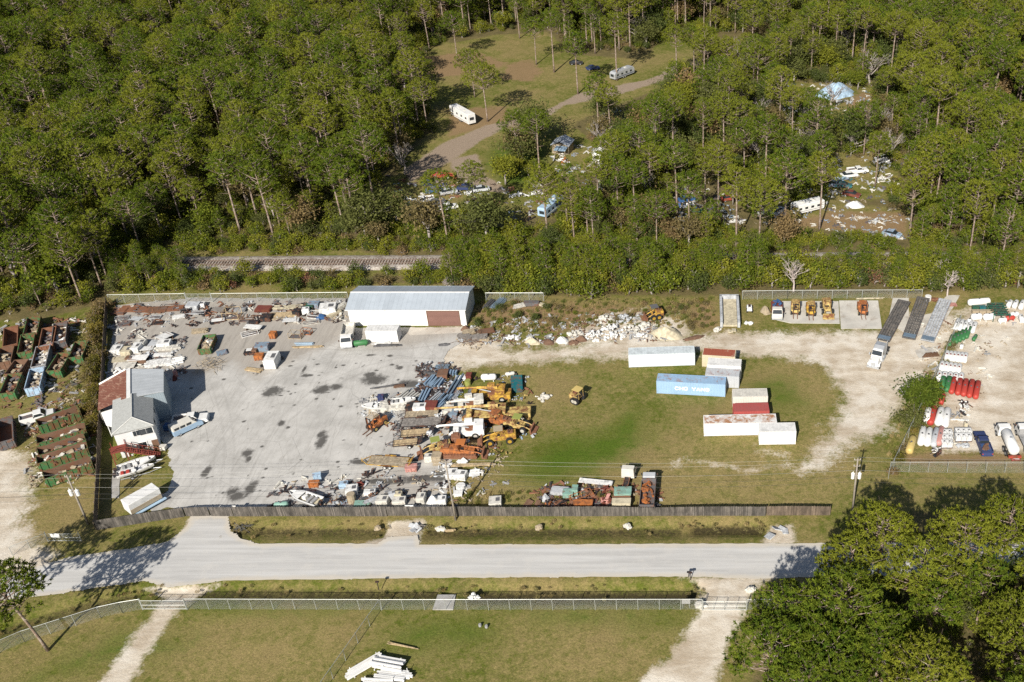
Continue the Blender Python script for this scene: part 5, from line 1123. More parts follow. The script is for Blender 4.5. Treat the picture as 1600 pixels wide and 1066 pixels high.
def crane(label, loc, rz, col='yellow', L=8.5, boom=8.0, bz=2.6, blen=None, kind='worn', cabx=-.6):
    """rough mobile crane: carrier, front cab, turntable, operator cab and a long boom lying forward"""
    t = thing("mobile_crane", label, "crane", loc, rz); cm = C(col, kind); h = L / 2
    MB().side([(-h, .6), (-h, 1.45), (-h + 2.6, 1.5), (h - 1.6, 1.2), (h - 1.4, .6)], -1.15, 1.15).build("carrier", cm, t, bevel=.05)
    MB().side([(h - 1.7, .6), (h - 1.7, 1.95), (h - .8, 1.95), (h, 1.3), (h, .6)], -1.1, 1.1).build("front_cab", cm, t, bevel=.05)
    g = MB(); g.quad((h - .78, -.9, 1.9), (h - .05, -.95, 1.38), (h - .05, .95, 1.38), (h - .78, .9, 1.9)); g.v = [(x + .02, y, z + .03) for x, y, z in g.v]; g.build("windscreen", GLASS, t)
    MB().tube([(cabx, 0, 1.4), (cabx, 0, 1.75)], .85, 14).build("turntable", C('rust', 'worn'), t)
    MB().side([(cabx - 2.2, 1.7), (cabx - 2.3, 2.5), (cabx - .7, 2.6), (cabx - .5, 1.7)], -1.05, 1.05).build("engine_house", cm, t, bevel=.05)
    oc = MB().box((cabx + .2, -.8, 2.2), (1.3, .75, 1.2)).build("operator_cab", cm, t, bevel=.05); g = MB().box((cabx + .25, -1.19, 2.4), (1.0, .03, .6)); g.box((cabx + .87, -.8, 2.4), (.03, .6, .6)); g.build("window", GLASS, oc)
    m = MB().tube([(cabx - 1.0, .25, bz), (cabx + boom * .45, .25, bz + .1)], [.34, .30], 4); m.tube([(cabx + boom * .4, .25, bz + .1), (cabx + boom, .25, bz + .15)], [.24, .20], 4); m.build("boom", cm, t)
    MB().tube([(cabx + .2, .25, 1.8), (cabx + boom * .4, .25, bz - .15)], .11, 8).build("lift_cylinder", STEEL, t); m = MB().ball((cabx + boom + .15, .25, bz + .05), .3, 8, 5, (1, .5, 1)); m.build("boom_head", cm, t)
    wheels(t, [(h - 1.5, 1.0), (h - 1.5, -1.0), (-h + 1.5, 1.0), (-h + 1.5, -1.0)] + ([(-h + 2.8, 1.0), (-h + 2.8, -1.0)] if L > 9 else []), .58, .42, 'offwhite')
    m = MB()
    for x in (-h + .3, h - 2.0):
        for s in (-1, 1): m.box((x, s * 1.35, .7), (.2, .5, .2)); m.box((x, s * 1.5, .35), (.14, .14, .6))
    m.build("outrigger", cm, t); return t
def loader(label, loc, rz, col='yellow', tracks=False, canopy=True, bucket='rust', name="wheel_loader", cat="loader", L=5.5, kind='worn', arms=True):
    t = thing(name, label, cat, loc, rz); cm = C(col, kind); h = L / 2
    MB().side([(-h, .7), (-h, 1.7), (-.4, 1.85), (-.1, 1.2), (h - 1.2, 1.1), (h - 1.1, .7)], -.75, .75).build("body", cm, t, bevel=.05)
    MB().box((-h + .9, 0, 1.9), (.9, .9, .12)).build("engine_cover", C('rust', 'worn'), t); MB().tube([(-h + 1.1, .35, 1.8), (-h + 1.1, .35, 2.6)], .06, 6).build("exhaust_pipe", DARK, t)
    MB().side([(-.3, .9), (-.3, 1.3), (.3, 1.3), (.3, .9)], -.4, .4).build("seat", DARK, t)
    if canopy:
        m = MB().box((.05, 0, 2.75), (1.5, 1.45, .08)); rf_ = m.build("canopy", cm if canopy is True else C(canopy), t); m = MB()
        for sx in (-.6, .7):
            for s in (-1, 1): m.box((sx, s * .65, 1.9), (.07, .07, 1.7))
        m.build("canopy_posts", cm, t)
    if arms:
        for s in (-1, 1): MB().tube([(-.1, s * .62, 1.5), (h - .6, s * .62, 1.0), (h + .2, s * .62, .55)], .11, 4).build("lift_arm", cm, t)
        MB().side([(h + .1, .1), (h + .05, .95), (h + .35, 1.0), (h + .3, .3), (h + .95, .12), (h + .9, .05)], -1.15, 1.15).build("bucket", C(bucket, 'worn'), t)
    if tracks:
        for s in (-1, 1):
            m = MB(); P = [(-h + .2, .1), (-h, .45), (-h + .25, .85), (h - .9, .85), (h - .6, .45), (h - .8, .1)]; m.side(P, s * .78, s * 1.2)
            for i in range(12): m.box((-h + .3 + i * (L - 1.2) / 11, s * 1.0, .88), (.2, .5, .08))
            m.build("track", C('rust', 'worn'), t)
    else: wheels(t, [(h - 1.2, .95), (h - 1.2, -.95), (-h + 1.1, .95), (-h + 1.1, -.95)], .62, .45, col if col in ('yellow', 'orange') else 'offwhite')
    return t
def forklift(label, loc, rz, col='ylw2', fork='rust', canopy=None, kind='worn', big=True):
    t = thing("forklift", label, "forklift", loc, rz); cm = C(col, kind)
    MB().side([(-2.0, .5), (-2.05, 1.5), (-.6, 1.7), (-.5, 1.1), (1.1, 1.1), (1.2, .5)], -.9, .9).build("body", cm, t, bevel=.06); MB().box((-1.3, 0, 1.72), (1.0, 1.1, .12)).build("engine_cover", C('dgrey', 'worn'), t)
    m = MB()
    for sx in (-.5, 1.0):
        for s in (-1, 1): m.box((sx, s * .7, 1.8), (.08, .08, 1.6))
    m.build("guard_posts", cm, t); m = MB()
    for k in range(6): m.box((-.5 + .3 * k, 0, 2.62), (.14, 1.5, .06))
    for s in (-1, 1): m.box((.25, s * .72, 2.6), (1.7, .08, .08))
    m.build("overhead_guard", C(canopy, kind) if canopy else cm, t)
    m = MB()
    for s in (-1, 1): m.box((1.4, s * .45, 1.5), (.16, .14, 2.6))
    for z in (.5, 1.5, 2.7): m.box((1.4, 0, z), (.12, 1.0, .12))
    m.build("mast", DARK, t)
    for s in (-1, 1): MB().box((2.1, s * .4, .15), (1.4, .14, .07)).build("fork", C(fork, 'worn'), t)
    MB().box((.1, 0, 1.25), (.5, .5, .3)).build("seat", DARK, t); wheels(t, [(.9, .8), (.9, -.8), (-1.3, .75), (-1.3, -.75)], .5, .35, 'ylw2'); return t
def boat(label, loc, rz, L=6.5, Wd=2.1, hull='white', deck='offwhite', z=.55, top=False, trailer=True, seats='grey'):
    t = thing("boat", label, "boat", loc, rz); h = L / 2; m = MB(); N = 12; ring = []
    for i in range(N + 1):
        u = i / N; x = -h + L * u; w = Wd / 2 * (1 - max(0, (u - .45) / .55) ** 2.2); sh_ = .75 + .25 * u ** 2
        ring.append([(x, -w, z + sh_), (x, -w * .8, z + .25 + .3 * u ** 3), (x, 0, z + .45 * u ** 4), (x, w * .8, z + .25 + .3 * u ** 3), (x, w, z + sh_)])
    for r_ in ring: m.v += r_
    for i in range(N):
        for j in range(4): a = i * 5 + j; m.f.append((a, a + 5, a + 6, a + 1))
    m.f.append((0, 1, 2, 3, 4)); m.build("hull", C(hull), t, True)
    m = MB()
    for i in range(N):
        for s in (-1, 1):
            a, b2 = ring[i], ring[i + 1]; j = 0 if s < 0 else 4
            q = [a[j], b2[j], (b2[j][0], b2[j][1] * .8, b2[j][2] + .01), (a[j][0], a[j][1] * .8, a[j][2] + .01)]; m.quad(*(q if s < 0 else q[::-1]))
    u0 = 7
    m.quad(*[(ring[u0][0][0], ring[u0][0][1] * .8, ring[u0][0][2]), (ring[u0][0][0], ring[u0][4][1] * .8, ring[u0][0][2]), (ring[10][0][0], ring[10][4][1] * .8, ring[10][0][2] + .02), (ring[10][0][0], ring[10][0][1] * .8, ring[10][0][2] + .02)][::-1]); m.build("gunwale", C(hull), t)
    MB().prism([(-h + .1, -Wd * .38), (0, -Wd * .38), (h * .35, -Wd * .33), (h * .35, Wd * .33), (0, Wd * .38), (-h + .1, Wd * .38)], z + .38, z + .42).build("deck", C(deck), t)
    m = MB().box((-.2, 0, z + .7), (.7, .7, .6)); m.build("console", C('white'), t, bevel=.05); MB().box((.05, 0, z + 1.15), (.05, .6, .3), 0, -.3).build("windscreen", GLASS, t)
    for x in (-1.1, -1.9): MB().box((x, 0, z + .62), (.5, Wd * .6, .35)).build("seat", C(seats), t, bevel=.05)
    mo = MB().side([(-h - .45, z + .2), (-h - .55, z + .95), (-h - .1, z + 1.05), (-h, z + .6)], -.2, .2).build("outboard_motor", DARK, t)
    if trailer:
        m = MB()
        for s in (-1, 1): m.box((-.2, s * .55, .42), (L * .8, .08, .12))
        m.tube([(h * .7, .5, .42), (h + .9, 0, .42)], .05, 5); m.tube([(h * .7, -.5, .42), (h + .9, 0, .42)], .05, 5); m.box((-.7, 0, .35), (.1, Wd, .1)); m.build("boat_trailer", STEEL, t); wheels(t, [(-.7, Wd / 2), (-.7, -Wd / 2)], .3, .2)
    return t
def caravan(label, loc, rz, L=9, H=3.0, col='white', band='grey', name="travel_trailer", rounded=False, gooseneck=False):
    t = thing(name, label, "caravan", loc, rz); h = L / 2; b_ = .25 if not rounded else .55
    P = [(-h, .6), (-h, H - b_), (-h + b_, H), (h - b_, H), (h, H - b_), (h, .9), (h - .2, .6)]
    if gooseneck: P = [(-h, .6), (-h, H), (h, H), (h + .1, 1.6), (h - 2.0, 1.5), (h - 2.1, .6)]
    MB().side(P, -1.2, 1.2, (H - .3, .12 if rounded else 0)).build("body", C(col, 'metal' if rounded else 'paint'), t, bevel=.06)
    for s in (-1, 1):
        for k in range(4): MB().box((-h + 1.3 + k * (L - 3) / 3, s * 1.21, H * .62), (.8, .04, .55)).build("window", GLASS, t)
        MB().box((0, s * 1.21, 1.05), (L - 1.0, .03, .18)).build("stripe", C(band), t)
    MB().box((-h - .02, 0, H * .6), (.05, 1.3, .8)).build("rear_window", GLASS, t)
    m = MB()
    for x in (-1.5, 1.5): m.box((x, 0, H + .08), (.7, .6, .2))
    m.build("roof_vent", C('offwhite'), t, bevel=.03); wheels(t, [(-.6, 1.0), (-.6, -1.0), (.3, 1.0), (.3, -1.0)], .36, .24)
    MB().tube([(h - .2, 0, .6), (h + 1.1, 0, .5)], .07, 5).build("hitch", DARK, t); return t
def dumpster(label, loc, rz, L=5.6, Wd=2.3, H=1.7, col='green', inner='brown', load=None, lc=('white',), group="roll-off dumpsters in the left lot", seed=0):
    t = thing("dumpster", label, "dumpster", loc, rz, group); cm = C(col, 'worn'); im = C(inner, 'worn'); h = L / 2; rg = random.Random(seed)
    m = MB()
    for s in (-1, 1):
        m.box((0, s * Wd / 2, H / 2 + .15), (L, .06, H)); m.box((0, s * (Wd / 2 + .03), H + .15), (L + .1, .14, .12))
        for i in range(8): m.box((-h + .25 + i * (L - .5) / 7, s * (Wd / 2 + .07), H / 2 + .12), (.1, .1, H - .1))
    m.box((h, 0, H / 2 + .15), (.06, Wd, H)); m.box((h, 0, H + .15), (.12, Wd, .12)); m.build("shell", cm, t)
    m = MB().box((-h, 0, H / 2 + .15), (.07, Wd, H)); m.box((-h - .02, 0, H + .12), (.12, Wd, .12))
    for z in (.5, 1.2): m.box((-h - .06, 0, z), (.08, Wd, .1))
    for y in (-.8, 0, .8): m.box((-h - .06, y, H / 2 + .1), (.08, .1, H - .1))
    m.build("tail_gate", cm, t)
    m = MB().box((0, 0, .26), (L - .06, Wd - .06, .06))
    for s in (-1, 1): m.box((0, s * (Wd / 2 - .05), H / 2 + .2), (L - .08, .03, H - .1))
    m.build("inner_lining", im, t)
    m = MB()
    for s in (-1, 1): m.box((0, s * .5, .1), (L, .12, .2))
    m.build("skid_rails", DARK, t)
    if load:
        for j, c_ in enumerate(tuple(lc) + ('tan', 'dgrey')):
            m = MB()
            for i in range(load): s_ = rg.uniform(.2, .6); m.box((rg.uniform(-.42, .42) * L, rg.uniform(-.38, .38) * Wd, rg.uniform(.35, H * .75)), (s_ * rg.uniform(1, 2.6), s_, s_ * rg.uniform(.2, .8)), rg.uniform(0, 3), rg.uniform(-.4, .4), rg.uniform(-.4, .4))
            m.build("scrap_load", C(c_, 'worn'), t)
    return t
def L2(x0, y0, x1, y1):
    """rear point to front point in px -> loc, rz, length"""
    p, a, l = span(x0, y0, x1, y1); return (p[0], p[1], 0), a, l
# ================================================================ VEHICLES AND MACHINES IN THE YARD
def at2(x, y, z=0): g = G(x, y, z); return (g[0], g[1], 0)
def LZ(x0, y0, x1, y1, z=1.0):
    p, a, l = span(x0, y0, x1, y1, z); return (p[0], p[1], 0), a, l
_SE = random.Random(99)
loc, a, l = LZ(546, 505, 540, 541, 1.3); truck("white lorry with an empty dump bed parked beside the white storage container", loc, a, 'white', 'dump', 'offwhite', 7.0, cat="truck")
loc, a, l = LZ(281, 668, 303, 654, 1.2); van("pale van with a blue-grey lower body in the shade of the house", at2(290, 663, 1.2), a - .25, 'offwhite', 'lblue')
pickup("white pickup with a canopy rack parked behind the pale van", at2(297, 652, 1.2), .25, 'white', 'dgrey')
pickup("blue and white pickup nosed in beside the green dumpsters", at2(57, 648, 1.2), ang(36, 655, 76, 644), 'white', 'dgrey', L=5.2)
# loading cluster right of the yard
loc, a, l = LZ(598, 650, 574, 668, 1.2); forklift("small orange rough-terrain lift standing alone on the grey concrete", loc, a + math.pi * 0, 'orange', 'brown', 'tan')
loc, a, l = LZ(795, 612, 733, 614, 1.5); crane("yellow crane with crumpled boom, the upper of the two yellow cranes", loc, a, 'yellow', 7.6, 5.6, 2.6)
loc, a, l = LZ(829, 640, 722, 646, 1.5); crane("long yellow truck crane with its boom lying forward, lowest and largest of the yellow cranes", loc, a, 'ylw2', 11.6, 9.2, 2.9, cabx=.6)
loc, a, l = LZ(753, 668, 705, 672, 1.4); crane("white crane truck with a short boom below the yellow truck crane", loc, a, 'white', 5.8, 5.0, 2.5, kind='paint')
loc, a, l = LZ(748, 630, 712, 635, 1.2); crane("white boom truck half hidden in front of the yellow truck crane", loc, a, 'offwhite', 4.6, 3.6, 2.3)
loader("rusty orange wheel loader right of the white crane truck", at2(776, 655, 1.2), R(160), 'orange', bucket='rust')
loader("yellow loader with an open frame at the right end of the machine cluster", at2(809, 662, 1.2), R(-10), 'ylw2', canopy='lime', L=4.6)
loader("yellow wheel loader with a rusty cab floor at the lower right of the machines", at2(780, 681, 1.2), R(190), 'yellow', canopy='tan')
loader("yellow loader with an olive canopy left of the rusty bulldozer", at2(682, 698, 1.2), R(200), 'ylw2', canopy='lime', L=4.6)
loader("big rusty orange bulldozer with its blade towards the lawn", at2(721, 702, 1.2), R(0), 'orange', True, 'orange', name="bulldozer", cat="bulldozer", L=6.6)
loader("small rusty orange machine between the trailers and the white crane", at2(713, 681, 1), R(100), 'rust', False, False, L=3.2, arms=False)
loader("yellow skid-steer loader standing at the top of the white rubble pile", at2(1023, 491, .9), R(200), 'yellow', False, 'dgrey', name="skid_steer", L=3.4)
loader("cream skid-steer cab standing alone on the lawn", at2(903, 621, .9), R(-30), 'ylw2', False, 'ylw2', name="skid_steer", L=2.8, arms=False)
G1 = "utility trailers beside the crane cluster"
loc, a, l = LZ(684, 658, 633, 660, .6); utrailer("long grey-decked twin-axle trailer below the grey beam stack", loc, a, 6.6, 2.5, False, 'gwood', True, group=G1)
loc, a, l = LZ(678, 646, 640, 648, .6); utrailer("trailer with planks and scrap on its deck just above the long grey-decked one", loc, a, 5.6, 2.0, False, 'tan', group=G1)
loc, a, l = LZ(668, 675, 629, 678, .6); utrailer("railed trailer with a tan plank deck, third from the top", loc, a, 4.6, 2.0, True, 'lwood', True, group=G1, axle=1)
loc, a, l = LZ(650, 690, 617, 693, .6); utrailer("small black railed trailer with a cream plank deck", loc, a, 3.9, 1.7, True, 'lwood', True, group=G1, axle=1)
loc, a, l = LZ(638, 722, 575, 718, .7); utrailer("yellow-edged low trailer with a ramp raised at its rear", loc, a, 6.4, 2.3, False, 'tan', True, fc='yellow', group=G1)
# boats
loc, a, l = LZ(191, 734, 237, 719, .9); boat("white open motorboat nearest the red stairs of the house", loc, a, 5.6, 2.2)
loc, a, l = LZ(190, 744, 236, 732, .7); boat("narrow white boat with a red deck patch beside the open motorboat", loc, a, 5.4, 1.5, seats='red', trailer=True)
loc, a, l = LZ(497, 786, 455, 772, .9); boat("white cabin boat lying by the front fence on the grey concrete", loc, a, 5.8, 2.3, deck='cream')
loc, a, l = LZ(200, 795, 245, 770, 1.2)
t = thing("box_trailer", "white box trailer with tan side panel in the lower left corner of the yard", "trailer", loc, a); MB().box((0, 0, 1.6), (4.9, 2.2, 1.9)).build("box", C('white'), t, bevel=.03); MB().box((0, -1.12, 1.1), (4.8, .04, .8)).build("side_panel", C('tan'), t)
MB().box((0, -1.4, .55), (5.6, .5, .12)).build("side_step", C('sky'), t); wheels(t, [(-.8, .9), (-.8, -.9)], .35, .2); MB().tube([(2.3, 0, .5), (3.6, 0, .45)], .06, 5).build("tongue", DARK, t)
# right pad
def back_in(x, y, z=1.2): return at2(x, y, z)
truck("red and blue flatbed lorry at the left end of the parked machines", at2(1214, 483, 1.1), R(-92), 'offwhite', 'flat', 'dred', 6.0, kind='paint', load='blue')
forklift("yellow rough-terrain forklift, leftmost of the three yellow ones", at2(1243, 480, 1.2), R(-94), 'ylw2'); forklift("yellow forklift with a grey cab window, middle of the three yellow ones", at2(1267, 482, 1.2), R(-92), 'yellow', canopy='ylw2')
loader("pale yellow machine, rightmost of the three yellow ones", at2(1292, 479, 1.1), R(-88), 'ylw2', False, True, L=4.8, bucket='ylw2'); forklift("rusty orange and black forklift with long forks on the open pad", at2(1348, 481, 1.2), R(-90), 'orange', canopy='orange')
t = thing("quad_bike", "small white and black utility buggy beside the concrete bin", "buggy", at2(1171, 482, .5), R(-90)); MB().side([(-1, .4), (-1, .8), (-.3, .8), (0, .6), (.5, .85), (1, .7), (1, .4)], -.5, .5).build("body", C('white'), t, bevel=.05); MB().box((-.4, 0, .95), (.7, .45, .18)).build("seat", DARK, t); MB().tube([(.5, -.4, 1.1), (.45, 0, 1.15), (.5, .4, 1.1)], .03, 5).build("handlebar", DARK, t); wheels(t, [(.7, .5), (.7, -.5), (-.7, .5), (-.7, -.5)], .3, .25)
loc, a, l = LZ(1413, 470, 1380, 531, .9); lowboy("dark low flatbed trailer hitched behind the silver road tractor", loc, a, l, 'dgrey')
semi("silver and white road tractor parked on the sand with its trailer behind", at2(1373, 551, 1.6), a)
loc, a, l = LZ(1443, 465, 1420, 528, .9); lowboy("dark low flatbed trailer standing between the other two", loc, a, l, 'dgrey')
loc, a, l = LZ(1477, 468, 1449, 532, .9); lowboy("pale grey low flatbed trailer with worn wooden deck, rightmost", loc, a, l, 'silver')
pickup("dark blue pickup with scrap in its bed, parked nose up in the tank lot", at2(1536.5, 691, 1), R(91), 'navy', 'blue', L=6.0, load='brown')
truck("white tank lorry with a long rounded tank in the tank lot", at2(1575, 687, 1.3), R(92), 'white', 'tank', 'white', 7.6); truck("white lorry cut by the right edge of the photo", at2(1606, 686, 1.2), R(92), 'white', 'flat', 'grey', 7.2)
# by the front fence, right part
truck("white-cabbed truck with a bare rusty chassis behind the mint dumpster box", at2(979, 750, 1.1), R(84), 'offwhite', 'bare', 'rust', 5.8); truck("white lorry with dark flatbed full of scrap by the front fence", at2(1013, 768, 1.1), R(89), 'silver', 'dump', 'dgrey', 7.8, load='orange')
# ================================================================ DUMPSTERS, left lot
for i, (x0, y0, x1, y1, c_, ld, lc, lb) in enumerate([
 (18, 549, 20, 513, 'rust', 0, (), "rusty open dumpster at the far left, second row from the back"), (49, 528, 55, 502, 'green', 10, ('rust', 'tan'), "green-ended dumpster with a rusty inside in the back row"), (41, 554, 46, 529, 'green', 8, ('tan', 'brown'), "green-ended dumpster directly in front of the back-row one"),
 (74, 545, 79, 519, 'rust', 20, ('pink', 'dred'), "dumpster filled with pinkish scrap"), (62, 578, 70, 546, 'grey', 26, ('white', 'offwhite'), "dumpster loaded with white debris and a pale grey end"), (87, 583, 102, 559, 'green', 8, ('brown', 'tan'), "bright green dumpster tilted right, in the middle of the lot"),
 (120, 562, 129, 541, 'green', 9, ('brown',), "dark green dumpster against the hedge"), (22, 588, 35, 570, 'brown', 12, ('rust', 'tan'), "brown dumpster left of the pale grey-ended one"), (14, 618, 25, 592, 'green', 10, ('rust', 'brown'), "bright green dumpster at the left edge, lowest of its row"),
 (53, 610, 60, 583, 'sky', 22, ('offwhite', 'tan'), "light blue dumpster full of pale debris"), (8, 570, 13, 550, 'brown', 10, ('tan',), "dumpster at the left edge between the rusty and the green one"), (93, 541, 97, 508, 'dgrey', 16, ('brown', 'white'), "dark dumpster piled with brown and white furniture next to the hedge"),
 (65, 666, 121, 646, 'green', 12, ('rust', 'brown'), "green slanting dumpster, farthest of the lower group"), (64, 693, 131, 673, 'green', 14, ('offwhite', 'brown'), "green dumpster of the lower group with pale boards on its rim"), (66, 711, 130, 690, 'green', 14, ('rust', 'tan'), "rusty-lined dumpster in the middle of the lower group"),
 (62, 725, 136, 702, 'green', 20, ('rust', 'offwhite'), "dumpster with pale rubble, second from the front of the lower group"), (75, 748, 140, 726, 'green', 14, ('rust', 'tan'), "frontmost green dumpster of the lower group next to the utility pole"), (11, 700, 9, 655, 'dgrey', 0, (), "tall dark dumpster at the left edge above the sandy lot")]):
    loc, a, l = LZ(x0, y0, x1, y1, 1.0); dumpster(lb, loc, a, min(7.2, max(3.4, l + .8)), 2.3, 1.7, c_, 'brown' if c_ != 'sky' else 'slate', ld, lc, seed=i)
dumpster("green scrap dumpster in the yard filled with wood and white rubbish", at2(324, 538, .8), R(100), 5.0, 2.2, 1.2, 'green', 'dgrey', 26, ('lwood', 'white'), group=None, seed=30)
# ================================================================ LOOSE GOODS AND SCRAP
def item(kind, x, y, L=2, Wd=1, H=.6, rz=0, c='white', lb="", z=None, seed=None, name=None, cat=None, c2=None, group=None):
    rg = random.Random(seed if seed is not None else int(x * 31 + y * 17)); loc = at2(x, y, H / 2 if z is None else z); rz = R(rz); n = name; cc = C(c, 'worn')
    def T(nm, ct): return thing(name or nm, lb, cat or ct, loc, rz, group)
    if kind == 'planks':
        t = T('plank_stack', 'lumber stack'); k = max(2, int(H / .14)); nw = max(2, int(Wd / .28))
        m = MB()
        for i in range(k):
            for j in range(nw): l = L * rg.uniform(.75, 1.05); m.box((rg.uniform(-.04, .04) * L, -Wd / 2 + (j + .5) * Wd / nw, .15 + i * .14), (l, Wd / nw * .86, .11), rg.gauss(0, .025))
        m.build("planks", C(c, 'wood'), t); m = MB()
        for s in (-.32, .32): m.box((s * L, 0, .05), (.12, Wd, .1))
        m.build("bearers", C('brown', 'wood'), t)
    elif kind == 'sheets':
        t = T('sheet_stack', 'sheet stack'); m = MB(); k = max(2, int(H / .07))
        for i in range(k): m.box((rg.gauss(0, .05), rg.gauss(0, .04), .08 + i * H / k), (L * rg.uniform(.85, 1.02), Wd * rg.uniform(.85, 1.02), .04), rg.gauss(0, .03))
        m.build("sheets", cc, t); MB().box((-.3 * L, 0, .03), (.1, Wd, .06)).box((.3 * L, 0, .03), (.1, Wd, .06)).build("bearers", C('brown', 'wood'), t)
    elif kind == 'frame':
        t = T('storage_rack', 'rack'); m = MB()
        for s in (-1, 1):
            m.box((0, s * Wd / 2, .12), (L, .09, .1)); m.box((s * L / 2, 0, .12), (.09, Wd, .1)); m.box((0, s * Wd / 2, H), (L, .07, .07)); m.box((s * L / 2, 0, H), (.07, Wd, .07))
            for q in (-1, 1): m.box((q * L / 2, s * Wd / 2, H / 2), (.08, .08, H))
        m.box((0, 0, H / 2), (math.hypot(L, H), .06, .06), 0, math.atan2(H, L)); m.build("bars", C(c, 'wood') if 'wood' in c else cc, t)
        MB().box((0, 0, .16), (L * .9, Wd * .85, .03)).build("floor_sheet", C(c2 or 'dgrey', 'worn'), t)
    elif kind == 'pipes':
        t = T('pipe_stack', 'pipe stack'); n_ = max(3, int(Wd / .3)); m = MB(); r_ = Wd / n_ / 2 * .92
        for row in range(max(1, int(H / (2 * r_)))):
            for j in range(n_ - row): yy = -Wd / 2 + (j + .5 + row * .5) * Wd / n_; l = L * rg.uniform(.8, 1.05); o_ = rg.uniform(-.05, .05) * L; m.tube([(-l / 2 + o_, yy, r_ + row * r_ * 1.75), (l / 2 + o_, yy + rg.gauss(0, .04), r_ + row * r_ * 1.75)], r_, 7)
        m.build("pipes", C(c, 'metal'), t)
    elif kind == 'crate':
        t = T('crate', 'crate'); m = MB().box((0, 0, H / 2 + .08), (L, Wd, H)); m.build("box", cc, t, bevel=.03); m = MB()
        for s in (-1, 1):
            for q in (-.42, 0, .42): m.box((q * L, s * (Wd / 2 + .02), H / 2 + .08), (.1, .05, H + .04)); m.box((s * .35 * L, 0, .04), (.12, Wd, .08))
        m.build("battens", C(c2 or c, 'worn'), t); MB().box((rg.uniform(-.05, .05), 0, H + .11), (L * 1.04, Wd * 1.05, .05), rg.uniform(-.06, .06)).build("lid", C(c2 or c, 'worn'), t)
    elif kind == 'drum':
        t = T('drum', 'drum'); m = MB().tube([(0, 0, 0), (0, 0, .3 * H), (0, 0, .32 * H), (0, 0, .65 * H), (0, 0, .67 * H), (0, 0, H)], [L / 2, L / 2, L / 2 + .02, L / 2 + .02, L / 2, L / 2], 12); m.build("shell", cc, t); MB().tube([(0, 0, H), (0, 0, H + .03)], [L / 2 - .03] * 2, 12).build("lid", C(c2 or c, 'worn'), t)
    elif kind == 'tank':
        t = T('tank', 'tank'); r_ = Wd / 2; z_ = r_ + .15; MB().tube([(-L / 2, 0, z_), (-L / 2 + .12, 0, z_), (-L / 2 + .4 * r_ + .1, 0, z_), (L / 2 - .4 * r_ - .1, 0, z_), (L / 2 - .12, 0, z_), (L / 2, 0, z_)], [.3 * r_, .75 * r_, r_, r_, .75 * r_, .3 * r_], 14).build("shell", C(c), t, True); m = MB()
        for s in (-.3, .3): m.box((s * L, 0, .15), (.12, Wd * .8, .3))
        m.build("legs", C(c), t); MB().tube([(0, 0, z_ + r_ - .03), (0, 0, z_ + r_ + .1)], .17, 8).build("valve_dome", C(c2 or 'dgrey'), t)
    elif kind == 'tote':
        t = T('liquid_tote', 'tote'); MB().box((0, 0, H / 2 + .12), (L * .93, Wd * .93, H)).build("bottle", C(c), t, bevel=.08); m = MB()
        for z_ in (.25, .55, .85, 1.1):
            for s in (-1, 1): m.box((0, s * Wd / 2, z_), (L, .03, .03)); m.box((s * L / 2, 0, z_), (.03, Wd, .03))
        for q in (-.5, -.17, .17, .5):
            for s in (-1, 1): m.box((q * L, s * Wd / 2, .65), (.03, .03, 1.1)); m.box((s * L / 2, q * Wd, .65), (.03, .03, 1.1))
        for q in (-.2, .2): m.box((q * L, 0, H + .16), (.05, Wd, .03))
        m.build("cage", STEEL, t); MB().box((0, 0, .06), (L, Wd, .12)).build("pallet", C('dgrey', 'worn'), t); MB().tube([(0, 0, H + .1), (0, 0, H + .2)], .12, 8).build("cap", DARK, t)
    elif kind in ('rubble', 'scrap'):
        t = None; m = MB(); cols = [c] + ([c2] if c2 else []); t = T('rubble_pile' if kind == 'rubble' else 'scrap_pile', 'rubble' if kind == 'rubble' else 'scrap pile')
        for ci, c_ in enumerate(cols):
            m = MB(); n_ = int((26 if kind == 'rubble' else 20) * max(1, (L * Wd) ** .5 * .5) / len(cols))
            for i in range(n_):
                u, v_ = rg.gauss(0, .24), rg.gauss(0, .24); hz = H * max(0, 1 - (u * u + v_ * v_) * 5) * rg.random()
                s_ = rg.uniform(.12, .42) if kind == 'rubble' else rg.uniform(.1, .3)
                if kind == 'rubble': m.ball((u * L, v_ * Wd, hz + s_ * .2), s_, 6, 4, (rg.uniform(.7, 1.4), 1, rg.uniform(.5, .9)), .22, rg)
                else: m.box((u * L, v_ * Wd, hz + s_ * .3), (s_ * rg.uniform(2, 7), s_ * rg.uniform(.3, 2), s_ * rg.uniform(.2, .9)), rg.uniform(0, 3), rg.uniform(-.5, .5), rg.uniform(-.4, .4))
            m.build("rubble" if kind == 'rubble' else ("scrap"), C(c_, 'stone' if kind == 'rubble' else 'worn'), t)
    elif kind == 'heap':
        t = n or 'material_heap'; m = MB(); N = 16; K = 7; m.v.append((0, 0, H))
        ph = [rg.uniform(0, 6.3) for _ in range(4)]
        for k in range(1, K + 1):
            for j in range(N):
                a_ = 2 * math.pi * j / N; rr = k / K * (1 + .16 * math.sin(2 * a_ + ph[0]) + .1 * math.sin(5 * a_ + ph[1])); zz = H * (1 - (k / K) ** 1.5) * (1 + .15 * math.sin(3 * a_ + ph[2])) + rg.uniform(-.08, .08) * (k < K) - (.05 if k == K else 0)
                m.v.append((rr * L / 2 * math.cos(a_), rr * Wd / 2 * math.sin(a_), zz))
        for j in range(N): m.f.append((0, 1 + j, 1 + (j + 1) % N))
        for k in range(K - 1):
            for j in range(N): a_ = 1 + k * N + j; b_ = 1 + k * N + (j + 1) % N; m.f.append((a_, a_ + N, b_ + N, b_))
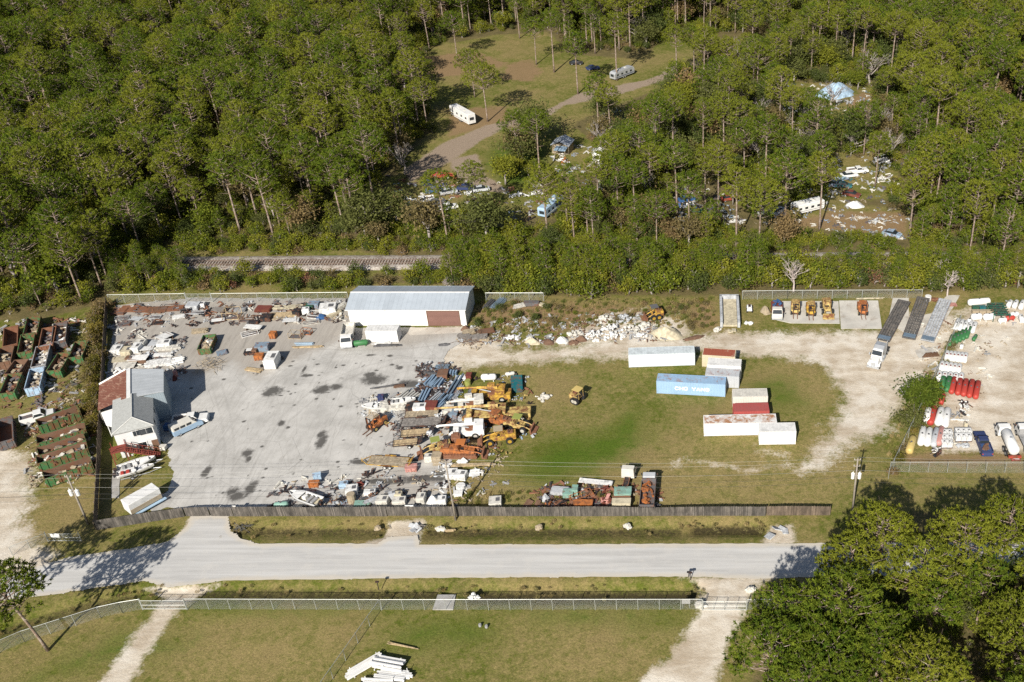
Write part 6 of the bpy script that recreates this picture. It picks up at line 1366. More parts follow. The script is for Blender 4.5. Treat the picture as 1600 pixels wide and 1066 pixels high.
        o = m.build(t, C(c, 'stone'), None, True, loc=(loc[0], loc[1], 0), rz=rz); return tag(o, lb, cat or 'heap', group)
    elif kind == 'slabs':
        t = T('concrete_slabs', 'slab pile'); m = MB()
        for i in range(max(3, int(L * 1.2))): s_ = rg.uniform(.6, 1.3); m.box((rg.uniform(-.4, .4) * L, rg.uniform(-.35, .35) * Wd, rg.uniform(.1, H)), (s_ * 1.4, s_, .16), rg.uniform(0, 3), rg.uniform(-.5, .5), rg.uniform(-.5, .5))
        m.build("slabs", C(c, 'stone'), t)
    elif kind == 'beams':
        t = T('beam_stack', 'beam stack'); m = MB(); nw = max(2, int(Wd / .5))
        for j in range(nw):
            for i in range(max(1, int(H / .4))):
                y_ = -Wd / 2 + (j + .5) * Wd / nw; l = L * rg.uniform(.7, 1.05); a_ = rg.gauss(0, .06); o_ = rg.gauss(0, .04) * L
                m.box((o_, y_, .22 + i * .4), (l, .05, .3), a_); m.box((o_, y_, .36 + i * .4), (l, .3, .04), a_); m.box((o_, y_, .07 + i * .4), (l, .3, .04), a_)
        m.build("beams", C(c, 'metal'), t)
    elif kind == 'box':      # cabinet / appliance / machine housing
        t = T('metal_cabinet', 'cabinet'); MB().box((0, 0, H / 2 + .05), (L, Wd, H)).build("housing", cc, t, bevel=.05); MB().box((0, -Wd / 2 - .02, H / 2), (L * .7, .04, H * .7)).build("door", C(c2 or c, 'worn'), t); MB().box((L * .2, 0, H + .09), (L * .3, Wd * .4, .1)).build("vent", C('dgrey'), t)
    elif kind == 'panel':
        t = T('panel', 'panel'); m = MB().box((0, 0, H), (L, Wd, .07), 0, rg.uniform(-.08, .08), rg.uniform(-.08, .08)); m.build("sheet", cc, t); m = MB()
        for s in (-.35, .35): m.box((s * L, 0, H / 2), (.1, Wd * .9, H))
        m.build("bearers", C('brown', 'wood'), t)
    elif kind == 'brush':
        t = T('brush_pile', 'brush pile'); m = MB()
        for i in range(int(60 * H)):
            u, v_ = rg.gauss(0, .22) * L, rg.gauss(0, .22) * Wd; h_ = H * math.exp(-((u / L) ** 2 + (v_ / Wd) ** 2) * 6) * rg.random(); a_ = rg.uniform(0, 6.3); l = rg.uniform(.5, 1.6)
            m.tube([(u, v_, h_ + .1), (u + l * math.cos(a_), v_ + l * math.sin(a_), max(.03, h_ + rg.uniform(-.3, .4)))], [.045, .02], 4, False)
        m.build("branches", C(c, 'wood'), t)
    return t
J = """
planks|268|462|0|0|0|0|0|
"""
ROWS = """
frame|186|487|2.6|2|.5|0|rust|rusty frame at the left end of the back row of rusty plates
sheets|203|483|3.6|2.4|.3|3|rust|wide rusty plate stack, leftmost in the back row
sheets|226|484|3.4|2.2|.3|-4|rust|rusty plates in the back row, second from the left
sheets|247|484|3.6|2.2|.35|5|brown|brown plate stack in the back row, third from the left
frame|262|481|3|1.8|.6|0|dgrey|dark steel frame in the back row
sheets|274|482|3.2|2|.3|8|rust|rusty plates at the right end of the plate row
frame|190|498|2.4|1.6|.4|20|grey|grey frame lying behind the left board fence
frame|193|506|2.6|1.6|.4|10|dgrey|dark frame second in the column by the left fence
sheets|213|498|2.2|1.4|.2|-10|silver|small silvery sheets on the brown-stained concrete
sheets|246|505|2.6|1.4|.2|5|black|black sheet lying alone on the brown-stained concrete
frame|243|496|2|1.2|.3|0|silver|small pale frame above the lone black sheet
sheets|280|495|2.4|1.4|.3|20|white|white sheets beside the dark scrap by the back fence
scrap|290|486|3.2|2.4|.9|0|dgrey|dark scrap heap at the end of the plate row|black
crate|302|479|2.4|1.8|1|0|silver|silvery block by the wire gate
box|313|477|1.8|1.2|.9|10|white|white cabinet right of the wire gate
frame|306|489|3.6|1|.3|2|silver|long pale frame below the silvery block
pipes|325|487|3|1.6|.4|60|black|bundle of black pipes near the wire gate
planks|342|484|2.6|1.6|.5|0|gwood|grey lumber stack right of the black pipes
sheets|340|501|3|2.2|.25|30|black|black tarp-like sheet with white panels by the lumber
panel|341|501|2.4|1.1|.4|20|white|white panels lying on the black sheet
frame|362|490|3|2.4|1.6|5|lwood|tall yellow wooden truss frame by the back fence
sheets|376|484|2.4|1.6|.4|0|grey|grey sheets right of the wooden truss frame
scrap|386|476|3.4|1.4|.6|0|black|black scrap against the back fence|dgrey
sheets|412|483|3.2|2.2|.6|0|dred|dark red tile stack by the back fence
frame|385|500|2.6|.8|.6|5|brown|small brown rack left of the black box
crate|397|504|1.8|.9|.5|5|black|low black box on the brown-stained concrete
crate|417|497|2|1.9|.8|0|black|square black crate by the long pale beams
planks|447|480|6.5|1.4|.4|3|cream|long cream beams by the back fence
planks|443|492|5.5|1.6|.5|6|lwood|pale lumber stack below the cream beams
planks|432|498|3.2|1|.3|10|tan|tan lumber right of the black crate
pipes|448|486|3|.8|.4|0|brown|brown pipes on the cream beams
crate|464|489|1.4|1.4|1|0|black|black bin at the right end of the cream beams
box|478|486|1.4|1.2|1.2|10|white|white cabinet with a dark green neighbour
crate|484|480|1.6|1.2|.9|0|dgreen|dark green crate by the back fence
crate|491|477|2|1.4|1|0|slate|grey-blue crate by the back fence
panel|455|502|3|1.6|.6|12|white|white panel with a black square beside the lumber
frame|492|492|1.8|2.4|.8|80|white|white bundle of pipes left of the blue tarp
heap|501|494|2|1.8|1|0|blue|bright blue tarped heap
frame|486|504|3|1.2|.4|20|offwhite|pale frame lying left of the warehouse
box|513|483|3.2|2.6|1.5|10|white|large white machine housing near the warehouse corner
box|510|488|1.6|1.2|1|10|white|white box in front of the large white housing
planks|530|482|3.6|1|1|60|offwhite|leaning pale beams against the warehouse corner
planks|523|491|3|.8|.6|50|cream|cream posts leaning beside the pale beams
scrap|528|497|3|1.8|.6|0|offwhite|pale scrap at the warehouse's left corner|tan
panel|396|513|3.4|1.4|.7|-8|white|white folded sheet right of the black crate's lane
frame|390|521|3|1.4|.5|30|white|white rack with brown slats on the open concrete
crate|427|524|1.2|1.3|1|0|orange|orange bin standing alone on the open concrete
crate|410|543|1.6|2.4|1.1|95|slate|slate blue bin standing alone on the open concrete
crate|391|551|2|1.5|.4|5|black|black tray with a white bundle
panel|390|549|1|.9|.8|10|white|white bundle lying on the black tray
crate|405|558|1.6|1.2|.9|5|orange|small orange machine left of the white box shed
crate|399|548|.9|1.3|.8|0|brown|brown bin beside the black tray
box|425|563|2.1|3.4|1.9|3|white|white box shed standing on the concrete
pipes|436|558|.5|2|.9|90|dgrey|dark gas bottles right of the white box shed
planks|413|572|.5|1.4|.5|90|black|short black post left of the white box shed
planks|396|578|3.2|1|.4|-12|lwood|loose yellow planks on the concrete
frame|462|523|1.4|2.4|1.2|85|tan|tan mast section standing on the brown-stained concrete
frame|479|518|1|1.9|1|80|orange|orange steel frame on the brown-stained concrete
pipes|476|537|3.6|.8|.5|3|slate|blue-grey cylinder lying on the concrete
planks|481|543|5.5|.4|.15|4|lwood|single long yellow plank on the concrete
planks|312|517|3|1.2|.7|10|tan|tan pallets above the green scrap dumpster
brush|324|567|5.5|6|1.4|0|tan|big pile of dry brown branches below the green dumpster
sheets|347|551|1.8|1.8|.3|30|slate|grey-blue pallet by the branch pile
tank|564|538|2.8|1.1|0|12|green|small green boat-shaped tank with white ends in front of the storage container
planks|605|540|5.6|.6|.3|3|dgrey|dark beams lying in front of the white storage container
planks|597|537|3.6|.5|.25|8|white|white beams lying in front of the white storage container
box|183|547|1.9|2.2|1|5|white|white crate with a brown top nearest the left fence
box|199|549|1.8|2.2|1|5|cream|cream crate second from the left fence
box|214|544|1.5|2.2|1.2|0|white|tall white crate in the white scrap field
box|220|537|1.9|1.6|1.1|0|offwhite|off-white crate with pinkish lid
panel|228|546|2.8|1.6|.5|10|white|white panel right of the tall white crate
sheets|240|538|1.6|2.8|.4|0|silver|silver grating lying among the white scrap
panel|258|528|2.6|2.2|.9|60|white|white folded panels at the top of the white scrap field
box|257|538|2.4|1.9|1.1|10|white|wide white crate in the middle of the white scrap
planks|263|544|4.6|1.2|.6|8|offwhite|off-white beams pointing right
panel|188|563|3|2|.5|10|cream|cream panel behind the lean-to
box|203|561|1.4|1.2|.8|0|brown|brown box among the white scrap
panel|217|562|1.7|3.6|.9|90|white|long white cabinet standing on end
planks|248|567|5|2|.7|15|white|white board bundle by the workshop roof
pipes|272|563|3.2|2|.9|25|white|fan of white pipes by the workshop corner
planks|253|555|4.2|1|.5|5|white|white beams above the board bundle
panel|194|572|4.2|2.4|.4|8|offwhite|pale panels just behind the lean-to
scrap|181|580|3.4|2|.6|0|white|white scrap between the lean-to and the left fence|offwhite
scrap|235|556|4|2.4|.5|0|dgrey|dark grey scrap under the white crates|silver
scrap|281|578|2.6|1.6|.7|0|dgrey|dark scrap in front of the white pipe fan
heap|272|590|1|1|1|0|dred|dark red heap in the shade right of the workshop
drum|274|584|.7|.7|1.2|0|pink|pink drum in the shade right of the workshop
crate|262|668|1|1|1|0|blue|blue bin in the shade beside the house wall
crate|255|700|1|.8|.7|0|offwhite|small pale crate at the foot of the red stairs
planks|250|650|4|.9|.6|-60|slate|grey planks leaning along the house's right wall
beams|691|574|3|2|.7|4|slate|grey-blue beams at the very top of the beam field
planks|676|585|.5|3|.8|75|dgrey|dark upright post left of the beam field
crate|692|586|1.8|2|1|5|brown|rusty brown crate between the beams
beams|702|582|1.2|3|1|88|lblue|short light blue beams beside the rusty crate
beams|675|596|3.4|2|1|72|lblue|light blue beams at the upper left of the beam field
beams|684|598|3|1.8|1|75|lblue|light blue beams second from the left in the upper row
scrap|686|611|5.4|1.6|.9|0|black|black scrap band through the middle of the beam field|dgrey
beams|706|608|9|1.4|1.2|80|slate|long blue beams along the right side of the beam field
beams|663|618|4|1.6|1|85|lblue|sky blue beam block at the left of the beam field
beams|680|626|5|2|1|65|silver|pale grey-blue beams in the lower row, left
beams|689|628|4.6|2|1|72|lblue|light blue beams in the lower row, right
beams|695|634|3.4|1|.6|85|silver|pale beams at the foot of the beam field
crate|673|636|2.2|2|1.1|0|dred|dark red-brown bin below the pale beams
box|656|638|2.2|1.6|1.2|3|white|white open box right of the black bin
crate|645|637|2|2.2|1|0|black|black bin left of the white open box
pipes|722|590|2.6|1.6|.6|10|silver|grey-blue pipe pile left of the white tank
crate|733|589|1|1.2|1|0|dred|dark red bin beside the grey-blue pipes
drum|731|598|1.1|1.1|1|0|lime|lime green drum among the scrap
tank|764|592|2.8|1.2|0|3|white|white horizontal tank above the upper yellow crane
tank|797|585|1.8|.7|0|15|offwhite|small white tank near the dark teal tarp
sheets|808|600|2|4.6|.9|8|teal|dark teal tarpaulin block at the right end of the cranes
pipes|714|612|4.6|1.2|.5|80|silver|white posts left of the upper yellow crane
planks|729|627|4.4|1|.5|8|white|white beams between the two yellow cranes
planks|607|604|5.8|.3|.25|14|dgrey|long dark beam lying on the concrete
planks|624|603|2.2|.8|.4|14|brown|brown beam at the end of the long dark beam
beams|636|622|4.6|3.2|1|62|offwhite|fan of cream beams right of the white boat hull
boatlike|583|633|5|2|1|5|white|x
scrap|590|640|4.4|1.6|.5|0|offwhite|pale scrap along the white pile|tan
planks|616|634|4.8|2.2|1|10|offwhite|white trusses in the middle of the white pile
pipes|628|629|3|1.6|1|70|cream|cream pipes standing up in the white pile
crate|595|622|1|.8|1|10|navy|small navy blue box on top of the white pile
scrap|686|652|2.4|2|.8|0|silver|silvery scrap right of the plank trailer|white
scrap|700|655|2|5|.6|0|dgrey|grey scrap strip down the middle of the machine cluster|rust
crate|701|642|1.6|1.8|1.1|0|offwhite|pale box below the beam field, right
crate|708|648|1.6|1.6|1|0|slate|grey-blue box left of the white boom truck
scrap|718|645|1.8|3|.9|0|rust|rusty scrap between the grey boxes and the crane|brown
crate|732|655|3.4|1|.5|5|silver|flat silvery tank lid above the white crane
scrap|727|650|4|1.6|.6|0|grey|grey scrap under the crane boom|dgrey
drum|688|666|.8|.8|.9|0|black|black drum above the yellow loader
tank|672|679|1.2|1|0|30|silver|small silver tank at the end of the railed trailer
box|670|716|1.3|1.2|1.1|5|offwhite|pale cabinet below the left yellow loader
crate|683|715|1.5|1.5|1.1|0|tan|tan crate below the left yellow loader
scrap|696|727|2.4|1.6|.7|0|silver|pale scrap near the front utility pole|white
slabs|690|724|3.4|2|.6|0|tan|broken tan slabs near the front utility pole
crate|643|732|1.8|1.2|.7|5|pink|pinkish crate below the low yellow-edged trailer
planks|735|727|7|.6|.3|4|lwood|long yellow planks on the grass edge below the bulldozer
slabs|723|720|2.2|1|.5|0|white|white slab below the bulldozer
box|706|741|1.8|1.8|1|5|white|white cube cabinet beside the front utility pole
box|720|743|1.9|1.5|1.1|-8|white|white cabinet right of the white cube
slabs|747|737|1.8|.8|.4|20|white|small white debris on the grass below the planks
drum|720|761|1.5|1.5|.7|0|white|round white drum on the grass by the utility pole
crate|716|772|1.3|.9|.5|8|white|flat white crate by the round drum
scrap|693|758|1.6|1.4|.8|0|white|white and black scrap left of the utility pole|black
crate|496|746|1.2|.8|1.2|20|sky|small light blue crate north of the cabin boat
crate|491|757|1.6|.9|.8|5|orange|orange-brown crate above the cabin boat
box|537|758|1.4|1|.9|10|sky|light blue cooler on the concrete by the fence row
box|550|766|1.8|1.8|1|10|white|white folded tarp box by the fence row
scrap|562|757|1|1|.6|0|dred|small dark red scrap behind the white tarp box
scrap|537|780|2.6|1.6|.9|0|slate|slate scrap by the front fence, left of the tan drum|black
drum|549|778|1.3|1.3|1.6|0|tan|tan drum by the front fence
tank|440|791|2.2|1|0|8|mint|mint green tank at the foot of the front fence
scrap|430|790|1.4|1|.5|0|black|dark scrap left of the mint tank
sheets|566|788|2.6|1.2|.6|5|mint|mint green door sheets by the front fence
planks|581|783|3|.8|.8|35|silver|silver profile leaning on the front fence
scrap|578|776|2.6|1.6|.8|0|brown|brown scrap behind the mint sheets|dgrey
box|578|770|1.8|1|.7|8|white|white appliance above the brown scrap
box|598|783|1.8|1.6|1.1|0|offwhite|off-white appliance by the front fence
box|613|775|1|.8|1.3|20|silver|tall silver appliance by the front fence
box|624|784|2|1.4|1|5|offwhite|wide off-white appliance by the front fence
box|623|775|1.1|1|1.2|0|cream|cream appliance behind the wide one
box|658|779|1.3|1.6|1.2|0|offwhite|off-white appliance left of the rounded white one
heap|676|780|2.4|2.2|1.4|0|white|rounded white tarp heap by the front fence
box|691|783|1.3|1.3|1.2|5|white|white appliance next to the utility pole's foot
box|774|785|1.9|1.9|1|8|offwhite|pale grey cabinet in the dry weeds by the front fence
slabs|832|788|3.2|.9|.4|5|brown|red-brown slabs in the weeds by the front fence
heap|852|776|1.4|1.4|1|0|silver|silver rounded tank shape at the left end of the coloured scrap row
scrap|858|786|1.6|2|1|0|orange|orange bars at the left of the coloured scrap row|black
sheets|875|768|3|1.4|.7|-5|silver|silver and mint car bonnets in the scrap row
crate|888|772|1.6|1.2|.9|0|mint|mint green machine body in the scrap row
scrap|878|786|3|2|.8|0|rust|rusty scrap in front of the mint machine body|black
crate|899|767|.9|1.2|1.2|0|mint|small upright mint box
frame|909|776|1.4|3.4|.9|-60|orange|orange steel frame slanting through the scrap row
crate|912|789|2.8|1.2|.9|0|orange|bright orange bin by the front fence
scrap|922|775|2.4|2|1|0|brown|brown wheel scrap right of the orange frame|rust
panel|931|755|5.4|1|.6|-9|white|long white beam panel lying above the scrap row
scrap|945|780|3|2.2|1|0|pink|pinkish red machinery scrap|dred
scrap|947|764|1.6|1.4|.8|0|dred|dark red scrap above the pinkish machinery
crate|973|772|2.6|1.6|1.3|2|mint|mint green cab box right of the pinkish machinery
sheets|972|780|2.8|.8|1|2|rust|rusty tray between the mint box and the cream container
crate|971|788|2.8|1.2|1.2|2|cream|cream box against the front fence
crate|592|1060|.1|.1|.1|0|white|x
heap|727|512|2|1.6|.8|0|brown|small brown heap at the warehouse's right corner
heap|694|538|2.4|1.2|.3|0|dgrey|low dark gravel heap on the track in front of the warehouse
planks|725|525|2.4|1.8|.5|20|gwood|grey pallet pile right of the warehouse door
planks|745|528|4|1.6|.8|10|gwood|grey timber pile right of the pallets
brush|735|532|5|2.6|.8|10|brown|tangle of brown scrap wood beside the track
brush|752|520|4|2|.8|-20|brown|dark branches above the timber pile
sheets|761|518|3|1.8|.5|20|brown|brown rusty plates in the dry grass
planks|733|519|2.6|1.4|.6|15|tan|tan boards leaning at the warehouse corner
planks|757|530|2.4|1|.5|0|tan|tan boards in front of the rusty plates
pipes|778|473|4|1.8|1|70|slate|dark blue-grey tarp rolls by the back fence
pipes|764|474|3|1.4|1|70|dgrey|dark tarp rolls beside the warehouse
planks|815|477|3.6|1|.7|30|offwhite|pale boards by the short back fence
planks|844|476|2|.8|.6|-20|cream|cream board by the short back fence
crate|831|475|3|1|.8|0|dgrey|dark box under the short back fence
rubble|798|527|2.8|1.8|.8|0|white|white rubble heap, leftmost beside the track
heap|832|532|3|2|.9|0|cream|pale sand heap beside the track
rubble|830|530|2.2|1.4|.6|0|offwhite|pale rocks on the sand heap
heap|857|533|2.6|1.8|.7|0|brown|brown earth heap beside the track
heap|878|530|2.2|2.2|1|0|white|white powder heap beside the track
heap|896|534|2.6|1.6|.6|0|brown|brown heap right of the white powder heap
heap|908|528|2.2|1.8|.9|0|brown|small dark brown mulch heap
rubble|900|520|4|2.2|.8|0|offwhite|pale rubble above the mulch heap
rubble|930|522|5|3|1.2|0|white|large white rubble pile, left part
rubble|955|512|5|3.4|1.4|0|white|large white rubble pile, centre part
rubble|985|514|5|3.4|1.2|0|offwhite|large white rubble pile, right part
rubble|975|496|4|3|1.2|0|silver|grey-blue rubble at the back of the large pile
rubble|1008|508|4|3|1|0|offwhite|rubble next to the smooth sand heap
rubble|945|497|4|2.4|.8|0|offwhite|scattered rubble at the left back of the pile
rubble|962|524|5|2|.7|0|white|fine white rubble at the track's edge
rubble|1000|524|4|2|.6|0|white|fine rubble spilling onto the track
heap|1041|517|6|4.6|1.6|0|cream|big smooth pale sand heap
heap|1084|527|5|1.2|.3|25|brown|long low brown earth streak beside the track
slabs|1139|517|2.8|1.6|.8|0|cream|big pale boulder slab in front of the concrete bin
rubble|1122|514|1.4|1.2|.6|0|offwhite|pale rocks left of the boulder slab
rubble|1171|505|1.6|.6|.3|0|white|few small white rocks under the buggy
heap|1196|483|2|2.6|1.2|0|tan|tan straw heap between the buggy and the red lorry
rubble|852|620|2.4|1.4|.3|0|offwhite|scattered white debris on the lawn right of the cranes
planks|1360|467|6|.3|.2|3|cream|long pale rail lying behind the rusty forklift
drum|1450|466|1.3|1.3|1|0|white|round white lid at the head of the middle low trailer
scrap|1461|467|2|1|.5|0|rust|rusty scrap between the trailer heads
sheets|1487|476|2|1.4|.2|0|pink|pinkish plates right of the pale low trailer
pipes|1455|553|.3|3.4|1.4|100|brown|leaning brown post beside the vine fence
"""
k_ = 0
for row in ROWS.strip().splitlines():
    f_ = row.split('|')
    if f_[8] == 'x': continue
    item(f_[0], float(f_[1]), float(f_[2]), float(f_[3]), float(f_[4]), float(f_[5]) or None or .7, float(f_[6]), f_[7], f_[8], c2=f_[9] if len(f_) > 9 else None)
loc, a, l = LZ(606, 634, 566, 635, .8); boat("bare white boat hull lying at the left of the white pile", loc, a, 4.6, 1.9, trailer=False, z=.2)
loc, a, l = LZ(612, 628, 648, 624, 1.2); boat("second white boat hull on top of the white pile", loc, a, 4.2, 1.6, trailer=False, z=.6)
# concrete bin
t = thing("concrete_bin", "three-sided concrete storage bin filled with pale sand", "storage bin", at2(1140, 490)); q = [G(1128, 508), G(1155, 508)]
wd = (q[1][0] - q[0][0]); dp = G(1140, 465)[1] - G(1140, 508)[1]; m = MB()
for s in (-1, 1): m.box((s * wd / 2, 0, .6), (.5, dp, 1.2))
m.box((0, dp / 2, .6), (wd + .5, .5, 1.2)); m.build("walls", C('silver', 'stone'), t); MB().box((0, -.1, .28), (wd - .6, dp - .7, .4)).build("sand_fill", C('cream', 'stone'), t)
# white beams at the bottom edge
def beamset(px_, L, n, a_, lb, z0=.2, h_=.3, Wd=1.5):
    q = G(*px_); t = thing("beam_stack", lb, "beam stack", q, R(a_)); m = MB(); rg = random.Random(int(px_[0]))
    for i in range(n):
        y_ = -Wd / 2 + Wd * i / max(1, n - 1); l = L * rg.uniform(.8, 1.05); xo = rg.uniform(-.3, .3); zz = z0 + rg.uniform(0, .25)
        m.box((xo, y_, zz + h_ / 2), (l, .04, h_), R(rg.gauss(0, 2))); m.box((xo, y_, zz + h_), (l, .22, .035)); m.box((xo, y_, zz), (l, .22, .035))
    m.build("beams", C('white'), t); m = MB()
    for s in (-.35, .35): m.box((s * L, 0, .1), (.15, Wd + .3, .2)); m.box((s * L, Wd / 2 + .1, .5), (.08, .08, 1))
    m.build("cradle", C('white'), t)
beamset((572, 1043), 5.2, 5, 42, "white steel beams slanting up to the right at the bottom edge", Wd=.9)
beamset((607, 1042), 4.2, 6, -12, "upper stack of white steel beams at the bottom edge", Wd=1.6, z0=.5); beamset((615, 1058), 4.6, 6, -8, "middle stack of white steel beams at the bottom edge", Wd=1.4); beamset((590, 1075), 5.0, 6, -3, "lowest stack of white steel beams, cut by the bottom edge", Wd=1.6)
item('planks', 575, 1036, 2.6, .15, .15, 46, 'white', "single white beam beside the slanting beams"); item('planks', 628, 1010, 4.6, .12, .14, -14, 'lwood', "thin yellow pole lying on the lawn above the white beams")
for (x, y, lb) in ((750, 977, "left one of two pale buckets on the lower lawn"), (760, 979, "right one of two pale buckets on the lower lawn")): item('drum', x, y, .4, .4, .4, 0, 'grey', lb, name="bucket", cat="bucket")
item('rubble', 740, 931, 1.0, .6, .5, 0, 'white', "white lump by the ditch right of the culvert slab"); item('rubble', 1095, 945, 1.2, 1, .6, 0, 'offwhite', "pale rocks at the left post of the right gate"); item('rubble', 1173, 921, 1, .8, .5, 0, 'offwhite', "pale rock right of the sandy drive's mouth")
item('brush', 655, 823, 1.6, 1, .4, 10, 'gwood', "grey pallet scrap on the broken apron"); item('rubble', 688, 826, .9, .6, .4, 0, 'offwhite', "pale culvert end in the grass right of the apron"); item('planks', 703, 830, 1.6, .3, .15, 8, 'lwood', "tan board in the grass verge")
item('rubble', 843, 824, .8, .5, .3, 0, 'tan', "tan stone in the long ditch weeds"); item('rubble', 981, 822, .5, .7, .5, 0, 'offwhite', "pale stone at the right end of the long ditch"); item('rubble', 590, 825, .7, .5, .4, 0, 'tan', "tan stone left of the broken apron"); item('brush', 378, 824, 1.8, .8, .5, 10, 'dgrey', "dark driftwood branch in the verge by the driveway")
for i, (x, y, l_, w_) in enumerate([(1215, 832, 3.4, 2.4), (640, 826, 3, 2.5)]): item('slabs', x, y, l_, w_, .12, 20 * i, 'silver', ("broken concrete pieces where the right verge meets the road", "broken concrete on the second apron")[i])
# ================================================================ TANK LOT
GT = "tanks in the tank lot"; TL = 3.6
def tanks(row, c, lb, L=TL, D=1.0, c2=None):
    for i, (x0, y0, x1, y1) in enumerate(row):
        p, a, l = span(x0, y0, x1, y1, .7); D_ = D
        t = item('tank', 0, 0, l or L, D_, 0, 0, c, lb % ORD[i], z=0, c2=c2, group=GT); t.location = (p[0], p[1], 0); t.rotation_euler = (0, 0, a)
ORD = ["first from the left", "second from the left", "third from the left", "fourth from the left", "fifth from the left", "sixth from the left", "seventh from the left"]
def rowpx(n, xa, ya, xb, yb, dx, dy): return [(xa + (xb - xa) * i / (n - 1), ya + (yb - ya) * i / (n - 1), xa + (xb - xa) * i / (n - 1) + dx, ya + (yb - ya) * i / (n - 1) + dy) for i in range(n)]
tanks(rowpx(5, 1492, 514, 1519, 519, 6, -16), 'white', "white tank in the uppermost slanted row of the tank lot, %s", D=.85)
tanks(rowpx(6, 1483, 540, 1510, 527, 6, -17), 'green', "green tank in the slanted green row, %s", D=.85)
tanks(rowpx(6, 1478, 562, 1507, 565, 3, -14), 'white', "white dark-capped tank in the third row, %s", D=.85, c2='dred')
tanks(rowpx(5, 1470, 579, 1497, 583, 3, -14), 'white', "white dark-capped tank in the fourth row, %s", D=.95, c2='dred')
tanks(rowpx(5, 1466, 594, 1500, 597, 3, -14), 'white', "white dark-capped tank in the fifth row, %s", D=1.0, c2='dred')
tanks([(1471, 605, 1475, 589), (1479, 611, 1484, 589)], 'green', "green tank beside the red ones, %s", D=1.1)
tanks([(1486, 614, 1492, 590), (1496, 616, 1501, 592), (1505, 618, 1510, 593), (1514, 620, 1520, 594), (1524, 622, 1529, 596)], 'red', "red tank in the row of five, %s", D=1.05)
tanks([(1470, 630, 1474, 616)], 'red', "lone red tank under the round bush, %s", D=1.0); tanks([(1453, 663, 1460, 637)], 'red', "red tank between white ones below the bush, %s", D=1.2)
tanks([(1448, 660, 1451, 640), (1465, 664, 1471, 639), (1476, 667, 1481, 640)], 'white', "big white tank around the red one below the bush, %s", D=1.3)
tanks([(1438, 695, 1443, 668), (1448, 696, 1453, 670)], 'white', "white tank in the lowest row of the lot, %s", D=1.15)
tanks([(1458, 697, 1464, 670)], 'silver', "grey-white tank in the lowest row, %s", D=1.1); tanks([(1466, 695, 1472, 668)], 'pink', "rust-streaked tank in the lowest row, %s", D=1.1); tanks([(1420, 708, 1427, 684)], 'ylw2', "yellow and white tank at the lot's lower left corner, %s", D=1.3)
tanks([(1512, 474, 1547, 471), (1517, 497, 1534, 495), (1536, 497, 1554, 495)], 'white', "long white tank at the top of the tank lot, %s", D=1.4)
tanks([(1571, 497, 1586, 495)], 'red', "red tank lying sideways at the top right, %s", D=.9); tanks([(1521, 530, 1526, 522)], 'green', "small lone green tank on the sand, %s", D=.7)
tanks([(1575, 478, 1580, 470), (1584, 480, 1589, 470), (1594, 482, 1599, 470), (1578, 492, 1592, 490), (1560, 501, 1573, 499), (1594, 492, 1598, 502)], 'white', "white tank in the crowded top right corner, %s", D=1.0)
tanks([(1511, 502, 1518, 501)], 'white', "short white tank left of the sand, %s", D=1.0); tanks([(1502, 541, 1504, 537)], 'white', "tiny white tank by the green row, %s", D=.7)
t = thing("steel_rack", "dark green steel rack standing over the white tanks", "rack", at2(1560, 487, 1), R(3)); m = MB()
for k in range(6): m.box((0, -2.2 + k * .85, 1.7), (3.4, .35, .12))
for sx in (-1.6, 0, 1.6):
    for s in (-2.2, 2.1): m.box((sx, s, .85), (.14, .14, 1.7))
m.build("frame", C('dgreen', 'worn'), t)
for i in range(3): item('crate', 1524 + i * 11, 482 + i * .3, 1.3, .8, .8, 3, ('dgreen', 'teal', 'dgreen')[i], ("dark green box on the left of the long row", "teal-green box in the middle of the long row", "dark green box on the right of the long row")[i])
for i in range(3): item('crate', 1524 + i * 11, 488, 1.35, .7, .7, 3, 'tan', ("left tan crate under the green row", "middle tan crate under the green row", "right tan crate under the green row")[i])
k = 0
for (cx, cy, nx, ny, nm) in ((1479, 686, 2, 3, "left"), (1505, 680, 3, 2, "right")):
    for i in range(nx):
        for j in range(ny):
            item('tote', cx + (i - (nx - 1) / 2) * 8.2, cy + (j - (ny - 1) / 2) * 8, 1.0, 1.15, 1.0, 3, 'white', "white caged tote in the %s block, column %s, row %s" % (nm, ("one", "two", "three")[i], ("one", "two", "three")[j]), group="liquid totes")
            k += 1
item('scrap', 1507, 633, 1.8, 3.6, 1, 0, 'black', "black and white machine scrap right of the lone red tank", c2='white'); item('scrap', 1492, 650, 2, 2, .5, 0, 'tan', "small brown scrap right of the big white tanks", c2='grey'); item('planks', 1499, 657, 3, .2, .15, -4, 'white', "white pole lying below the machine scrap")
item('box', 1509, 664, .6, .6, .8, 0, 'cream', "small cream box above the right tote block"); item('scrap', 1462, 703, 1.2, 1.6, .8, 0, 'black', "black and white bottle by the lot's front fence", c2='white'); item('rubble', 1505, 697, 2.4, 1, .3, 0, 'silver', "pale debris below the right tote block"); item('frame', 1587, 718, 1.4, .5, .3, 0, 'red', "red and white barrier on the lot's front fence", c2='white')
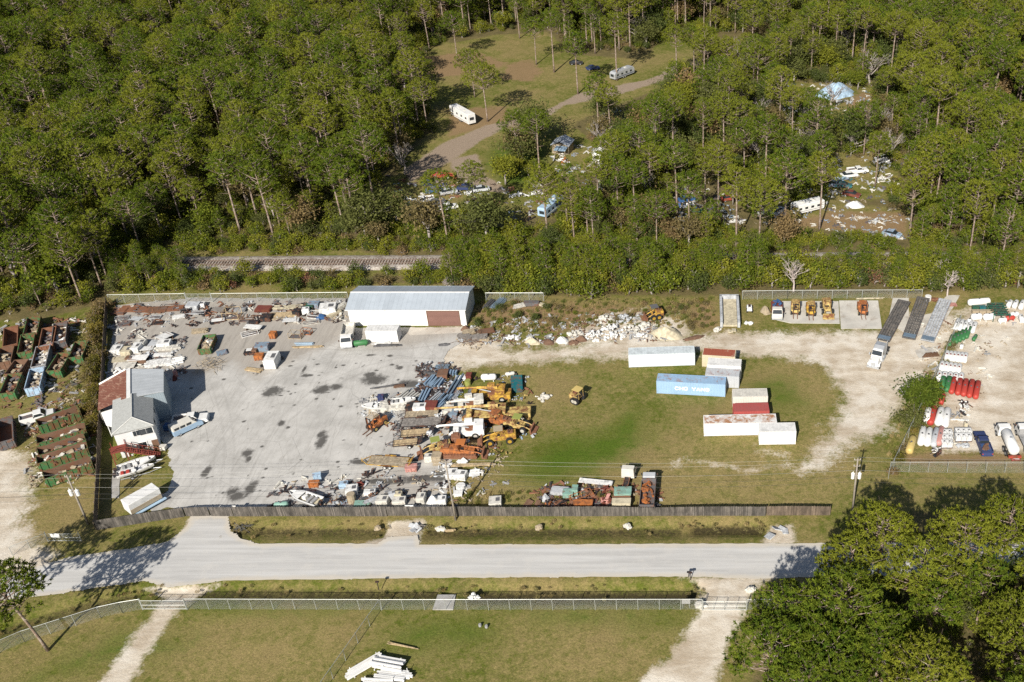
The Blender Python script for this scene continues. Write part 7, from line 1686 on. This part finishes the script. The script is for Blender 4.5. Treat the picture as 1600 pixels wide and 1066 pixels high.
# ================================================================ IN THE WOODS
caravan("white fifth-wheel camper parked on the dirt clearing", at2(723, 180, 1.6), ang(742, 190, 702, 168), 10.5, 3.4, 'white', 'grey', gooseneck=True)
caravan("silver rounded travel trailer at the edge of the upper woods", at2(972, 114, 1.4), ang(953, 122, 994, 107), 9, 2.8, 'silver', 'navy', rounded=True)
caravan("white camper in the small clearing at the top edge", at2(781, 28, 1.4), R(110), 7, 2.9, 'white', 'navy'); caravan("pale grey bus-like trailer under the pines above the railway", at2(861, 323, 1.3), ang(847, 333, 876, 310), 8.5, 2.7, 'sky', 'white')
caravan("white camper half hidden behind bare trunks in the middle woods", at2(941, 296, 1.5), R(95), 6.5, 2.8, 'offwhite', 'lblue'); caravan("white trailer under the big round pine in the scrap clearing", at2(1262, 322, 1.5), ang(1247, 326, 1281, 318), 8, 2.8, 'white', 'grey')
caravan("white camper by the shed in the middle woods", at2(937, 240, 1.5), R(80), 6, 2.7, 'white', 'tan')
t = thing("shed", "small shed with a silver gable roof in the middle woods", "shed", at2(880, 236), R(-12)); m = MB().box((0, 0, 1.3), (4.6, 4.2, 2.6)); m.build("wall", C('tan', 'wood'), t)
m = MB()
m.side([(-2.6, 2.5), (-2.6, 2.38), (0, 3.58), (2.6, 2.38), (2.6, 2.5), (0, 3.7)], -2.5, 2.5); m.build("roof", seam_mat("silver_shed_roof", (.42, .46, .52), 1, .5), t); MB().box((.6, -3.4, 2.1), (3.2, 2.4, .08), 0, 0, .15).build("porch_roof", C('sky', 'metal'), t)
for sx in (-.8, 2.0): MB().box((sx, -4.4, 1.0), (.1, .1, 2.0)).build("porch_post", C('tan', 'wood'), t)
CARS = """
628|310|20|white|white car at the far left of the junk cars beside the railway woods
648|320|-25|sky|pale blue car right of the far-left white junk car
679|296|10|blue|bright blue junk car
672|285|5|navy|dark car between the orange machine and the blue car
700|298|30|silver|grey junk car right of the bright blue one
682|315|20|dgrey|dark grey car below the blue junk car
701|322|25|white|white car with open bonnet below the blue junk car
728|292|0|navy|dark car in the shade by the bend in the dirt road
751|294|15|silver|silver car nearest the dirt road bend
950|190|5|white|white car in the middle woods below the pale track
1073|310|20|blue|dark blue car in the left junk group under the reddish pine
1140|308|18|red|red car body beside the bare-topped pines
1190|326|80|white|white car facing up under the round pine
1237|172|-10|white|white car with dark windows left of the blue tarped heap
1262|244|-35|sky|pale blue car above the scrap clearing
1327|272|15|white|white car with open door at the top of the scrap clearing
1303|284|70|lblue|light blue car standing upright in the row
1318|288|-10|teal|teal car body in the scrap clearing
1331|302|-28|dred|maroon and yellow car body in the scrap clearing
1394|364|-30|lblue|blue car at the right end of the scrap clearing
1378|245|40|white|white car at the right side above the scrap clearing
900|97|5|black|black car left of the silver travel trailer
926|105|20|navy|dark blue car next to the silver travel trailer
1215|328|50|silver|silver car between the trunks under the round pine
"""
for row in CARS.strip().splitlines():
    x, y, a_, c_, lb = row.split('|'); car(lb, at2(float(x), float(y), .8), R(float(a_)), c_, 'worn' if c_ in ('red', 'teal', 'dred', 'lblue') else 'paint')
pickup("white pickup in the left junk group by the railway woods", at2(660, 312, 1), R(200), 'white', 'dgrey'); pickup("white pickup at the top of the scrap clearing", at2(1340, 265, 1), R(15), 'white', 'dgrey')
loader("bright orange-red tractor with a loader by the junk cars", at2(690, 274, 1), R(15), 'red', False, False, bucket='orange', kind='paint')
dumpster("green open dumpster in the junk under the reddish pine", at2(1092, 343, .8), R(15), 5.4, 2.2, 1.2, 'green', 'dgreen', 14, ('silver', 'white'), group=None); dumpster("long dark green trailer bed behind the green dumpster", at2(1098, 326, .6), R(0), 6.6, 2.2, .7, 'dgreen', 'dgrey', 8, ('blue',), group=None)
item('heap', 1306, 139, 13, 8, 3.4, 8, 'sky', "large blue and silver tarped heap in the upper right woods", name="tarped_heap"); item('heap', 1336, 318, 5, 3.4, 1.0, 5, 'white', "flat pile of white scrap at the foot of the scrap clearing", name="scrap_heap")
item('heap', 1160, 101, 3.4, 2.6, 1.2, 0, 'white', "round white dome near the pale track's end", name="dome")
WJ = """
scrap|690|290|4|3|1|navy|dark blue scrap beside the bright blue junk car|silver
scrap|735|300|4|2|1|silver|pale scrap by the bend of the dirt road|white
scrap|812|304|5|2|.8|white|white scrap line on the grass above the railway woods|silver
scrap|838|300|4|2|.8|offwhite|pale yellowish scrap right of the white scrap line|white
scrap|880|250|3|3|1|white|white and orange scrap in front of the shed|orange
scrap|895|262|4|2|.8|dgrey|dark scrap below the shed|silver
scrap|941|255|3|5|1.4|white|white scrap between the trees right of the shed|offwhite
scrap|1078|320|6|3|1|blue|blue and white scrap in the left junk group|white
scrap|1068|338|4|3|1|black|dark scrap beside the green dumpster|silver
scrap|1205|328|5|3|1|dgrey|dark scrap under the round pine|blue
scrap|1225|335|4|3|1|navy|navy scrap right of the big round-crowned pine|silver
scrap|1150|345|3|2|.6|white|few white pieces right of the green dumpster|offwhite
scrap|1240|160|4|5|1.2|white|white scrap left of the blue tarped heap|sky
scrap|1320|158|6|2|.6|white|white pieces below the blue tarped heap|silver
scrap|1265|250|5|3|1|sky|pale blue scrap above the scrap clearing|white
scrap|1382|252|5|3|1|white|white scrap pile right of the scrap clearing|silver
scrap|1380|278|5|3|.8|offwhite|pale scrap at the clearing's right side|white
scrap|1318|279|5|3|.8|lblue|light blue scrap among the clearing's cars|teal
scrap|1345|340|6|2|.4|tan|tan scrap strip on the bare earth|white
scrap|1375|345|7|3|.5|offwhite|pale scattered scrap in the clearing's lower right|silver
scrap|1372|180|5|1.5|.6|white|white pieces on the earth right of the blue tarped heap|silver
scrap|1180|80|3|3|1|offwhite|pale scrap at the end of the pale track|white
scrap|960|172|4|2|.8|white|white scrap below the pale track|silver
scrap|905|62|3|2|.8|silver|silver scrap at the clearing's upper edge|white
scrap|765|12|6|3|1.2|white|white scrap at the top edge beside the camper|grey
scrap|500|15|5|2|.8|offwhite|pale scrap at the top edge in the left woods|white
scrap|640|345|3|2|.5|tan|tan scrap above the railway bushes|gwood
"""
for row in WJ.strip().splitlines():
    f_ = row.split('|'); item(f_[0], float(f_[1]), float(f_[2]), float(f_[3]), float(f_[4]), float(f_[5]), 0, f_[6], f_[7], c2=f_[8])
# ================================================================ PLANTS INSIDE AND ROUND THE YARD
RB = leafy_meshes(81, 5.5, 3.8, leaf_mat("dark_bush_leaves", (.045, .075, .012), (.12, .15, .022), .2, .3), 3600, .2, .12, .06, .9)
RB2 = leafy_meshes(82, 3.4, 2.6, OAK, 1500, .16, .1, .04, .9)
q = G(1436, 632); plant("round_bush", RB, q[0], q[1], 0, 1.0, "big round dark green bush at the right end of the lawn", "bush"); q = G(1424, 664); plant("round_bush", RB2, q[0], q[1], 1, .95, "lower grey-green bush in front of the big round bush", "bush")
q = G(216, 709); plant("garden_shrub", leafy_meshes(83, 1.6, 1.3, BUSH, 380, .15, .1, .03), q[0], q[1], 0, (1.5, .8, .9), "yellow-green shrub under the red stairs", "shrub")
hb = [leafy_meshes(84, 3.2, 2.2, DRYB, 520, .17, .1, .02), leafy_meshes(85, 3.0, 2.0, leaf_mat("olive_bush_leaves", (.10, .10, .02), (.20, .17, .04), .25), 520, .17, .1, .02)]
for i in range(26):
    t_ = i / 25; x, y = 160 - 14 * t_ + rnd.uniform(-16, 3) * (1 - .3 * t_), 486 + 190 * t_; q = G(x, y); plant("hedge_bush", hb[i % 2], q[0], q[1], i, rnd.uniform(.6, 1.05) * (1 - .35 * t_), "brown-green bush in the hedge along the left board fence", "bush", "hedge bushes along the left fence")
for i in range(12):
    t_ = i / 11; q = G(1396 + 100 * t_ + rnd.uniform(-4, 4), 740 - 215 * t_ + rnd.uniform(-4, 4)); plant("vine_clump", hb[i % 2], q[0], q[1], i, rnd.uniform(.3, .6), "vine clump on the chain-link fence beside the tank lot", "bush", "vines on the tank lot fence")
for i in range(34):
    x = rnd.uniform(745, 1120); y = rnd.uniform(472, 516 - 30 * max(0, (x - 860) / 260)); q = G(x, y); plant("weed_clump", (BV[2], BV[4], BV[0])[0 if i % 5 < 3 else (1 if i % 5 == 3 else 2)], q[0], q[1], i, rnd.uniform(.3, .62), "dry weedy bush between the back fence and the sandy track", "bush", "weedy bushes behind the track")
for i in range(10):
    q = G(rnd.uniform(1060, 1110), rnd.uniform(470, 515)); plant("weed_clump", BV[2], q[0], q[1], i, rnd.uniform(.3, .5), "dry weedy bush left of the concrete bin", "bush", "weedy bushes behind the track")
# tufts of weeds and long grass: stuff
def weed_mesh(seed, H, Rr, n, mat=WEED):
    rg = random.Random(seed); v, f = [], []
    for i in range(n):
        a_ = rg.uniform(0, 6.3); r_ = Rr * rg.random() ** .6; b = Vector((math.cos(a_) * r_, math.sin(a_) * r_, 0)); d = Vector((rg.gauss(0, .35), rg.gauss(0, .35), 1)).normalized() * H * rg.uniform(.5, 1.1); s = Vector((rg.gauss(0, 1), rg.gauss(0, 1), 0)).normalized() * .035
        k = len(v); v += [tuple(b - s), tuple(b + s), tuple(b + d + s * .4), tuple(b + d - s * .4)]; f.append((k, k + 1, k + 2, k + 3))
    me = bpy.data.meshes.new("weeds"); me.from_pydata(v, [], f); me.materials.append(mat); return (me,)
GRS = leaf_mat("lawn_blades", (.15, .145, .045), (.27, .22, .10), .2); TANG = leaf_mat("dry_grass_blades", (.22, .20, .08), (.34, .29, .14), .2)
WM = [weed_mesh(1, .7, .5, 90), weed_mesh(2, .45, .45, 80, TANG), weed_mesh(3, .22, .5, 110, GRS), weed_mesh(4, .18, .5, 100, TANG)]
S = [[], [], [], []]
for P, dep in DITCH:
    for i in range(28):
        a_, b_ = rnd.choice([(P[k], P[(k + 1) % len(P)]) for k in range(len(P))]); t_ = rnd.random(); x = a_[0] + (b_[0] - a_[0]) * t_ + rnd.gauss(0, .6); y = a_[1] + (b_[1] - a_[1]) * t_ + rnd.gauss(.3, .7); S[rnd.choice([1, 2, 3])].append((x, y, rnd.uniform(.4, .8), rnd.uniform(0, 6)))
LAWN = [poly(q) for q in ([(700,590),(975,565),(1300,580),(1310,620),(1300,690),(1380,700),(1380,780),(715,798),(700,700)], [(0,990),(290,953),(1090,955),(1050,1020),(980,1100),(0,1100)], [(370,812),(600,812),(600,842),(380,842)], [(670,812),(1290,812),(1240,845),(670,845)], [(300,912),(1100,906),(1100,948),(300,948)], [(175,640),(250,690),(265,760),(225,800),(172,826)], [(60,690),(150,650),(150,820),(60,850)])]
def f_l(X, Y, rg):
    return inpx(LAWN, X, Y)
WED = [poly([(740,470),(1110,466),(1120,512),(900,512),(740,530)]), poly([(690,790),(1000,775),(860,768),(740,765)]), poly([(1380,700),(1500,510),(1480,560),(1400,745)]), poly([(130,490),(165,480),(150,680),(90,640)])]
for p in scatter(1.1, lambda X, Y, rg: inpx(WED, X, Y), -125, 55, 110, 182, 78): S[rnd.choice([0, 1, 1])].append((p[0], p[1], .5 + .6 * p[3], p[4]))
scatter_object("long_grass", [(WM[k], S[k]) for k in range(4)], "tufts of long grass and weeds in the ditches, verges and lawns", "grass")

# small litter round the scrap: countless bits, one object
LC = ['offwhite', 'grey', 'dgrey', 'rust', 'brown', 'black', 'silver', 'tan', 'lblue', 'ylw2']
def bit(seed, c_):
    rg = random.Random(seed); m = MB()
    for i in range(5): s_ = rg.uniform(.08, .3); m.box((rg.gauss(0, .45), rg.gauss(0, .45), rg.uniform(.03, .25)), (s_ * rg.uniform(1.5, 6), s_ * rg.uniform(.4, 1.6), s_ * rg.uniform(.2, .8)), rg.uniform(0, 3), rg.uniform(-.4, .4), rg.uniform(-.4, .4))
    return (m.mesh("litter", C(c_, 'worn')),)
LB = [bit(i, c_) for i, c_ in enumerate(LC)]; LS = [[] for _ in LC]
for pts_, n, ch in (([(172,500),(290,530),(285,590),(172,600)], 90, '01026'), ([(172,476),(540,472),(540,505),(172,512)], 150, '2345061'), ([(640,605),(700,590),(830,590),(830,700),(740,725),(640,715),(600,660)], 180, '2345267893'), ([(565,620),(650,612),(650,645),(570,650)], 60, '01716'), ([(655,570),(712,570),(715,650),(655,650)], 160, '2586256'), ([(425,750),(700,735),(715,796),(425,794)], 110, '0612745'), ([(840,758),(1030,758),(1030,796),(840,796)], 120, '3345627'), ([(700,715),(800,715),(800,760),(700,790)], 25, '017'),
    ([(0,500),(140,500),(150,640),(0,640)], 260, '0123477'), ([(40,640),(150,640),(150,750),(40,760)], 150, '013477'), ([(720,505),(1010,485),(1060,530),(720,545)], 260, '1747461'), ([(1440,500),(1600,465),(1600,500),(1520,640),(1510,706),(1420,706)], 90, '0174'), ([(600,275),(860,290),(840,345),(620,340)], 110, '0268153'), ([(1050,290),(1160,300),(1160,350),(1050,350)], 70, '0258'), ([(1180,240),(1420,235),(1420,375),(1180,350)], 260, '0016827'), ([(1220,130),(1390,130),(1370,190),(1210,190)], 70, '018'), ([(860,230),(960,220),(950,300),(870,300)], 60, '018')):
    P = poly(pts_); xs = [p[0] for p in P]; ys = [p[1] for p in P]; k = 0
    while k < n:
        x, y = rnd.uniform(min(xs), max(xs)), rnd.uniform(min(ys), max(ys))
        if inside(P, x, y): k += 1; LS[int(rnd.choice(ch))].append((x, y, rnd.uniform(.5, 1.25), rnd.uniform(0, 6.3)))
o = scatter_object("litter", [(LB[i], LS[i]) for i in range(len(LC))], "countless small bits of scrap lying round the stored goods", "litter"); o.location.z = .07
